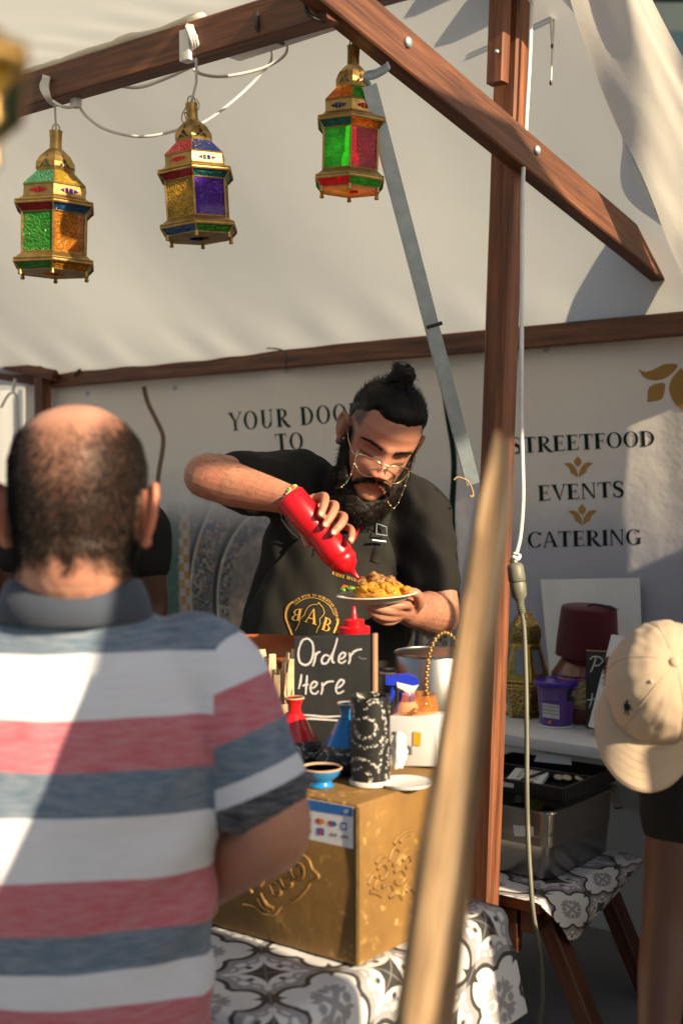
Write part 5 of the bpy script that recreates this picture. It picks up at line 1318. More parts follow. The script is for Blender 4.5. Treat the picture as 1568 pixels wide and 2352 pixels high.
tub_text('TRO', 758, 872, 26, 18); tub_text('PFL', 755, 892, 26, 18)
mb = MB(); rg = [onT(600 + 12 * cos(a), 1078 + 12 * sin(a), .001) for a in [2 * pi * k / 16 for k in range(16)]]
if all(rg): mb.add(rg, [list(range(16))]); mb.build('round_mark', simple('orange_mark', (.6, .25, .03), None, .5), pt_, fix=False)
mb = MB(); rg = [onT(524 + 10 * cos(a), 975 + 28 * sin(a), .001) for a in [2 * pi * k / 16 for k in range(16)]]
if all(rg): mb.add(rg, [list(range(16))]); mb.build('fruit_mark', simple('orange_fruit', (.75, .3, .03), None, .5), pt_, fix=False)
# tagine with fez on top
tg = PZ(*c7(850, 1058), SZ + .001); kq = tg.y / 3000 * .3164
n = NT('painted_tagine_band'); uv = n.coord('UV', (14, 4, 1)); vv = n.voro(uv, 2.0, out='Color'); pat = n.ramp(n.noise(n.coord('UV', (26, 5, 1)), 1.6, 2), [(0.35, (0.10, 0.22, 0.12)), (0.45, (0.55, 0.38, 0.12)), (0.55, (0.60, 0.45, 0.2)), (0.62, (0.35, 0.04, 0.02)), (0.68, (0.08, 0.18, 0.16))], 'CONSTANT')
M['painted_band'] = n.done(n.principled(pat, .3))
M['tagine_red'] = simple('brown_red_glaze', (0.20, 0.055, 0.03), (0.13, 0.035, 0.02), .2, 0, 20, Coat_Weight=.5)
tgt = thing('tagine_pot', 'painted brown red tagine carrying the fez on the white table', 'tagine', tg)
mb = MB(); mb.lathe([(205 * kq, 0), (215 * kq, 6 * kq), (250 * kq, 100 * kq), (255 * kq, 120 * kq)], tg, UP, 56); mb.build('dish', M['tagine_red'], tgt, 50)
mb = MB(); mb.lathe([(257 * kq, 121 * kq), (258 * kq, 150 * kq), (250 * kq, 250 * kq), (240 * kq, 320 * kq)], tg, UP, 56); mb.build('painted_band', M['painted_band'], tgt, 50)
for h, r, m_ in ((135, 259, 'orange_wood'), (318, 242, 'red_glaze'), (340, 236, 'navy_glaze')):
    mb = MB(); mb.tube([tg + V((r * kq * cos(a), r * kq * sin(a), h * kq)) for a in [2 * pi * k / 48 for k in range(48)]], 6 * kq, 6, closed=True); mb.build('painted_line', M[m_], tgt, 60)
mb = MB(); mb.lathe([(240 * kq, 321 * kq), (232 * kq, 350 * kq), (150 * kq, 480 * kq), (100 * kq, 540 * kq), (0, 560 * kq)], tg, UP, 56); mb.build('lid', M['tagine_red'], tgt, 50)
fz = tg + V((10 * kq, -20 * kq, 470 * kq))
fax = V((.035, -.06, 1)).normalized()
M['felt'] = fabric('dark_red_felt', (0.055, 0.008, 0.012), (0.09, 0.014, 0.018), 700, .95, .2)
fzt = thing('fez_hat', 'dark red felt fez with black tassel on the tagine', 'hat', fz)
mb = MB(); mb.lathe([(212 * kq, 0), (226 * kq, 2 * kq), (220 * kq, 120 * kq), (200 * kq, 340 * kq), (196 * kq, 352 * kq), (188 * kq, 358 * kq), (0, 360 * kq)], fz, fax, 64); mb.build('felt_body', M['felt'], fzt, 40)
mb = MB()
tp_ = fz + fax * (362 * kq)
for k in range(26):
    a = radians(-20) + random.uniform(-.25, .25); d = V((cos(a), sin(a) - .5, 0)).normalized()
    mb.tube(catmull([tp_ + UP * .002, tp_ + d * .02 + UP * random.uniform(.004, .01), tp_ + d * random.uniform(.05, .075) + UP * random.uniform(0, .006), tp_ + d * random.uniform(.085, .10) + V((random.uniform(-.01, .01), 0, -.004))], 4), .0011, 4)
mb.ball(tp_, .006, 10, 8); mb.build('tassel', M['black'], fzt, 60)['kind'] = 'stuff'
# small chalk board with P / H
b0 = P(*c7(863, 518), 4.05); bdn = P(*c7(863, 1078), 4.05); kq = 4.05 / 3000 * .3164
sbd = thing('price_board', 'narrow chalkboard with white letters beside the paper towel roll', 'sign', bdn)
bdir = V((.93, -.36, 0)).normalized(); bnrm = V((-.36, -.93, 0)).normalized()
hb2 = b0.z - bdn.z; cb2 = (b0 + bdn) / 2 + bdir * (90 * kq); cb2.z = SZ + .002 + hb2 / 2
mb = MB(); mb.box(cb2, bdir * (90 * kq), bnrm * .003, UP * hb2 / 2, .0008); mb.build('board', M['slate'], sbd, 30)
mb = MB(); mb.box(cb2 + UP * (hb2 / 2 + .001), bdir * (90 * kq), bnrm * .0032, UP * .001); mb.build('edge', M['terracotta'], sbd)
SB = lambda x, y, o=.001: PP(x, y, cb2 + bnrm * (.0032 + o), bnrm)
for sts in ([[(890, 625), (915, 605), (960, 608), (985, 635), (960, 665), (925, 670)], [(935, 612), (920, 660), (895, 718)]], [[(908, 868), (900, 930), (885, 978)], [(868, 922), (900, 915), (925, 910)]]):
    mb = MB()
    for i, s_ in enumerate(sts): strip_on(SB, [c7(*p) for p in s_], [2.5, 3.2, 2.6], mb, 0, .0008 + .0003 * i)
    mb.build('chalk_letter', M['chalk'], sbd, fix=False)
# paper towel roll leaning
n = NT('quilted_paper'); v = n.coord('Object'); q = n.math('SINE', n.math('MULTIPLY', n.voro(v, 65), 38.0))
M['towel'] = n.done(n.principled((0.74, 0.72, 0.69), .9, 0, n.bump(q, .35, .003)))
t0, t1 = P(*c7(1012, 1180), 3.94), P(*c7(1180, 480), 3.98); t0.z = max(t0.z, SZ + .012); tax = (t1 - t0).normalized(); Lr = (t1 - t0).length
rl = thing('paper_towel_roll', 'white quilted paper towel roll leaning beside the price board', 'paper roll', t0)
mb = MB(); mb.lathe([(.021, .0), (.056, 0), (.057, .002), (.057, Lr - .002), (.056, Lr), (.021, Lr)], t0, tax, 48); mb.build('paper', M['towel'], rl, 40)
mb = MB(); mb.lathe([(.0208, .001), (.0225, .0), (.0225, Lr + .001), (.0208, Lr + .0012), (.0198, Lr - .002), (.0198, .002)], t0, tax, 32); mb.build('core', simple('cardboard_core', (.36, .25, .16), None, .9), rl, 40)
# paper note on the grey sheet
def note(c, lab, ang, zz):
    mb = MB(); pc_ = [PB(x, y, zz) for x, y in c]
    def fn(u, v):
        p = pc_[0].lerp(pc_[1], u).lerp(pc_[3].lerp(pc_[2], u), v); curl = (1 - v) * max(0, u - .7) * .10 + max(0, .25 - u) * (1 - v) * .10
        return p - E2 * curl
    mb.sheet(fn, 10, 10); tag(mb.build('paper_note', simple('grey_note_paper', (.40, .40, .385), (.36, .36, .35), .8), None, 180), lab, 'paper')
note([(1402, 1818), (1462, 1800), (1470, 1851), (1412, 1855)], 'curling grey note stuck on the sheeting beside the capped person', 0, 3.965)
M['dark_note'] = M['black']
mb = MB(); q = [PB(x, y, 3.972) for x, y in ((1396, 1815), (1410, 1812), (1430, 1857), (1411, 1859))]; mb.prism(q, E2 * .002)
tag(mb.build('dark_card', M['black'], None), 'thin dark card showing behind the curling note', 'card')
# white card under the table edge
mb = MB(); q = [PB(x, y, 3.46) for x, y in (c7(515, 1300), c7(750, 1340), c7(757, 1392), c7(485, 1365))]; mb.prism(q, E2 * .002)
tag(mb.build('white_card', M['white_paper'], None), 'white card strip tucked under the white table edge', 'card')

# ---- bench with printed cloth, steel container ----------------------------------
NZ = 0.42
bt = thing('wooden_bench', 'low dark wooden trestle bench beside the main post', 'bench', S(1.0, 3.0, 0))
for k in range(3):
    b0_ = lerp(3.0, 3.5, (k + .5) / 3); beam(S(1.665, b0_, NZ - .02), S(2.6, b0_, NZ - .02), .16, .036).build('plank', M['wood_post'], bt, 30)
def legs(a_, s_):
    beam(S(a_, 3.10, NZ - .04), S(a_ - s_ * .17, 3.12, 0), .055, .05, up=E1).build('leg', M['wood_dark'], bt, 30)
    beam(S(a_, 3.44, NZ - .04), S(a_ - s_ * .12, 3.54, 0), .055, .05, up=E1).build('leg', M['wood_dark'], bt, 30)
    beam(S(a_, 3.02, NZ - .07), S(a_, 3.48, NZ - .07), .04, .06).build('rail', M['wood_dark'], bt, 30)
legs(1.71, 1); legs(2.4, -1)
beam(S(1.74, 3.03, NZ - .10), S(2.4, 3.03, NZ - .10), .03, .12).build('rail', M['wood_dark'], bt, 30)
# cloth lies across the bench, one corner hanging over the front
Fc, Rc = PP(1310, 2172, S(1.625, 0, 0), E1), PP(1475, 1985, S(1.63, 0, 0), E1)
Fe, Re = S(1.655, 2.975, NZ + .004), S(1.655, 3.53, NZ + .004)
def bench_cloth(u, v):
    # u < .34: hanging end panel, then flat along the bench
    if u < .34:
        t = u / .34; p = Fc.lerp(Rc, v).lerp(Fe.lerp(Re, v), t); p -= E1 * (.016 * sin(pi * t) ** 1.0)
        return p
    t = (u - .34) / .66; return Fe.lerp(Re, v) + E1 * (t * .62) + UP * (.001 * nz((u * 6, v * 6, 1)))
mb = MB(); mb.sheet(bench_cloth, 50, 36, uvfn=lambda u, v: ((u * .62) if u > .34 else u * .62, v * .55))
tag(mb.build('bench_cloth', M['cloth_bench'], None, 180), 'tile print oilcloth with its corner hanging off the low bench', 'tablecloth')
# steel container: front face along E1, depth along E2
gc = PZ(1262, 2030, NZ + .007); ga, gb_ = gc.dot(E1), gc.dot(E2)
sc = thing('steel_container', 'deep stainless steel food container on the bench cloth', 'container', gc)
def rrect(a0, a1, b0, b1, r, z, n_=5):
    pts = []
    for (ca, cb, s0) in ((a1 - r, b0 + r, -90), (a1 - r, b1 - r, 0), (a0 + r, b1 - r, 90), (a0 + r, b0 + r, 180)):
        for k in range(n_ + 1):
            t = radians(s0 + 90 * k / n_); pts.append(S(ca + r * cos(t), cb + r * sin(t), z))
    return pts
H_ = .20
a0, a1, b0, b1 = ga, ga + .34, gb_, gb_ + .40
lv = [(0.018, NZ + .007, .03), (.012, NZ + .012, .035), (.004, NZ + H_ * .75, .03), (.002, NZ + H_, .03), (-.012, NZ + H_ + .002, .035), (-.013, NZ + H_ - .004, .035)]
mb = MB(); rings = [rrect(a0 + d, a1 - d, b0 + d, b1 - d, r, z) for d, z, r in lv]; nn_ = len(rings[0])
for i in range(len(rings) - 1):
    for k in range(nn_): mb.add([rings[i][k], rings[i][(k + 1) % nn_], rings[i + 1][(k + 1) % nn_], rings[i + 1][k]], [[0, 1, 2, 3]])
mb.add(rings[0], [list(range(nn_))]); me = mb
inn = [rrect(a0 + d, a1 - d, b0 + d, b1 - d, .03, z) for d, z in ((.004, NZ + H_ + .001), (.006, NZ + .10))]
for k in range(nn_): mb.add([inn[0][k], inn[0][(k + 1) % nn_], inn[1][(k + 1) % nn_], inn[1][k]], [[0, 1, 2, 3]])
mb.add(inn[1], [list(range(nn_))])
bm_ = mb.mesh('c'); bmx = bmesh.new(); bmx.from_mesh(bm_); bmesh.ops.remove_doubles(bmx, verts=bmx.verts, dist=.0002); bmx.to_mesh(bm_); bmx.free()
link('pan', bm_, M['stainless'], sc, 50)
CF = lambda x, y, o=.001: PP(x, y, S(a0, b0 + .006 - o, 0), E2)
mb = MB(); quad_on(CF, [c8(*p) for p in ((1000, 172), (1068, 178), (1070, 212), (1004, 210))], mb, 0, .003); mb.build('sticker', M['white_paper'], sc, fix=False)
# black cash tray on top
ctz = NZ + H_ + .012
cs_ = thing('cash_tray', 'black cash tray with coin cups resting on the steel container', 'tray', S(a0, b0 + .08, ctz))
ta0, ta1, tb0, tb1 = a0 + .005, a1 + .01, b0 + .085, b0 + .40
mb = MB(); mb.box(S((ta0 + ta1) / 2, (tb0 + tb1) / 2, ctz + .003), E1 * ((ta1 - ta0) / 2), E2 * ((tb1 - tb0) / 2), UP * .003)
for (c_, x_, y_) in ((S((ta0 + ta1) / 2, tb0, ctz + .02), E1 * ((ta1 - ta0) / 2), E2 * .005), (S((ta0 + ta1) / 2, tb1, ctz + .02), E1 * ((ta1 - ta0) / 2), E2 * .005), (S(ta0, (tb0 + tb1) / 2, ctz + .02), E1 * .005, E2 * ((tb1 - tb0) / 2)), (S(ta1, (tb0 + tb1) / 2, ctz + .02), E1 * .005, E2 * ((tb1 - tb0) / 2)), (S((ta0 + ta1) / 2, (tb0 + tb1) / 2 + .02, ctz + .018), E1 * ((ta1 - ta0) / 2), E2 * .003), (S(ta0 + .15, (tb0 + tb1) / 2 - .06, ctz + .018), E1 * .003, E2 * .07)):
    mb.box(c_, x_, y_, UP * .02, .001)
mb.build('tray', M['black_plastic'], cs_, 30)
M['euro_in'] = simple('silver_coin', (.7, .7, .68), None, .3, .9); M['euro_out'] = simple('brassy_coin', (.6, .45, .2), None, .3, .9)
for k, (x, y) in enumerate(((665, 1480), (722, 1482), (818, 1485))):
    p = PZ(*c7(x, y), ctz + .030 + .002 * (k == 1)); co = thing('coin', ['coin on the left of the three in the cash tray', 'middle coin of the three in the cash tray', 'coin on the right of the three in the cash tray'][k], 'coin', p, 'coins in the cash tray')
    tx = V((.1, -.35, 1)).normalized()
    mb = MB(); mb.lathe([(.0, -.001), (.0145, -.001), (.015, 0), (.0145, .001), (.012, .0011)], p, tx, 28); mb.build('rim', M['euro_out'], co, 40)
    mb = MB(); mb.lathe([(.0118, .0008), (.0116, .0016), (0, .0016)], p, tx, 28); mb.build('centre', M['euro_in'], co, 40)
cal = [c7(*p) for p in ((352, 1412), (605, 1430), (520, 1548), (262, 1518))]
cr = thing('card_reader', 'white keypad card reader lying in the cash tray', 'card reader', PZ(*cal[0], ctz + .03))
zc = ctz + .030
mb = MB(); qq = [PZ(x, y, zc) for x, y in cal]; mb.prism(qq, -UP * .012); mb.build('housing', M['white_plastic'], cr, 30)
for r in range(4):
    for k in range(4):
        u0, v0 = .22 + .16 * k, .12 + .14 * r
        f = lambda u, v: qq[0].lerp(qq[1], u).lerp(qq[3].lerp(qq[2], u), v)
        mb = MB(); mb.prism([f(u0, v0), f(u0 + .11, v0), f(u0 + .11, v0 + .08), f(u0, v0 + .08)], UP * .0015); mb.build('key', simple('grey_key', (.38, .4, .38), None, .5) if r + k == 0 else bpy.data.materials['grey_key'], cr)
mb = MB(); mb.prism([f(.12, .72), f(.78, .72), f(.78, .95), f(.12, .95)], UP * .001); mb.build('display', simple('reader_window', (.30, .24, .18), None, .3), cr)
# lime slice at the rim of the pan
ls = PZ(*c7(500, 1672), NZ + H_ - .03); mb = MB(); mb.lathe([(.018, -.004), (.024, -.003), (.024, .003), (.018, .004)], ls, V((.2, -.5, 1)), 24)
tag(mb.build('lime_slice', simple('lime_flesh', (.45, .48, .10), (.55, .5, .2), .4), None, 40), 'pale green lime slice inside the steel container', 'fruit')

# ---- leaning weathered stake in the foreground ---------------------------------
k0, k1 = P(1150, 1016, 1.150), P(972, 2352, 1.008); kd = (k1 - k0); kb_ = k0 + kd * (k0.z / (k0.z - k1.z))
xd = kd.normalized().cross(V((0, -1, 0))).normalized(); yd = xd.cross(kd.normalized()).normalized()
mb = MB(); NS = 90; sec = 22; vs, uvs, fs = [], [], []
for i in range(NS + 1):
    f = i / NS; c = k0 + (kb_ - k0) * f; Lz = f * (kb_ - k0).length
    hw = interp([0, .03, .12, .25, .45, 1], [.0085, .0142, .0188, .0225, .0255, .031], f)
    for k in range(sec + 1):
        a = 2 * pi * k / sec; q = V((cos(a), sin(a)))
        sq = 1 / max(abs(cos(a)), abs(sin(a))) * .62 + .38 * 1.0
        w = 1 + .14 * nz((cos(a) * 1.5, sin(a) * 1.5, f * 9)) + .12 * nz((cos(a) * 5, sin(a) * 5, f * 4)) + .05 * nz((cos(a) * 9, sin(a) * 9, f * 40))
        vs.append(c + xd * (cos(a) * hw * sq * w) + yd * (sin(a) * hw * .8 * sq * w) + (k0 - kb_).normalized() * (.018 * nz((cos(a) * 3, sin(a) * 3, 7)) if i == 0 else 0)); uvs.append((Lz, k / sec * .14))
for i in range(NS):
    for k in range(sec): fs.append([i * (sec + 1) + k, i * (sec + 1) + k + 1, (i + 1) * (sec + 1) + k + 1, (i + 1) * (sec + 1) + k])
fs.append(list(range(sec))); mb.add(vs, fs, 0, uvs)
tag(mb.build('wooden_stake', M['wood_stake'], None, 60), 'rough weathered wooden stake leaning in the blurred foreground', 'stake')
# ================================================================== people
SKIN_V = skin_mat('skin_vendor', (0.42, 0.20, 0.122), (0.30, 0.128, 0.074), (0.45, 0.13, 0.085))
SKIN_C = skin_mat('skin_customer', (0.52, 0.27, 0.18), (0.44, 0.215, 0.14), (0.56, 0.21, 0.15))
SKIN_D = skin_mat('skin_brown', (0.105, 0.046, 0.025), (0.08, 0.034, 0.018), (0.11, 0.042, 0.024))
HAIR = hair_mat('black_hair', (0.004, 0.0035, 0.003), (0.010, 0.008, 0.006), .5)
HAIR_B = hair_mat('dark_brown_hair', (0.005, 0.004, 0.003), (0.015, 0.010, 0.007), .5)
TEE = fabric('black_cotton', (0.010, 0.0095, 0.0085), (0.018, 0.017, 0.015), 1100, .9, .3, 7, .0, 1.0)
APRON = fabric('charcoal_apron_cloth', (0.015, 0.0145, 0.0125), (0.024, 0.023, 0.019), 1300, .85, .3, 8, .0, .5)
JEANS = fabric('dark_denim', (0.02, 0.025, 0.04), (0.035, 0.042, 0.06), 900, .9, .3)
SHOE = simple('black_shoe', (.015, .015, .015), (.025, .025, .025), .5)

HZ = [-.118, -.108, -.088, -.062, -.035, -.010, .020, .050, .080, .100, .112, .118]
HW = [.014, .036, .053, .062, .068, .0715, .0745, .0755, .068, .050, .029, .004]
HF = [.078, .090, .094, .092, .090, .088, .094, .095, .082, .060, .036, .004]
HB = [.010, -.015, -.05, -.076, -.087, -.093, -.100, -.102, -.090, -.066, -.038, -.006]
def head_surface(z, t, grow=0.0):
    """point of the bare head at height z and angle t (0 = own right, 90 = front)"""
    w, f, b = interp(HZ, HW, z), interp(HZ, HF, z), interp(HZ, HB, z)
    ct, st = cos(t), sin(t)
    cy = lerp(b, f, .46)
    p = V((w * math.copysign(abs(ct) ** .92, ct), cy + (f - cy if st > 0 else cy - b) * math.copysign(abs(st) ** (.86 if st > 0 else .95), st), z))
    if st > 0.1:
        x, k = p.x, smooth(.1, .5, st); d = 0
        # nose
        nh = interp([-.050, -.044, -.034, -.020, .0, .018, .03], [0, .013, .033, .027, .015, .007, 0], z); sg = interp([-.05, -.034, 0, .02], [.017, .0150, .0105, .0095], z)
        d += nh * gauss(x, 0, sg, 1)
        d += .013 * (gauss(x - .0175, z + .038, .0065, .0075) + gauss(x + .0175, z + .038, .0065, .0075))
        for s_ in (-1, 1):
            d -= .011 * gauss(x - s_ * .033, z - .002, .016, .011)
            d += .0075 * gauss(x - s_ * .033, z + .004, .013, .0085)          # lowered lid
            d -= .003 * gauss(x - s_ * .033, z + .014, .014, .003)
            d += .0055 * gauss(x - s_ * .03, z - .024, .020, .007)
            d += .006 * gauss(x - s_ * .042, z + .032, .018, .016)
            d -= .003 * gauss(x - s_ * .030, z + .056, .008, .016)
        d += .0065 * gauss(x, z + .061, .018, .0055) + .0065 * gauss(x, z + .074, .015, .0060) - .0045 * gauss(x, z + .0675, .022, .0022)
        d -= .003 * gauss(x, z + .052, .004, .006)
        d += .005 * gauss(x, z + .102, .018, .012) - .004 * gauss(x, z + .085, .02, .006)
        p.y += d * k
    return p
class Head:
    def __init__(s, O, f, up, scale=1.0):
        s.O = V(O); s.f = V(f).normalized(); s.z = (V(up) - s.f * V(up).dot(s.f)).normalized(); s.x = s.f.cross(s.z); s.k = scale
    def w(s, p): return s.O + (s.x * p[0] + s.f * p[1] + s.z * p[2]) * s.k
    def l(s, q): d = (V(q) - s.O) / s.k; return V((d.dot(s.x), d.dot(s.f), d.dot(s.z)))
    def mesh(s, mb, nz_=84, nt=96, ears=True):
        vs, fs = [], []
        for i in range(nz_ + 1):
            z = lerp(HZ[0], HZ[-1], .5 - .5 * cos(pi * i / nz_))
            for k in range(nt): vs.append(s.w(head_surface(z, 2 * pi * k / nt)))
        for i in range(nz_):
            for k in range(nt): l = (k + 1) % nt; fs.append([i * nt + k, i * nt + l, (i + 1) * nt + l, (i + 1) * nt + k])
        fs.append(list(range(nt))[::-1]); fs.append([nz_ * nt + k for k in range(nt)])
        mb.add(vs, fs)
        if ears:
            for sg in (-1, 1):
                e = lambda a, b, c: s.w((sg * (.071 + a), -.012 + b, -.012 + c))
                ex = (s.x * sg * .75 - s.f * .66).normalized(); ey = (s.f * .75 + s.x * sg * .66).normalized()
                mb.ball(e(.010, -.004, .002), tuple(r * s.k for r in (.016, .007, .028)), 14, 10, x=ex, y=ey, z=s.z)
                hel = [e(.004, .014, .000), e(.008, .016, .018), e(.016, .006, .031), e(.022, -.010, .032), e(.024, -.018, .016), e(.021, -.016, -.006), e(.014, -.006, -.024), e(.009, .004, -.033), e(.005, .010, -.026)]
                mb.tube(catmull(hel, 6), [.0052 * s.k] * (8 * 6 + 1), 8)
                mb.ball(e(.010, .002, -.031), .0085 * s.k, 10, 8)
        return mb
def limb(mb, pts, rads, seg=18, sub=7, sq=1.0):
    pp = catmull(pts, sub); n_ = len(pp); rr_ = [interp([i / (len(rads) - 1) for i in range(len(rads))], rads, k / (n_ - 1)) for k in range(n_)]
    mb.tube(pp, rr_, seg, sq=sq); mb.ball(pp[0], rr_[0] * .98, seg, 10); mb.ball(pp[-1], rr_[-1] * .98, seg, 10)
def finger(mb, pts, r0, r1):
    limb(mb, pts, [r0, r0 * .98, (r0 + r1) / 2, r1], 12, 6)
def strands(roots, mat, name, parent, width=.0007):
    """roots: (point, direction, length, bend)"""
    mb = MB(); vs, fs = [], []
    for p, d, L, bend in roots:
        d = d.normalized(); sd = d.cross(V((random.uniform(-1, 1), random.uniform(-1, 1), random.uniform(-1, 1))))
        if sd.length < 1e-4: continue
        sd = sd.normalized() * (width * random.uniform(.7, 1.3)); o = len(vs)
        m_ = p + d * (L * .5) + bend * (L * .12); e = p + d * L + bend * (L * .5)
        vs += [p - sd, p + sd, m_ - sd * .8, m_ + sd * .8, e]
        fs += [[o, o + 1, o + 3, o + 2], [o + 2, o + 3, o + 4]]
    mb.add(vs, fs); ob = mb.build(name, mat, parent, 180, fix=False); ob['kind'] = 'stuff'; return ob
def sample_mesh(me, n_, accept=lambda p, n: 1.0, seed=3, region=None):
    rnd = random.Random(seed); ps = me.polygons if region is None else [p for p in me.polygons if region(p.center)]; areas = [p.area for p in ps]; tot = sum(areas); cum = []; s_ = 0
    for a in areas: s_ += a; cum.append(s_)
    import bisect
    out = []
    for _ in range(n_):
        p = ps[min(len(ps) - 1, bisect.bisect(cum, rnd.random() * tot))]; vs = [me.vertices[i].co for i in p.vertices]
        w = [rnd.random() for _ in vs]; sw = sum(w); q = sum((v * x for v, x in zip(vs, w)), V((0, 0, 0))) / sw
        if rnd.random() < accept(q, p.normal): out.append((q, p.normal.copy()))
    return out
def set_tint(me, fn):
    at = me.color_attributes.new('tint', 'FLOAT_COLOR', 'POINT')
    buf = []
    for v in me.vertices: buf += [*fn(v.co), 1.0]
    at.data.foreach_set('color', buf)
def ripple(me, fn):
    me.calc_loop_triangles()
    ns = [v.normal.copy() for v in me.vertices]
    for v, n_ in zip(me.vertices, ns): v.co += n_ * fn(v.co, n_)
    me.update()
def folds(p, n_, amp=.004, s=(9, 9, 3.5)):
    q = V((p.x * s[0], p.y * s[1], p.z * s[2])); return amp * (noise.noise(q) + .5 * noise.noise(q * 2.3))
def legs_of(root, hipL, hipR, dirn=V((0, -1, 0)), r=.085, mat=None):
    mb = MB()
    for h, s_ in ((hipL, -1), (hipR, 1)):
        f = V((h.x + s_ * .03, h.y, .07)); limb(mb, [h, h.lerp(f, .5) + V((0, 0, 0)), f], [r, r * .75, r * .62], 16, 6)
    me = evaluated(mb, .012, 4); link('trousers', me, mat or JEANS, root, 180)
    for h, s_ in ((hipL, -1), (hipR, 1)):
        f = V((h.x + s_ * .03, h.y, .0)); mb = MB(); side = dirn.cross(UP)
        mb.loft([(f + dirn * (-.07) + UP * .05, side, UP, .034, .045), (f + UP * .048, side, UP, .044, .047), (f + dirn * .08 + UP * .036, side, UP, .048, .034), (f + dirn * .15 + UP * .028, side, UP, .044, .026), (f + dirn * .19 + UP * .022, side, UP, .02, .016)], 16)
        mb.build('shoe', SHOE, root, 180)

# ------------------------------------------------------------------ vendor
pitch, yaw, roll = radians(27), radians(13), radians(17)
Rm = Matrix.Rotation(roll, 3, 'Y') @ Matrix.Rotation(yaw, 3, 'Z') @ Matrix.Rotation(pitch, 3, 'X')
vf = Rm @ V((0, -1, 0)); vz = Rm @ V((0, 0, 1))
eye_mid = P(884, 1050, 3.055)
VH = Head(eye_mid - vf * (.088 * 1.11), vf, vz, 1.11)
X = V((1, 0, 0)); Yd = V((0, 1, 0))
tl = (X + V((0, 0, -.10))).normalized()
vt = [(P(742, 1800, 3.40), X, Yd, .205, .145), (P(738, 1660, 3.38), X, Yd, .220, .165), (P(742, 1520, 3.35), X, Yd, .225, .172), (P(760, 1400, 3.325), X, Yd, .220, .165), (P(785, 1290, 3.31), X, Yd, .210, .148), (P(806, 1200, 3.30), tl, Yd, .205, .130), (P(816, 1142, 3.30), tl, Yd, .175, .105), (P(832, 1098, 3.27), tl, Yd, .105, .082), (P(842, 1075, 3.25), tl, Yd, .075, .07)]
shR, elR, wrR = P(648, 1118, 3.28), P(470, 1092, 3.05), P(672, 1150, 2.945)
shL, elL, wrL = P(958, 1192, 3.28), P(1008, 1408, 3.16), P(936, 1404, 2.93)
mb = MB()
VH.mesh(mb)
mb.loft([(c, x, y, a * .90, b * .88) for c, x, y, a, b in vt], 30)
limb(mb, [P(836, 1110, 3.27), P(848, 1070, 3.22), VH.w((0, -.03, -.05))], [.075, .068, .062])
limb(mb, [shR, lerp(shR, elR, .5) + V((0, 0, .0)), elR, lerp(elR, wrR, .35) + V((0, -.004, -.002)), lerp(elR, wrR, .75), wrR], [.066, .060, .050, .052, .040, .031], 20)
limb(mb, [shL, lerp(shL, elL, .5), elL, lerp(elL, wrL, .35), lerp(elL, wrL, .75), wrL], [.066, .058, .050, .051, .040, .032], 20)
# right hand round the bottle: palm behind, fingers over the top edge
def H3(px, py, y): return P(px, py, y)
mcp = [H3(722, 1146, 2.962), H3(743, 1163, 2.960), H3(762, 1184, 2.955), H3(777, 1206, 2.950)]
limb(mb, [wrR, H3(705, 1160, 2.958), mcp[0]], [.031, .024, .013], 14)
limb(mb, [wrR, H3(712, 1170, 2.962), mcp[1]], [.030, .023, .013], 14)
limb(mb, [wrR, H3(720, 1182, 2.962), mcp[2]], [.030, .023, .013], 14)
limb(mb, [wrR, H3(722, 1195, 2.958), mcp[3]], [.030, .022, .012], 14)
fing = [[mcp[0], H3(744, 1140, 2.925), H3(745, 1156, 2.876), H3(736, 1182, 2.856)],
        [mcp[1], H3(768, 1160, 2.922), H3(763, 1180, 2.872), H3(746, 1206, 2.853)],
        [mcp[2], H3(788, 1186, 2.918), H3(784, 1202, 2.868), H3(765, 1224, 2.850)],
        [mcp[3], H3(800, 1212, 2.915), H3(808, 1222, 2.872), H3(805, 1243, 2.850)]]
for f_, r_ in zip(fing, (.0105, .0110, .0108, .0094)): finger(mb, f_, r_, r_ * .82)
finger(mb, [wrR, H3(690, 1195, 2.950), H3(700, 1228, 2.925), H3(706, 1250, 2.905)], .014, .009)
# left hand under the plate
pc = P(866, 1372, 2.865)
limb(mb, [wrL, H3(925, 1400, 2.900), H3(908, 1402, 2.875)], [.031, .026, .018], 14)
lf = [[H3(938, 1398, 2.895), H3(935, 1390, 2.860), H3(910, 1392, 2.842), H3(880, 1392, 2.838)],
      [H3(925, 1406, 2.885), H3(905, 1404, 2.846), H3(876, 1400, 2.836), H3(846, 1390, 2.840)],
      [H3(918, 1414, 2.885), H3(900, 1418, 2.856), H3(874, 1416, 2.845), H3(850, 1404, 2.848)],
      [H3(915, 1420, 2.895), H3(898, 1428, 2.872), H3(880, 1428, 2.862), H3(862, 1418, 2.862)]]
for f_, r_ in zip(lf, (.0102, .0108, .0105, .0092)): finger(mb, f_, r_, r_ * .80)
finger(mb, [H3(948, 1402, 2.915), H3(962, 1384, 2.890), H3(956, 1364, 2.868), H3(934, 1358, 2.852)], .0135, .0095)
vm = evaluated(mb, .0027, 3, .5)
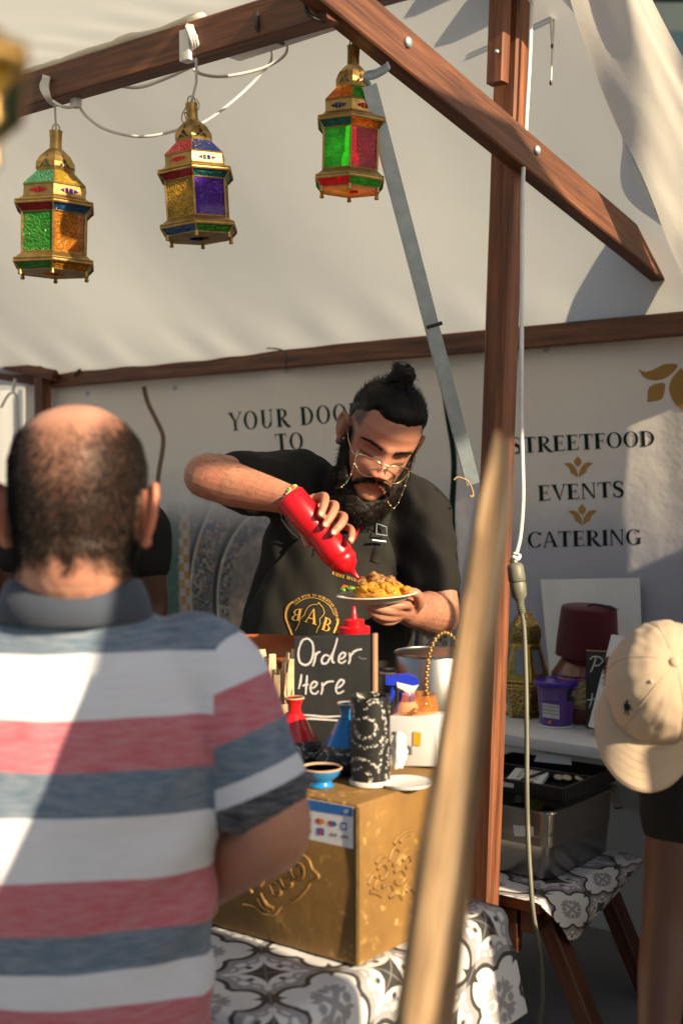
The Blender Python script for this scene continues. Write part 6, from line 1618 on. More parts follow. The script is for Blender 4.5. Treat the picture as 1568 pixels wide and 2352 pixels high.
def vend_tint(p):
    q = VH.l(p)
    if q.length > .19 or q.z < -.13: return (1, 1, 1)
    x, y, z = q; r, g, b = 1.0, 1.0, 1.0
    def mul(k, c):
        nonlocal r, g, b
        r *= lerp(1, c[0], k); g *= lerp(1, c[1], k); b *= lerp(1, c[2], k)
    if y > .05:
        lip = max(gauss(x, z + .0615, .016, .004), gauss(x, z + .0735, .014, .0045)); mul(min(1, lip * 1.2) * .8, (.95, .55, .55))
        mul(gauss(x, z + .0675, .02, .0014) * .7, (.45, .28, .26))
        for s_ in (-1, 1):
            mul(gauss(x - s_ * .034, z - .001, .017, .010) * .45, (.62, .52, .5))
            mul(gauss(x - s_ * .034, z + .0105, .014, .0016) * .9, (.10, .08, .08))   # lash line
            mul(gauss(x - s_ * .036, z - .006, .014, .0016) * .5, (.4, .3, .3))
        mul(gauss(x, z + .034, .02, .014) * .4, (1.05, .78, .72))
    # clipped hair at the sides and back
    side = smooth(.048, .062, abs(x)) * smooth(.020, .036, z + .25 * max(0, -y)) * smooth(.058, .038, y)
    back = smooth(-.02, -.05, y) * smooth(-.055, -.03, z)
    mul(max(side, back) * .93, (.07, .06, .055))
    burn = smooth(.055, .066, abs(x)) * smooth(.044, .028, y) * smooth(-.02, .0, y) * smooth(.03, .0, z); mul(burn * .85, (.10, .085, .08))
    return (r, g, b)
set_tint(vm, vend_tint)
vendor = link('person', vm, SKIN_V, None, 180)
tag(vendor, 'bearded vendor in black apron squeezing sauce onto a plate of food', 'person')
# t-shirt
mb = MB(); mb.loft(vt, 34)
limb(mb, [P(690, 1120, 3.285), shR + V((0, 0, .004)), lerp(shR, elR, .30), lerp(shR, elR, .56)], [.098, .088, .080, .074], 22)
limb(mb, [P(915, 1165, 3.285), shL, lerp(shL, elL, .4), lerp(shL, elL, .66)], [.095, .088, .076, .072], 22)
tm = evaluated(mb, .0065, 8)
def vfold(p, n_):
    a = folds(p, n_, .0075, (11, 11, 3.5)) + .004 * noise.noise(V((p.x * 26, p.y * 20, p.z * 9)))
    # gathered folds below the raised arm
    d = (p - P(640, 1200, 3.2)); a += .006 * exp(-(d.length / .14) ** 2) * sin(d.x * 75 + d.z * 40)
    d = (p - shL); a += .004 * exp(-((d.length - .1) / .09) ** 2) * sin(d.x * 60 + d.z * 75)
    return a
ripple(tm, vfold)
tee = link('t_shirt', tm, TEE, vendor, 180)
TEEB = bvh_of(tm)
legs_of(vendor, P(700, 1850, 3.4), P(795, 1850, 3.4))
# apron laid over the shirt
def ap_l(y): return interp([1225, 1260, 1300, 1350, 1400, 1450, 1600, 1900], [704, 668, 634, 602, 578, 556, 534, 524], y)
def ap_r(y): return interp([1225, 1290, 1350, 1440, 1600, 1900], [884, 905, 915, 925, 930, 925], y)
def ap_pt(u, v, off=.009):
    y = lerp(1226, 1780, v); x = lerp(ap_l(y), ap_r(y), u)
    h = on(TEEB, x, y, off)
    if h is None:
        xx = x
        while h is None and abs(xx - x) < 140: xx += 3 if x < 740 else -3; h = on(TEEB, xx, y, off)
        if h is None: return P(x, y, 3.25)
        h = P(x, y, h.y + abs(xx - x) * .0008)
    return h
mb = MB(); mb.sheet(ap_pt, 60, 80)
am0 = mb.mesh('a')
bmx = bmesh.new(); bmx.from_mesh(am0)
for v_ in bmx.verts: v_.co.y += .006 * noise.noise(V((v_.co.x * 13, v_.co.z * 5, 3))) + .003 * noise.noise(V((v_.co.x * 30, v_.co.z * 14, 8)))
for _ in range(4): bmesh.ops.smooth_vert(bmx, verts=[v for v in bmx.verts if not v.is_boundary], factor=.5, use_axis_x=True, use_axis_y=True, use_axis_z=True)
bmx.to_mesh(am0); bmx.free()
apron = link('apron', am0, APRON, vendor, 180)
m_ = apron.modifiers.new('thick', 'SOLIDIFY'); m_.thickness = .002; m_.offset = -1
APB = bvh_of(am0)
def on_ap(x, y, o=.001):
    h = on(APB, x, y, o + .0025); return h if h is not None else on(TEEB, x, y, o + .010)
def ribbon(fn, pts, w, name, mat, parent, off, thick=.0015):
    mb = MB(); strip_on(fn, pts, w, mb, 0, off, 6); ob = mb.build(name, mat, parent, 180, fix=False)
    md = ob.modifiers.new('thick', 'SOLIDIFY'); md.thickness = thick; md.offset = 0; return ob
def onTee(x, y, o): return on(TEEB, x, y, o)
ribbon(onTee, [(888, 1166), (880, 1195), (873, 1230), (866, 1262), (858, 1292)], 24, 'strap', APRON, apron, .011)
ribbon(onTee, [(690, 1240), (672, 1225), (650, 1195), (640, 1170)], 5, 'tie_string', APRON, apron, .006)
def buckle(cx, cy, w, h, tilt):
    pts = [(-w, -h), (w, -h), (w, h), (-w, h)]; mb = MB()
    q = [on_ap(cx + x + tilt * y, cy + y + .14 * x, .017) for x, y in pts]
    if all(p is not None for p in q): mb.tube(q, .0022, 6, closed=True); mb.build('buckle', M['steel'], apron, 60)
buckle(870, 1219, 11, 12, -.12); 
mb = MB(); mb.tube([on_ap(852, 1240, .017), on_ap(877, 1246, .017)], .0028, 8); mb.build('buckle', M['steel'], apron, 60)
RED_R = fabric('red_lanyard', (0.55, 0.02, 0.02), (0.45, 0.015, 0.02), 1500, .7, .2)
ribbon(onTee, [(771, 1090), (774, 1120), (782, 1150), (787, 1178), (792, 1215)], 6, 'lanyard', RED_R, vendor, .012)
ribbon(onTee, [(852, 1172), (838, 1192), (822, 1216), (812, 1240)], 7, 'lanyard', RED_R, vendor, .012)
# emblem and lettering on the apron
def k2(x, y): return (612.5 + .293 * x, 1071.9 + .293 * y)
em = MB()
cxe, cye, re_ = 717, 1423, 59
def arcpts(a0, a1, r, n_=14): return [(cxe + r * cos(radians(lerp(a0, a1, i / n_))), cye + r * sin(radians(lerp(a0, a1, i / n_)))) for i in range(n_ + 1)]
strip_on(on_ap, arcpts(222, 348, re_ - 9), 1.1, em, 0, .0016)
strip_on(on_ap, [k2(*p) for p in ((215, 1055), (180, 1085), (160, 1130), (155, 1180), (170, 1230), (190, 1280), (205, 1320), (225, 1358))], [3, 6, 5, 4, 5, 5], em, 0, .0016)
strip_on(on_ap, [k2(*p) for p in ((556, 1190), (552, 1225), (540, 1260), (522, 1300))], [4, 5, 5, 4], em, 0, .0016)
strip_on(on_ap, [k2(*p) for p in ((410, 1060), (400, 1078), (370, 1080), (335, 1095), (310, 1130), (300, 1160), (270, 1190), (258, 1230), (232, 1285))], 1.3, em, 0, .0019)
strip_on(on_ap, [k2(*p) for p in ((410, 1060), (420, 1080), (438, 1100), (450, 1140), (440, 1165), (415, 1195), (418, 1230), (400, 1265), (390, 1298))], 1.3, em, 0, .0019)
em.build('emblem', M['gold_thread'], apron, fix=False)['kind'] = 'stuff'
def letter(ch, org, xv, yv, w=None):
    mb = MB()
    put_text(ch, lambda x, y, l: on_ap(org[0] + xv[0] * x + yv[0] * y, org[1] + xv[1] * x + yv[1] * y, .0018 + l * .0001), mb); mb.build('letter', M['gold_thread'], apron, fix=False)
letter('B', k2(270, 1205), (-26, 0.5), (5, -27)); letter('A', k2(300, 1212), (27, 8), (9, -32)); letter('B', k2(424, 1272), (22, 9), (8, -29))
mb = MB(); s_ = 'YOUR DOOR TO MOROCCAN CUISINE'; W_ = text_width(s_, .12)
def arc_place(x, y, l):
    a = radians(lerp(221, 362, x / W_)); r = re_ - 6 + y * 6.2; return on_ap(cxe + r * cos(a), cye + r * sin(a), .0017 + l * .00008)
put_text(s_, arc_place, mb, 0, .12); mb.build('arc_lettering', M['gold_thread'], apron, fix=False)['kind'] = 'stuff'
mb = MB(); s_ = 'BASEL HAMS'; W_ = text_width(s_, .12); a_, b_ = k2(508, 842), k2(716, 905)
put_text(s_, lambda x, y, l: on_ap(lerp(a_[0], b_[0], x / W_) + y * 2.0, lerp(a_[1], b_[1], x / W_) - y * 7.2, .0018 + l * .00008), mb, 0, .12); mb.build('lettering', M['gold_thread'], apron, fix=False)['kind'] = 'stuff'
# hair pulled back to a bun
def hair_off(z, t):
    p = head_surface(z, t); x, y = p.x, p.y
    line = interp([-.1, -.05, 0, .03, .06, .1], [-.06, -.02, .045, .060, .080, .086], y) + .35 * max(0, .02 - abs(abs(x) - .046)) * (y > .03) + .004 * nz((x * 90, y * 40, 2))
    return smooth(line - .006, line + .016, z)
vs, fs = [], []; nz_, nt = 60, 120; keep = []
for i in range(nz_ + 1):
    z = lerp(-.02, .1185, i / nz_)
    for k in range(nt):
        t = 2 * pi * k / nt; p = head_surface(z, t); h = hair_off(z, t)
        d = V((p.x, p.y * .8, p.z)).normalized(); groove = .0012 * sin(t * 70 + 3 * nz((t * 3, z * 40, 0)))
        keep.append(h > .02); vs.append(VH.w(p + d * (-.002 + h * (.0085 + groove + .005 * smooth(.08, .118, z)))))
for i in range(nz_):
    for k in range(nt):
        l = (k + 1) % nt; q = [i * nt + k, i * nt + l, (i + 1) * nt + l, (i + 1) * nt + k]
        if any(keep[a] for a in q): fs.append(q)
fs.append([nz_ * nt + k for k in range(nt)])
mb = MB(); mb.add(vs, fs)
hair = mb.build('hair', HAIR, vendor, 180); BVHTree_h = bvh_of(vm)
bun = MB(); bc = (0.012, -.016, .132)
for k in range(9):
    a = k * .7; pts = [VH.w((bc[0] + (.017 + .004 * sin(k)) * cos(a + j * .55), bc[1] + .015 * sin(a + j * .55) * .9, bc[2] - .018 + .0065 * j + .004 * sin(k * 2.1 + j))) for j in range(8)]
    bun.tube(catmull(pts, 4), .0105 * VH.k, 8)
bun.ball(VH.w(bc), tuple(r * VH.k for r in (.025, .024, .022)), 16, 12, x=VH.x, y=VH.f, z=VH.z)
bun.ball(VH.w((.004, -.008, .114)), tuple(r * VH.k for r in (.036, .036, .016)), 16, 12, x=VH.x, y=VH.f, z=VH.z)
bmesh_ = evaluated(bun, .003, 2); ripple(bmesh_, lambda p, n_: .0022 * noise.noise(p * 160)); bun_o = link('hair_bun', bmesh_, HAIR, hair, 180)
rts = [(p - n_ * .001, (n_ * .7 + V((random.gauss(0, .6), random.gauss(0, .6), random.gauss(.2, .6)))), random.uniform(.006, .018), V((random.gauss(0, .5), random.gauss(0, .5), random.gauss(0, .5)))) for p, n_ in sample_mesh(bmesh_, 420)]
rts += [(p, (n_ * .10 + VH.z * .5 - VH.f * .8 + V((random.gauss(0, .07), random.gauss(0, .07), random.gauss(0, .07)))), random.uniform(.010, .022), V((0, 0, 0))) for p, n_ in sample_mesh(hair.data, 2600)]
for _ in range(900):
    x = random.uniform(-.062, .062); zt_ = .118
    for zz_ in [.05 + .0015 * i for i in range(45)]:
        t = atan2(1, 1e-6 + x * 9); 
        if hair_off(zz_, math.acos(max(-1, min(1, x / .075)))) > .10: zt_ = zz_; break
    o = VH.w((x, .3, zt_ - .003)); h = BVHTree_h.ray_cast(o, -VH.f)
    if h[0] is not None: rts.append((h[0], VH.z * .75 - VH.f * .55 + h[1] * .30 + V((random.gauss(0, .1), random.gauss(0, .1), random.gauss(0, .1))), random.uniform(.008, .018), V((0, 0, 0))))
strands(rts, HAIR, 'loose_strands', hair, .0004)
# beard and moustache
bd = MB()
jaw = [(.070, .012, .012), (.0715, .016, -.018), (.068, .030, -.052), (.056, .050, -.084), (.036, .066, -.116), (0, .076, -.134)]
jl = catmull([V(p) for p in jaw] + [V((-x, y, z)) for x, y, z in jaw[::-1]][1:], 6)
rj = [interp([0, .1, .25, .5, .75, .9, 1], [.005, .009, .017, .027, .017, .009, .005], i / (len(jl) - 1)) for i in range(len(jl))]
bd.tube([VH.w(p) for p in jl], [r * VH.k for r in rj], 16)
for (c, r) in (((0, .070, -.143), (.050, .037, .035)), ((.030, .058, -.130), (.038, .034, .034)), ((-.030, .058, -.130), (.038, .034, .034)), ((0, .058, -.156), (.038, .030, .030)), ((.053, .034, -.094), (.020, .028, .036)), ((-.053, .034, -.094), (.020, .028, .036))):
    bd.ball(VH.w(c), tuple(q * VH.k for q in r), 18, 12, x=VH.x, y=VH.f, z=VH.z)
bdm = evaluated(bd, .004, 6); ripple(bdm, lambda p, n_: .0035 * noise.noise(p * 70) + .0022 * noise.noise(p * 190))
beard = link('beard', bdm, HAIR_B, vendor, 180)
def beard_dir(p, n_): return n_ * .75 - VH.z * .65 + V((random.gauss(0, .45), random.gauss(0, .45), random.gauss(0, .45)))
rts = [(p - n_ * .001, beard_dir(p, n_), random.uniform(.005, .013), V((random.gauss(0, .9), random.gauss(0, .9), random.gauss(-.2, .9)))) for p, n_ in sample_mesh(bdm, 9000)]
strands(rts, HAIR_B, 'beard_strands', beard, .00045)
mo = MB()
for s_ in (-1, 1):
    mo.tube([VH.w(p) for p in catmull([V((s_ * .002, .107, -.0515)), V((s_ * .014, .106, -.0525)), V((s_ * .027, .100, -.060)), V((s_ * .036, .091, -.072)), V((s_ * .042, .082, -.088))], 6)], [interp([0, .3, .7, 1], [.0030, .0044, .0040, .0026], i / 24) * VH.k for i in range(25)], 10)
pass
mom = evaluated(mo, .0022, 2); ripple(mom, lambda p, n_: .0012 * noise.noise(p * 220)); mou = link('moustache', mom, HAIR_B, vendor, 180)
rts = [(p - n_ * .0005, n_ * .45 - VH.z * .6 + VH.x * math.copysign(.6, VH.l(p).x) + V((random.gauss(0, .3), random.gauss(0, .3), random.gauss(0, .3))), random.uniform(.004, .009), V((random.gauss(0, .5), random.gauss(0, .5), -.3))) for p, n_ in sample_mesh(mom, 2600)]
strands(rts, HAIR_B, 'moustache_strands', mou, .0004)
# eyebrows, stubble on the cheeks
VB = bvh_of(vm)
def on_head(x, z):
    o = VH.w((x, .3, z)); h = VB.ray_cast(o, -VH.f); return (h[0], h[1]) if h[0] is not None else (VH.w((x, .09, z)), VH.f)
for s_ in (-1, 1):
    rts = []
    for _ in range(300):
        a = random.random(); x = s_ * lerp(.012, .056, a); z = interp([0, .4, .7, 1], [.0170, .0225, .0225, .0160], a) + random.gauss(0, interp([0, .3, 1], [.0024, .0022, .0010], a))
        p, n_ = on_head(x, z); rts.append((p, n_ * .35 + VH.x * s_ * .9 + VH.z * random.gauss(.2, .25), random.uniform(.005, .010), V((0, 0, -.2))))
    strands(rts, HAIR, 'eyebrow', vendor, .00042)
    rts = []
    for _ in range(60):
        a = random.random(); x = s_ * lerp(.020, .048, a); z = -.0105 - .003 * sin(pi * a); p, n_ = on_head(x, z); rts.append((p, n_ * .8 - VH.z * .6 + VH.x * s_ * .3 * a, random.uniform(.004, .007), VH.z * .5))
    strands(rts, HAIR, 'eyelashes', vendor, .0004)
def near_arm(p):
    for a, b in ((elR, wrR), (elL, wrL)):
        t = (p - a).dot(b - a) / (b - a).length_squared
        if -.25 < t < .95 and (p - a - (b - a) * t).length < .075: return (b - a).normalized()
    return None
rts = []
for p, n_ in sample_mesh(vm, 3600, region=lambda c: near_arm(c) is not None):
    d = near_arm(p)
    if d is None: continue
    rts.append((p, d * .9 + n_ * .45 + V((random.gauss(0, .3), random.gauss(0, .3), random.gauss(-.1, .3))), random.uniform(.010, .020), V((0, 0, -.4))))
strands(rts, HAIR_B, 'arm_hair', vendor, .00016)
# nails
NAIL = simple('fingernail', (0.62, 0.36, 0.27), (0.55, 0.30, 0.22), .25)
VBV = VB
for f_ in fing + lf[:2]:
    tip, dip = f_[3], f_[2]; d = (tip - dip).normalized(); nn = (EYE - tip).normalized(); nn = (nn - d * nn.dot(d)).normalized(); c = tip + nn * .0068 + d * .001
    mb = MB(); mb.ball(c, (.0058, .0078, .0022), 12, 8, x=d.cross(nn), y=d, z=nn); mb.build('fingernail', NAIL, vendor, 180)
# glasses with chain
gl = MB(); M['gold_wire'] = simple('gold_wire', (0.78, 0.56, 0.28), (0.6, 0.42, 0.2), .22, 1.0)
GP = lambda x, y, z: VH.w((x, y, z))
gz, gy = -.018, .116
def lens_outline(s_):
    pts = [(.006, .010), (.016, .016), (.036, .016), (.054, .011), (.0595, .001), (.055, -.015), (.041, -.026), (.023, -.025), (.010, -.015), (.0055, .0)]
    return [GP(s_ * x, gy - 7 * x * x + .0, gz + z) for x, z in pts]
for s_ in (-1, 1):
    lo = catmull(lens_outline(s_) + [lens_outline(s_)[0]], 4)[:-1]; gl.tube(lo, .0015, 6, closed=True)
    gl.tube(catmull([GP(s_ * .058, gy - .022, gz + .004), GP(s_ * .070, gy - .035, gz + .006), GP(s_ * .0775, .03, gz + .012), GP(s_ * .079, -.01, gz + .026)], 6), .0010, 6)
gl.tube(catmull([GP(-.007, gy, gz + .004), GP(0, gy + .003, gz + .007), GP(.007, gy, gz + .004)], 4), .0010, 6)
gl.tube(catmull([GP(-.018, gy - .001, gz + .0135), GP(0, gy + .001, gz + .0150), GP(.018, gy - .001, gz + .0135)], 4), .0009, 6)
glo = gl.build('glasses', M['gold_wire'], vendor, 60)
for s_ in (-1, 1):
    lo = catmull(lens_outline(s_) + [lens_outline(s_)[0]], 4)[:-1]; cen = sum(lo, V((0, 0, 0))) / len(lo) + VH.f * .002
    mb = MB(); nl = len(lo); mb.add(lo + [cen], [[k, (k + 1) % nl, nl] for k in range(nl)]); mb.build('lens', clear_glass('lens_glass') if s_ < 0 else bpy.data.materials['lens_glass'], glo, 180)
BEAD = [simple('bead_teal', (.02, .22, .30), None, .15), simple('bead_clear', (.6, .5, .4), None, .15), M['gold_wire']]
def chain(pts, r, parent):
    pp = catmull(pts, 12); mb = MB(); mb.tube(pp, r * .5, 5)
    for i, p in enumerate(pp[::2]): mb.ball(p, r * .9, 6, 5)
    mb.build('chain', M['gold_wire'], parent, 60)['kind'] = 'stuff'
    for i in range(6, len(pp) - 4, 13):
        b = MB(); b.ball(pp[i], .0020, 10, 8); b.build('bead', BEAD[(i // 13) % 3], parent, 60)
def kh(x, y, d): return P(735 + .1758 * x, 857.5 + .1758 * y, d)
chain([kh(1160, 1300, 2.99), kh(1130, 1400, 2.985), kh(1090, 1520, 2.98), kh(1050, 1620, 2.975), kh(1010, 1710, 2.98), kh(955, 1765, 2.985), kh(910, 1720, 3.0), kh(885, 1670, 3.02)], .0009, glo)
chain([kh(490, 1010, 3.00), kh(460, 1110, 2.995), kh(430, 1240, 2.99), kh(385, 1360, 2.985), kh(330, 1440, 2.985), kh(270, 1490, 2.99), kh(200, 1500, 3.02)], .0009, glo)
# bracelet
br = MB(); dW = (wrR - elR).normalized(); bx1, bx2 = frame_from(dW); bcen = lerp(elR, wrR, .985)
for k in range(26):
    a = 2 * pi * k / 26; 
    b = MB(); b.ball(bcen + bx1 * (.0335 * cos(a)) + bx2 * (.0335 * sin(a)), .0042, 8, 6)
    b.build('bracelet_bead', [simple('bead_green', (.05, .35, .12), None, .3), simple('bead_yellow', (.6, .45, .05), None, .3), simple('bead_red', (.5, .03, .03), None, .3)][k % 3] if k < 3 else bpy.data.materials[['bead_green', 'bead_yellow', 'bead_red'][k % 3]], vendor, 60)

# ---- squeeze bottle in his hand
q0, q1 = P(663, 1139, 2.905), P(784, 1283, 2.885); bax = (q1 - q0).normalized(); BLn = (q1 - q0).length
sqb = thing('squeeze_bottle', 'red squeeze bottle tipped over the plate in the vendor\'s hand', 'bottle', q0)
rb_ = .0352
mb = MB(); mb.lathe([(rb_ * .80, -.001), (rb_ * .93, .0005), (rb_, .006), (rb_, BLn * .34), (rb_ * .96, BLn * .44), (rb_ * .86, BLn * .54), (rb_ * .86, BLn * .62), (rb_ * .95, BLn * .72), (rb_, BLn * .80), (rb_, BLn * .93), (rb_ * .96, BLn * .97), (rb_ * .86, BLn)], q0, bax, 48); mb.build('bottle', M['red_plastic'], sqb, 60)
mb = MB(); mb.lathe([(rb_ * .90, BLn * .985), (rb_ * .93, BLn), (rb_ * .90, BLn + .012), (rb_ * .74, BLn + .018), (rb_ * .66, BLn + .026), (rb_ * .40, BLn + .032), (rb_ * .20, BLn + .036), (rb_ * .15, BLn + .050), (rb_ * .08, BLn + .068), (0, BLn + .068)], q0, bax, 40); mb.build('nozzle_cap', M['red_plastic'], sqb, 60)
cu_, cv_ = frame_from(bax, V((0, -1, 0)))
mb = MB(); lc = q0 - bax * .0015; mb.box(lc + (P(668, 1128, 2.9) - P(663, 1139, 2.9)) * .5, cu_ * .008, cv_ * .016, bax * .0006); mb.build('base_label', M['white_paper'], sqb)
nt_ = q0 + bax * (BLn + .068); 
mb = MB(); mb.tube(catmull([nt_ - bax * .006, nt_ + bax * .008, nt_ + bax * .012 - UP * .016], 4), [.0022] * 9, 8); mb.build('sauce', simple('ketchup', (.5, .01, .008), None, .15), sqb, 60)

# ---- plate with food
plt = thing('paper_plate', 'pale paper plate of saffron couscous stew on the vendor\'s palm', 'plate', pc)
pax = V((-.055, -.03, 1)).normalized(); pr = .0905
mb = MB(); mb.lathe([(0, -.010), (pr * .62, -.010), (pr * .70, -.007), (pr * .84, .006), (pr * .97, .0085), (pr, .0075), (pr, .0092), (pr * .96, .0102), (pr * .82, .0082), (pr * .68, -.0045), (pr * .6, -.0075), (0, -.0075)], pc, pax, 64); mb.build('dish', simple('bagasse_plate', (0.62, 0.55, 0.44), (0.55, 0.48, 0.38), .8, 0, 60, .2), plt, 60)
F_C = simple('couscous', (0.70, 0.32, 0.02), (0.52, 0.20, 0.010), .35, 0, 160, .9, 420, .004, Subsurface_Weight=.15, Subsurface_Radius=(.01, .006, .002), Subsurface_Scale=.4)
F_M = simple('braised_meat', (0.20, 0.085, 0.022), (0.36, 0.17, 0.05), .28, 0, 110, .6)
F_V = simple('carrot', (0.75, 0.22, 0.015), (0.6, 0.15, 0.01), .25, 0, 90, .3); F_G = simple('green_pepper', (0.10, 0.22, 0.02), (0.05, 0.14, 0.012), .25, 0, 90, .3); F_R = simple('red_pepper', (.6, .1, .02), None, .25)
def lump(c, r, mat, name, amp=.25, fr=60, seed=0, seg=22):
    mb = MB(); c = V(c); mb.ball(c, r, seg, int(seg * .7))
    mb.v = [c + (p - c) * (1 + amp * noise.noise(p * fr + V((seed, 0, 0))) + amp * .5 * noise.noise(p * fr * 2.6 + V((0, seed, 0)))) for p in mb.v]; return mb.build(name, mat, plt, 60)
fc = pc + pax * .004
lump(fc + V((.006, 0, .006)), (.058, .053, .029), F_C, 'couscous_heap', .12, 45, 3, 40)
gr = MB()
for k in range(420):
    a = random.uniform(0, 6.28); b = random.uniform(.1, 1.35); d = V((cos(a) * sin(b), sin(a) * sin(b), cos(b))); gr.ball(fc + V((.006 + d.x * .0590, d.y * .0540, .006 + d.z * .030)), random.uniform(.0018, .0034), 6, 4)
gr.build('couscous_grains', F_C, plt, 60)['kind'] = 'stuff'
for k in range(18):
    a = k * 2.4; r = .032 * sqrt((k % 7) / 7 + .05); lump(fc + V((-.004 + r * 1.15 * cos(a), r * sin(a) - .004, .031 + random.uniform(.001, .016) - r * .28)), (random.uniform(.009, .016), random.uniform(.008, .012), random.uniform(.007, .011)), F_M, 'meat_chunk', .5, 85, k * 3.1)
for k in range(10): lump(fc + V((.030 + .0042 * k, -.040 + random.uniform(-.014, .02) + .002 * k, .010 + random.uniform(-.002, .008))), (random.uniform(.007, .010), .007, .006), F_V, 'carrot_piece', .2, 90, k)
for k in range(5): lump(fc + V((.012 - .012 * k + .01, -.046 + .002 * k, .018 + .005 * (k % 2))), (.010, .009, .010), F_C, 'cauliflower_piece', .45, 110, k + 9)
for k in range(6): lump(fc + V((-.060 - .0022 * k + random.uniform(-.008, .008), -.014 + random.uniform(-.016, .012), .011 + random.uniform(0, .010))), (.010, .008, .005), [F_G, F_G, F_R, F_G, F_G, F_G][k], 'salad_piece', .5, 90, k + 30)
# ------------------------------------------------------------------ customer in the striped polo shirt
k_ = 1.62 / 3000
def C(px, py, y=1.62): return P(px, py, y)
cf = V((.04, cos(radians(9)), -sin(radians(9)))).normalized()
CH = Head(C(182, 1162, 1.615), cf, V((0.0, 0, 1)), 1.06)
ct_ = [(C(150, 2520, 1.68), X, Yd, .185, .135), (C(152, 2300, 1.68), X, Yd, .192, .140), (C(158, 2050, 1.675), X, Yd, .188, .138), (C(165, 1820, 1.665), X, Yd, .198, .138), (C(170, 1640, 1.66), X, Yd, .205, .128), (C(170, 1540, 1.655), X, Yd, .190, .108), (C(170, 1470, 1.645), X, Yd, .150, .088), (C(172, 1415, 1.635), X, Yd, .098, .080), (C(172, 1380, 1.63), X, Yd, .078, .074)]
csr, cel, cwr = C(492, 1565, 1.655), C(632, 1900, 1.635), C(450, 2050, 1.85)
csl, cel2, cwr2 = C(-150, 1565, 1.655), C(-290, 1900, 1.64), C(-150, 2050, 1.84)
mb = MB(); CH.mesh(mb, 60, 72)
mb.loft([(c, x, y, a * .88, b * .86) for c, x, y, a, b in ct_], 28)
limb(mb, [C(172, 1430, 1.64), C(172, 1330, 1.625), CH.w((0, -.02, -.05))], [.076, .073, .070])
for a_, b_, c_ in ((csr, cel, cwr), (csl, cel2, cwr2)):
    limb(mb, [a_, lerp(a_, b_, .5), b_, lerp(b_, c_, .4), c_], [.058, .052, .046, .045, .031], 18)
    d = (c_ - b_).normalized(); sd_ = d.cross(UP).normalized()
    limb(mb, [c_, c_ + d * .05, c_ + d * .09], [.030, .036, .028], 14, sq=.6)
    for k in range(4): finger(mb, [c_ + d * .08 + sd_ * (.026 - .017 * k), c_ + d * .115 + sd_ * (.028 - .018 * k) - UP * .006, c_ + d * .135 + sd_ * (.026 - .017 * k) - UP * .022, c_ + d * .13 + sd_ * (.024 - .016 * k) - UP * .038], .009, .0075)
    finger(mb, [c_ + d * .02 + sd_ * .02, c_ + d * .05 + sd_ * .045 - UP * .01, c_ + d * .08 + sd_ * .048 - UP * .022, c_ + d * .095 + sd_ * .042 - UP * .03], .011, .008)
cm = evaluated(mb, .0036, 3)
def hairy(q):
    """how much hair grows at a head-local point: bald crown, full sides"""
    x, y, z = q
    side = smooth(.020, .050, abs(x)) * .6 + smooth(.052, .070, abs(x)) * .4
    crown = smooth(.055, .100, z)
    d = 1.0 * (1 - crown * (1 - side * .9)) * (1 - .55 * (1 - side) * smooth(-.05, .05, z))
    nape = smooth(-.090, -.055, z + .012 * nz((x * 60, 0, 0)))
    front = smooth(.055, .02, y)
    near_ear = 1 - .9 * smooth(.066, .070, abs(x)) * smooth(-.04, -.005, y) * smooth(.03, .0, z)
    return max(0, d * nape * front * near_ear)
def cust_tint(p):
    q = CH.l(p)
    if q.z < -.13 or q.length > .2: return (1, 1, 1)
    if abs(q.x) > .079: return (1.08, .80, .74)
    h = hairy(q)
    k = min(1, max(0, h * 1.25)) * .96; return (lerp(1, .06, k), lerp(1, .05, k), lerp(1, .045, k))
set_tint(cm, cust_tint)
cust = link('person', cm, SKIN_C, None, 180)
tag(cust, 'balding customer seen from behind in a striped polo shirt', 'person')
rts = []
for p, n_ in sample_mesh(cm, 80000, lambda p, n: hairy(CH.l(p)) if (CH.l(p).length < .2 and CH.l(p).z > -.1 and abs(CH.l(p).x) < .079 and (CH.l(p).x * n.dot(CH.x) + CH.l(p).y * n.dot(CH.f) + CH.l(p).z * n.dot(CH.z)) > 0) else 0, 5, lambda c: (c - CH.O).length < .2):
    dn = -CH.z * .8 + CH.x * math.copysign(.25, CH.l(p).x); rts.append((p, n_ * .35 + dn + V((random.gauss(0, .12), random.gauss(0, .12), random.gauss(0, .12))), random.uniform(.005, .008), V((0, 0, -.2))))
strands(rts, HAIR, 'hair', cust, .0003)
# shirt with woven stripes; attribute 'stripe' runs down the cloth in metres
mb = MB(); mb.loft(ct_[:-1], 34)
limb(mb, [C(440, 1530, 1.655), csr, lerp(csr, cel, .35), lerp(csr, cel, .78)], [.072, .072, .068, .0625], 22)
limb(mb, [C(-100, 1530, 1.655), csl, lerp(csl, cel2, .35), lerp(csl, cel2, .78)], [.072, .072, .068, .0625], 22)
sm_ = evaluated(mb, .0055, 8)
def cfold(p, n_):
    a = folds(p, n_, .0055, (7, 7, 8)) + .0025 * noise.noise(V((p.x * 24, p.y * 16, p.z * 15)))
    z0 = 1.55 - (2100 - 1080) * k_; a += .009 * exp(-((p.z - z0) / .16) ** 2) * sin((p.z * 1.0 - (p.x + .1) * .55) * 62) * smooth(-.35, -.05, p.x) * (n_.y < .3)
    return a
ripple(sm_, cfold)
ax_s = (cel - csr).normalized(); ax_l = (cel2 - csl).normalized()
zt = C(0, 1390, 1.52).z
def arm_of(p):
    best = (0.0, 0.0)
    for s0, ax in ((csr, ax_s), (csl, ax_l)):
        d = (p - s0).dot(ax); lat = ((p - s0) - ax * d).length
        out = (p.x - csr.x) if s0 is csr else (csl.x - p.x)
        k = smooth(.105, .085, lat) * smooth(-.022, .034, out) * smooth(-.06, -.03, d)
        if k > best[0]: best = (k, d)
    return best
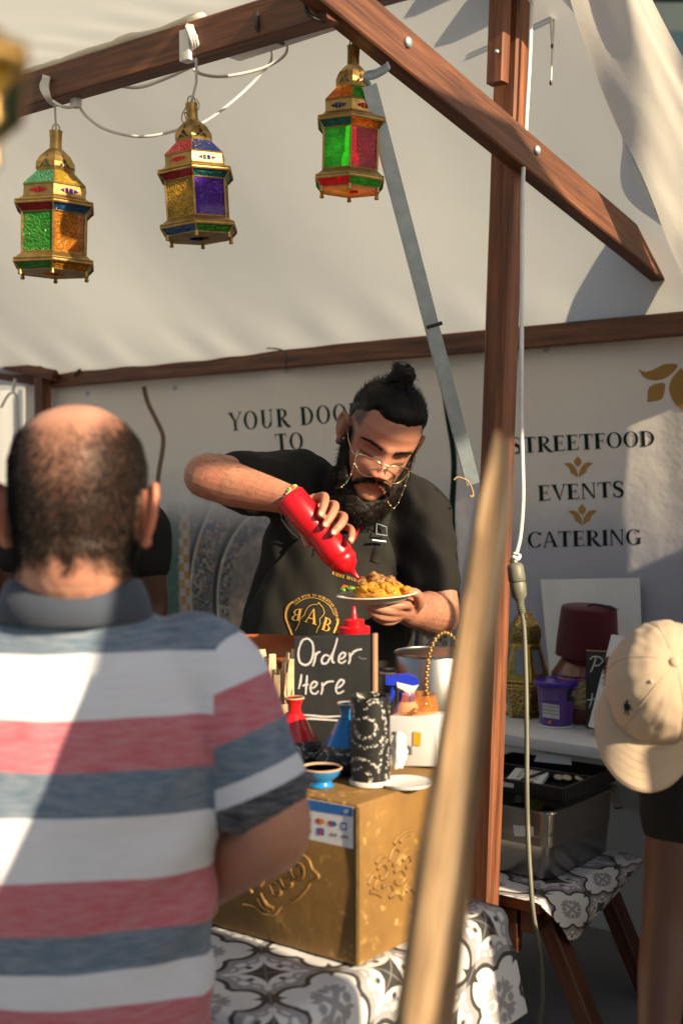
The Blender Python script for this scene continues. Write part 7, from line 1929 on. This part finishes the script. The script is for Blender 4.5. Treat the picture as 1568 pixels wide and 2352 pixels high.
def stripe_of(p):
    return (zt - p.z) - .020 * smooth(-.30, -.10, p.x) * smooth(.1, .5, zt - p.z) - .03 * smooth(-.20, -.09, p.x) * smooth(.25, .5, zt - p.z) + .006 * nz(p, 6)
def arm_d(p):
    s0, ax = (csr, ax_s) if p.x > C(170, 1500).x else (csl, ax_l)
    return (p - s0).dot(ax)
for nm_, fn in (('stripe', stripe_of), ('sleeve', arm_d), ('is_sleeve', lambda p: arm_of(p)[0])):
    at = sm_.attributes.new(nm_, 'FLOAT', 'POINT'); at.data.foreach_set('value', [fn(v.co) for v in sm_.vertices])
n = NT('striped_jersey'); v = n.coord('Object'); s_ = n.attr('stripe')
kk = (1.52) / 3000
def zz(y): return (y - 1390) * kk / .62      # ramp position for torso stripes (0..1 = 0..0.62 m)
PINK, BLUE, WHITE, GREY, NAVY = (0.47, 0.115, 0.15), (0.095, 0.15, 0.215), (0.66, 0.69, 0.74), (0.25, 0.28, 0.32), (0.02, 0.024, 0.038)
tors = n.ramp(n.math('DIVIDE', s_, .62), [(0.0, PINK), (zz(1432), BLUE), (zz(1512), WHITE), (zz(1658), PINK), (zz(1782), BLUE), (zz(1892), WHITE), (zz(2048), PINK), (zz(2172), BLUE), (zz(2262), WHITE), (zz(2350), PINK), (zz(2480), BLUE)], 'CONSTANT')
arm = n.ramp(n.math('DIVIDE', n.attr('sleeve'), .175), [(0.0, WHITE), (.08, PINK), (.42, BLUE), (.70, WHITE), (.84, NAVY)], 'CONSTANT')
base = n.mix(n.math('GREATER_THAN', n.attr('is_sleeve'), .5), tors, arm)
heath = n.noise(n.coord('Object', (30, 30, 260)), 1.0, 4, .7); w = n.noise(v, 900, 2)
base = n.mix(n.math('MULTIPLY', n.ramp(heath, [(.38, 0.0), (.70, 1.0)]), .36), base, (0.50, 0.50, 0.52))
M['stripes'] = n.done(n.principled(base, .9, 0, n.bump(n.math('ADD', n.math('MULTIPLY', w, .2), n.math('MULTIPLY', n.noise(v, 18, 3), .8)), .3, .004), Sheen_Weight=.12, Specular_IOR_Level=.2))
link('polo_shirt', sm_, M['stripes'], cust, 180)
# collar
cl = MB(); vs, fs = [], []; NC = 48
for j, (dz, gr) in enumerate(((-.01, 1.0), (.014, .97), (.028, .94), (.032, .945), (.029, 1.0), (.012, 1.09), (-.018, 1.17))):
    for k in range(NC):
        a = 2 * pi * k / NC; c = C(172, 1386, 1.632); fr_ = .72 + .28 * (sin(a) < .2)
        vs.append(c + X * (.084 * gr * cos(a)) + Yd * (.080 * gr * sin(a)) + UP * (dz * (1.0 if sin(a) < .3 else .5) - .028 * max(0, sin(a)) + .003 * nz((cos(a) * 3, sin(a) * 3, j * .5))))
for j in range(6):
    for k in range(NC): fs.append([j * NC + k, j * NC + (k + 1) % NC, (j + 1) * NC + (k + 1) % NC, (j + 1) * NC + k])
cl.add(vs, fs); co = cl.build('collar', fabric('slate_rib_knit', (0.042, 0.054, 0.078), (0.06, 0.074, 0.10), 700, .9, .4), cust, 180)
md = co.modifiers.new('t', 'SOLIDIFY'); md.thickness = .0025
legs_of(cust, C(60, 2560, 1.68), C(245, 2560, 1.68), V((0, 1, 0)), .09)

# ------------------------------------------------------------------ person with the beige cap
cC = P(1524, 1550, 2.12); capf = V((-.26, -.47, -.84)).normalized(); capu = V((.04, -.85, .53)); KH = Head(cC - capu.normalized() * .055, capf, capu, 1.0)
mb = MB(); Head(KH.w((0, 0, .0)), capf, capu, .90).mesh(mb, 56, 64)
nk = P(1640, 1720, 2.38)
kt_ = [(P(1760, 2500, 2.62), X, Yd, .17, .12), (P(1740, 2250, 2.58), X, Yd, .17, .12), (P(1720, 2000, 2.50), X, Yd, .18, .12), (P(1690, 1860, 2.44), X, Yd, .18, .11), (P(1665, 1780, 2.40), X, Yd, .13, .09), (P(1650, 1735, 2.38), X, Yd, .07, .065)]
mb.loft([(c, x, y, a * .88, b * .88) for c, x, y, a, b in kt_], 24)
limb(mb, [nk, nk.lerp(KH.w((0, -.03, -.07)), .5), KH.w((0, -.02, -.04))], [.06, .055, .055])
a0_, a1_, a2_ = P(1556, 1800, 2.24), P(1528, 2120, 2.20), P(1506, 2440, 2.10)
limb(mb, [a0_, lerp(a0_, a1_, .5), a1_, lerp(a1_, a2_, .4), a2_], [.052, .047, .041, .041, .029], 18)
hd = (a2_ - a1_).normalized(); limb(mb, [a2_, a2_ + hd * .05, a2_ + hd * .09], [.028, .034, .026], 14, sq=.6)
for k in range(4): finger(mb, [a2_ + hd * .08 + X * (.026 - .017 * k), a2_ + hd * .12 + X * (.028 - .018 * k), a2_ + hd * .15 + X * (.026 - .017 * k) + Yd * .006, a2_ + hd * .17 + X * (.024 - .016 * k) + Yd * .018], .0085, .007)
finger(mb, [a2_ + hd * .02 + X * -.02, a2_ + hd * .05 - X * .042, a2_ + hd * .08 - X * .045, a2_ + hd * .10 - X * .04], .0105, .008)
a3_, a4_ = P(1850, 1830, 2.5), P(1900, 2120, 2.5); limb(mb, [a3_, a4_, a4_ + V((-.05, -.1, -.2))], [.05, .043, .03])
km = evaluated(mb, .004, 3); set_tint(km, lambda p: (1, 1, 1))
capman = link('person', km, SKIN_D, None, 180)
tag(capman, 'person in beige baseball cap and black t-shirt bending over at the side', 'person')
mb = MB(); mb.loft(kt_, 26); limb(mb, [P(1610, 1790, 2.32), a0_, lerp(a0_, a1_, .26)], [.075, .064, .061], 20); limb(mb, [P(1790, 1800, 2.46), a3_, lerp(a3_, a4_, .4)], [.075, .064, .06], 18)
km2 = evaluated(mb, .0065, 7); ripple(km2, lambda p, n_: folds(p, n_, .0035)); link('t_shirt', km2, TEE, capman, 180)
legs_of(capman, P(1700, 2560, 2.62), P(1830, 2560, 2.62))
rts = [(p, n_ * .5 - KH.z * .8 + V((random.gauss(0, .3), random.gauss(0, .3), random.gauss(0, .3))), random.uniform(.008, .02), V((0, 0, -.3))) for p, n_ in sample_mesh(km, 16000, lambda p, n: 1.0 if (KH.l(p).length < .16 and KH.l(p).z < .045 and KH.l(p).z > -.06 and KH.l(p).y < .02) else 0, 9, lambda c: (c - KH.O).length < .2)]
strands(rts, HAIR_B, 'hair', capman, .0006)
CAPM = fabric('beige_cotton_twill', (0.44, 0.34, 0.235), (0.50, 0.39, 0.275), 1000, .9, .3, 12, .05, .5)
# crown of six panels
vs, fs = [], []; NT_, NR = 96, 26
for i in range(NR + 1):
    f = i / NR; ph = f * pi / 2
    for k in range(NT_):
        a = 2 * pi * k / NT_; w_, d_, h_ = .084, .102, .100
        r = cos(ph * .985) ** .72; seam = -.0016 * exp(-((((a / (pi / 3)) % 1) - .5) / .03) ** 2) * (1 - f) - .0011 * exp(-(min((a / (pi / 3)) % 1, 1 - (a / (pi / 3)) % 1) / .03) ** 2)
        wr = (.0032 * noise.noise(V((cos(a) * 3, sin(a) * 3, f * 5))) + .0012 * noise.noise(V((cos(a) * 8, sin(a) * 8, f * 7)))) * (1 - smooth(.55, .95, f))
        fl_ = .004 * smooth(.6, 1, f)
        p = V((w_ * r * cos(a), .0 + d_ * r * sin(a) * (1 if sin(a) > 0 else .96), .018 + (h_ + fl_ * 0) * sin(ph) ** .95)); d = V((p.x, p.y, (p.z - .02) * .9)).normalized()
        vs.append(KH.w(p + d * (seam + wr + .004)))
for i in range(NR):
    for k in range(NT_): fs.append([i * NT_ + k, i * NT_ + (k + 1) % NT_, (i + 1) * NT_ + (k + 1) % NT_, (i + 1) * NT_ + k])
fs.append([NR * NT_ + k for k in range(NT_)])
mb = MB(); mb.add(vs, fs); cap = mb.build('baseball_cap', CAPM, capman, 180)
CAPB = bvh_of(cap.data)
mb = MB(); mb.ball(KH.w((0, 0, .122)), tuple(r * 1.0 for r in (.0085, .0085, .0055)), 14, 10, x=KH.x, y=KH.f, z=KH.z); mb.build('top_button', CAPM, cap, 180)
for k in range(6):
    mb = MB(); mb.tube([KH.O + (vs[i * NT_ + k * 16] - KH.O) * 1.006 for i in range(0, NR - 1)], .0011, 5); mb.build('panel_seam', CAPM, cap, 180)
def brim(u, v):
    a = lerp(radians(14), radians(166), u); x = .084 * cos(a); y0 = .100 * sin(a) - .004
    ext = .082 * sin(a) ** .55
    return KH.w((x * (1 + .06 * v), y0 + ext * v, .022 - .020 * v - (x / .084) ** 2 * (.016 + .010 * v) - .006 * v * v))
mb = MB(); mb.sheet(brim, 44, 16); bo = mb.build('brim', CAPM, cap, 180); md = bo.modifiers.new('t', 'SOLIDIFY'); md.thickness = .004; md.offset = 0
mb = MB(); mb.tube([brim(i / 44, 1.0) for i in range(45)], .0022, 6); mb.build('brim_edge', CAPM, cap, 180)
for q_ in (.2, .35, .5, .65, .8):
    mb = MB(); mb.tube([brim(i / 44, q_) + KH.z * .0021 for i in range(1, 44)], .0006, 4); mb.build('stitch_line', CAPM, cap, 180)
onC = lambda x, y, o=.001: on(CAPB, x, y, o)
ex_, ey_ = c7(1335, 785); mb = MB(); mb.ball(onC(ex_, ey_, .0005), .0035, 10, 8); mb.build('eyelet', CAPM, cap, 180)
# small dark embroidered rider mark
mb = MB()
for pl in ([(1150, 925), (1165, 915), (1172, 930), (1160, 945)], [(1138, 945), (1160, 935), (1180, 955), (1182, 985), (1160, 995), (1140, 980)], [(1145, 985), (1156, 985), (1152, 1022), (1145, 1022)], [(1165, 985), (1178, 985), (1172, 1030), (1165, 1030)], [(1175, 945), (1200, 985), (1196, 990), (1172, 955)]):
    q = [onC(*c7(x, y), .0012) for x, y in pl]
    if all(p is not None for p in q): mb.add(q, [list(range(len(q)))])
mb.build('embroidered_mark', M['print_dark'], cap, fix=False)['kind'] = 'stuff'

# ------------------------------------------------------------------ second helper behind the customer
HH = Head(P(190, 1055, 3.98), V((.3, -.9, -.25)), UP, 1.03)
mb = MB(); HH.mesh(mb, 40, 48)
ht = [(P(195, 1800, 4.05), X, Yd, .18, .13), (P(195, 1600, 4.05), X, Yd, .18, .13), (P(195, 1420, 4.02), X, Yd, .20, .13), (P(195, 1270, 4.0), X, Yd, .205, .12), (P(195, 1190, 4.0), X, Yd, .19, .10), (P(195, 1150, 4.0), X, Yd, .12, .085), (P(195, 1120, 4.0), X, Yd, .07, .065)]
mb.loft([(c, x, y, a * .88, b * .88) for c, x, y, a, b in ht], 24)
limb(mb, [P(195, 1160, 4.0), P(193, 1110, 4.0), HH.w((0, -.02, -.05))], [.06, .056, .055])
s1_, e1_, w1_ = P(338, 1215, 4.0), P(352, 1410, 3.98), P(280, 1500, 3.75); limb(mb, [s1_, lerp(s1_, e1_, .5), e1_, lerp(e1_, w1_, .5), w1_], [.058, .05, .044, .042, .03])
s2_, e2_, w2_ = P(52, 1215, 4.0), P(20, 1400, 3.95), P(-40, 1290, 3.72); limb(mb, [s2_, lerp(s2_, e2_, .5), e2_, lerp(e2_, w2_, .5), w2_], [.058, .05, .044, .042, .03])
hm = evaluated(mb, .006, 3); set_tint(hm, lambda p: (.75, .72, .7)); helper = link('person', hm, SKIN_D, None, 180)
tag(helper, 'second helper in black t-shirt mostly hidden behind the balding customer', 'person')
mb = MB(); mb.loft(ht[:-1], 26); limb(mb, [P(300, 1200, 4.0), s1_, lerp(s1_, e1_, .40)], [.085, .073, .066], 20); limb(mb, [P(90, 1200, 4.0), s2_, lerp(s2_, e2_, .40)], [.085, .073, .066], 20)
hm2 = evaluated(mb, .008, 6); ripple(hm2, lambda p, n_: folds(p, n_, .004)); link('t_shirt', hm2, TEE, helper, 180)
legs_of(helper, P(145, 1850, 4.05), P(245, 1850, 4.05))
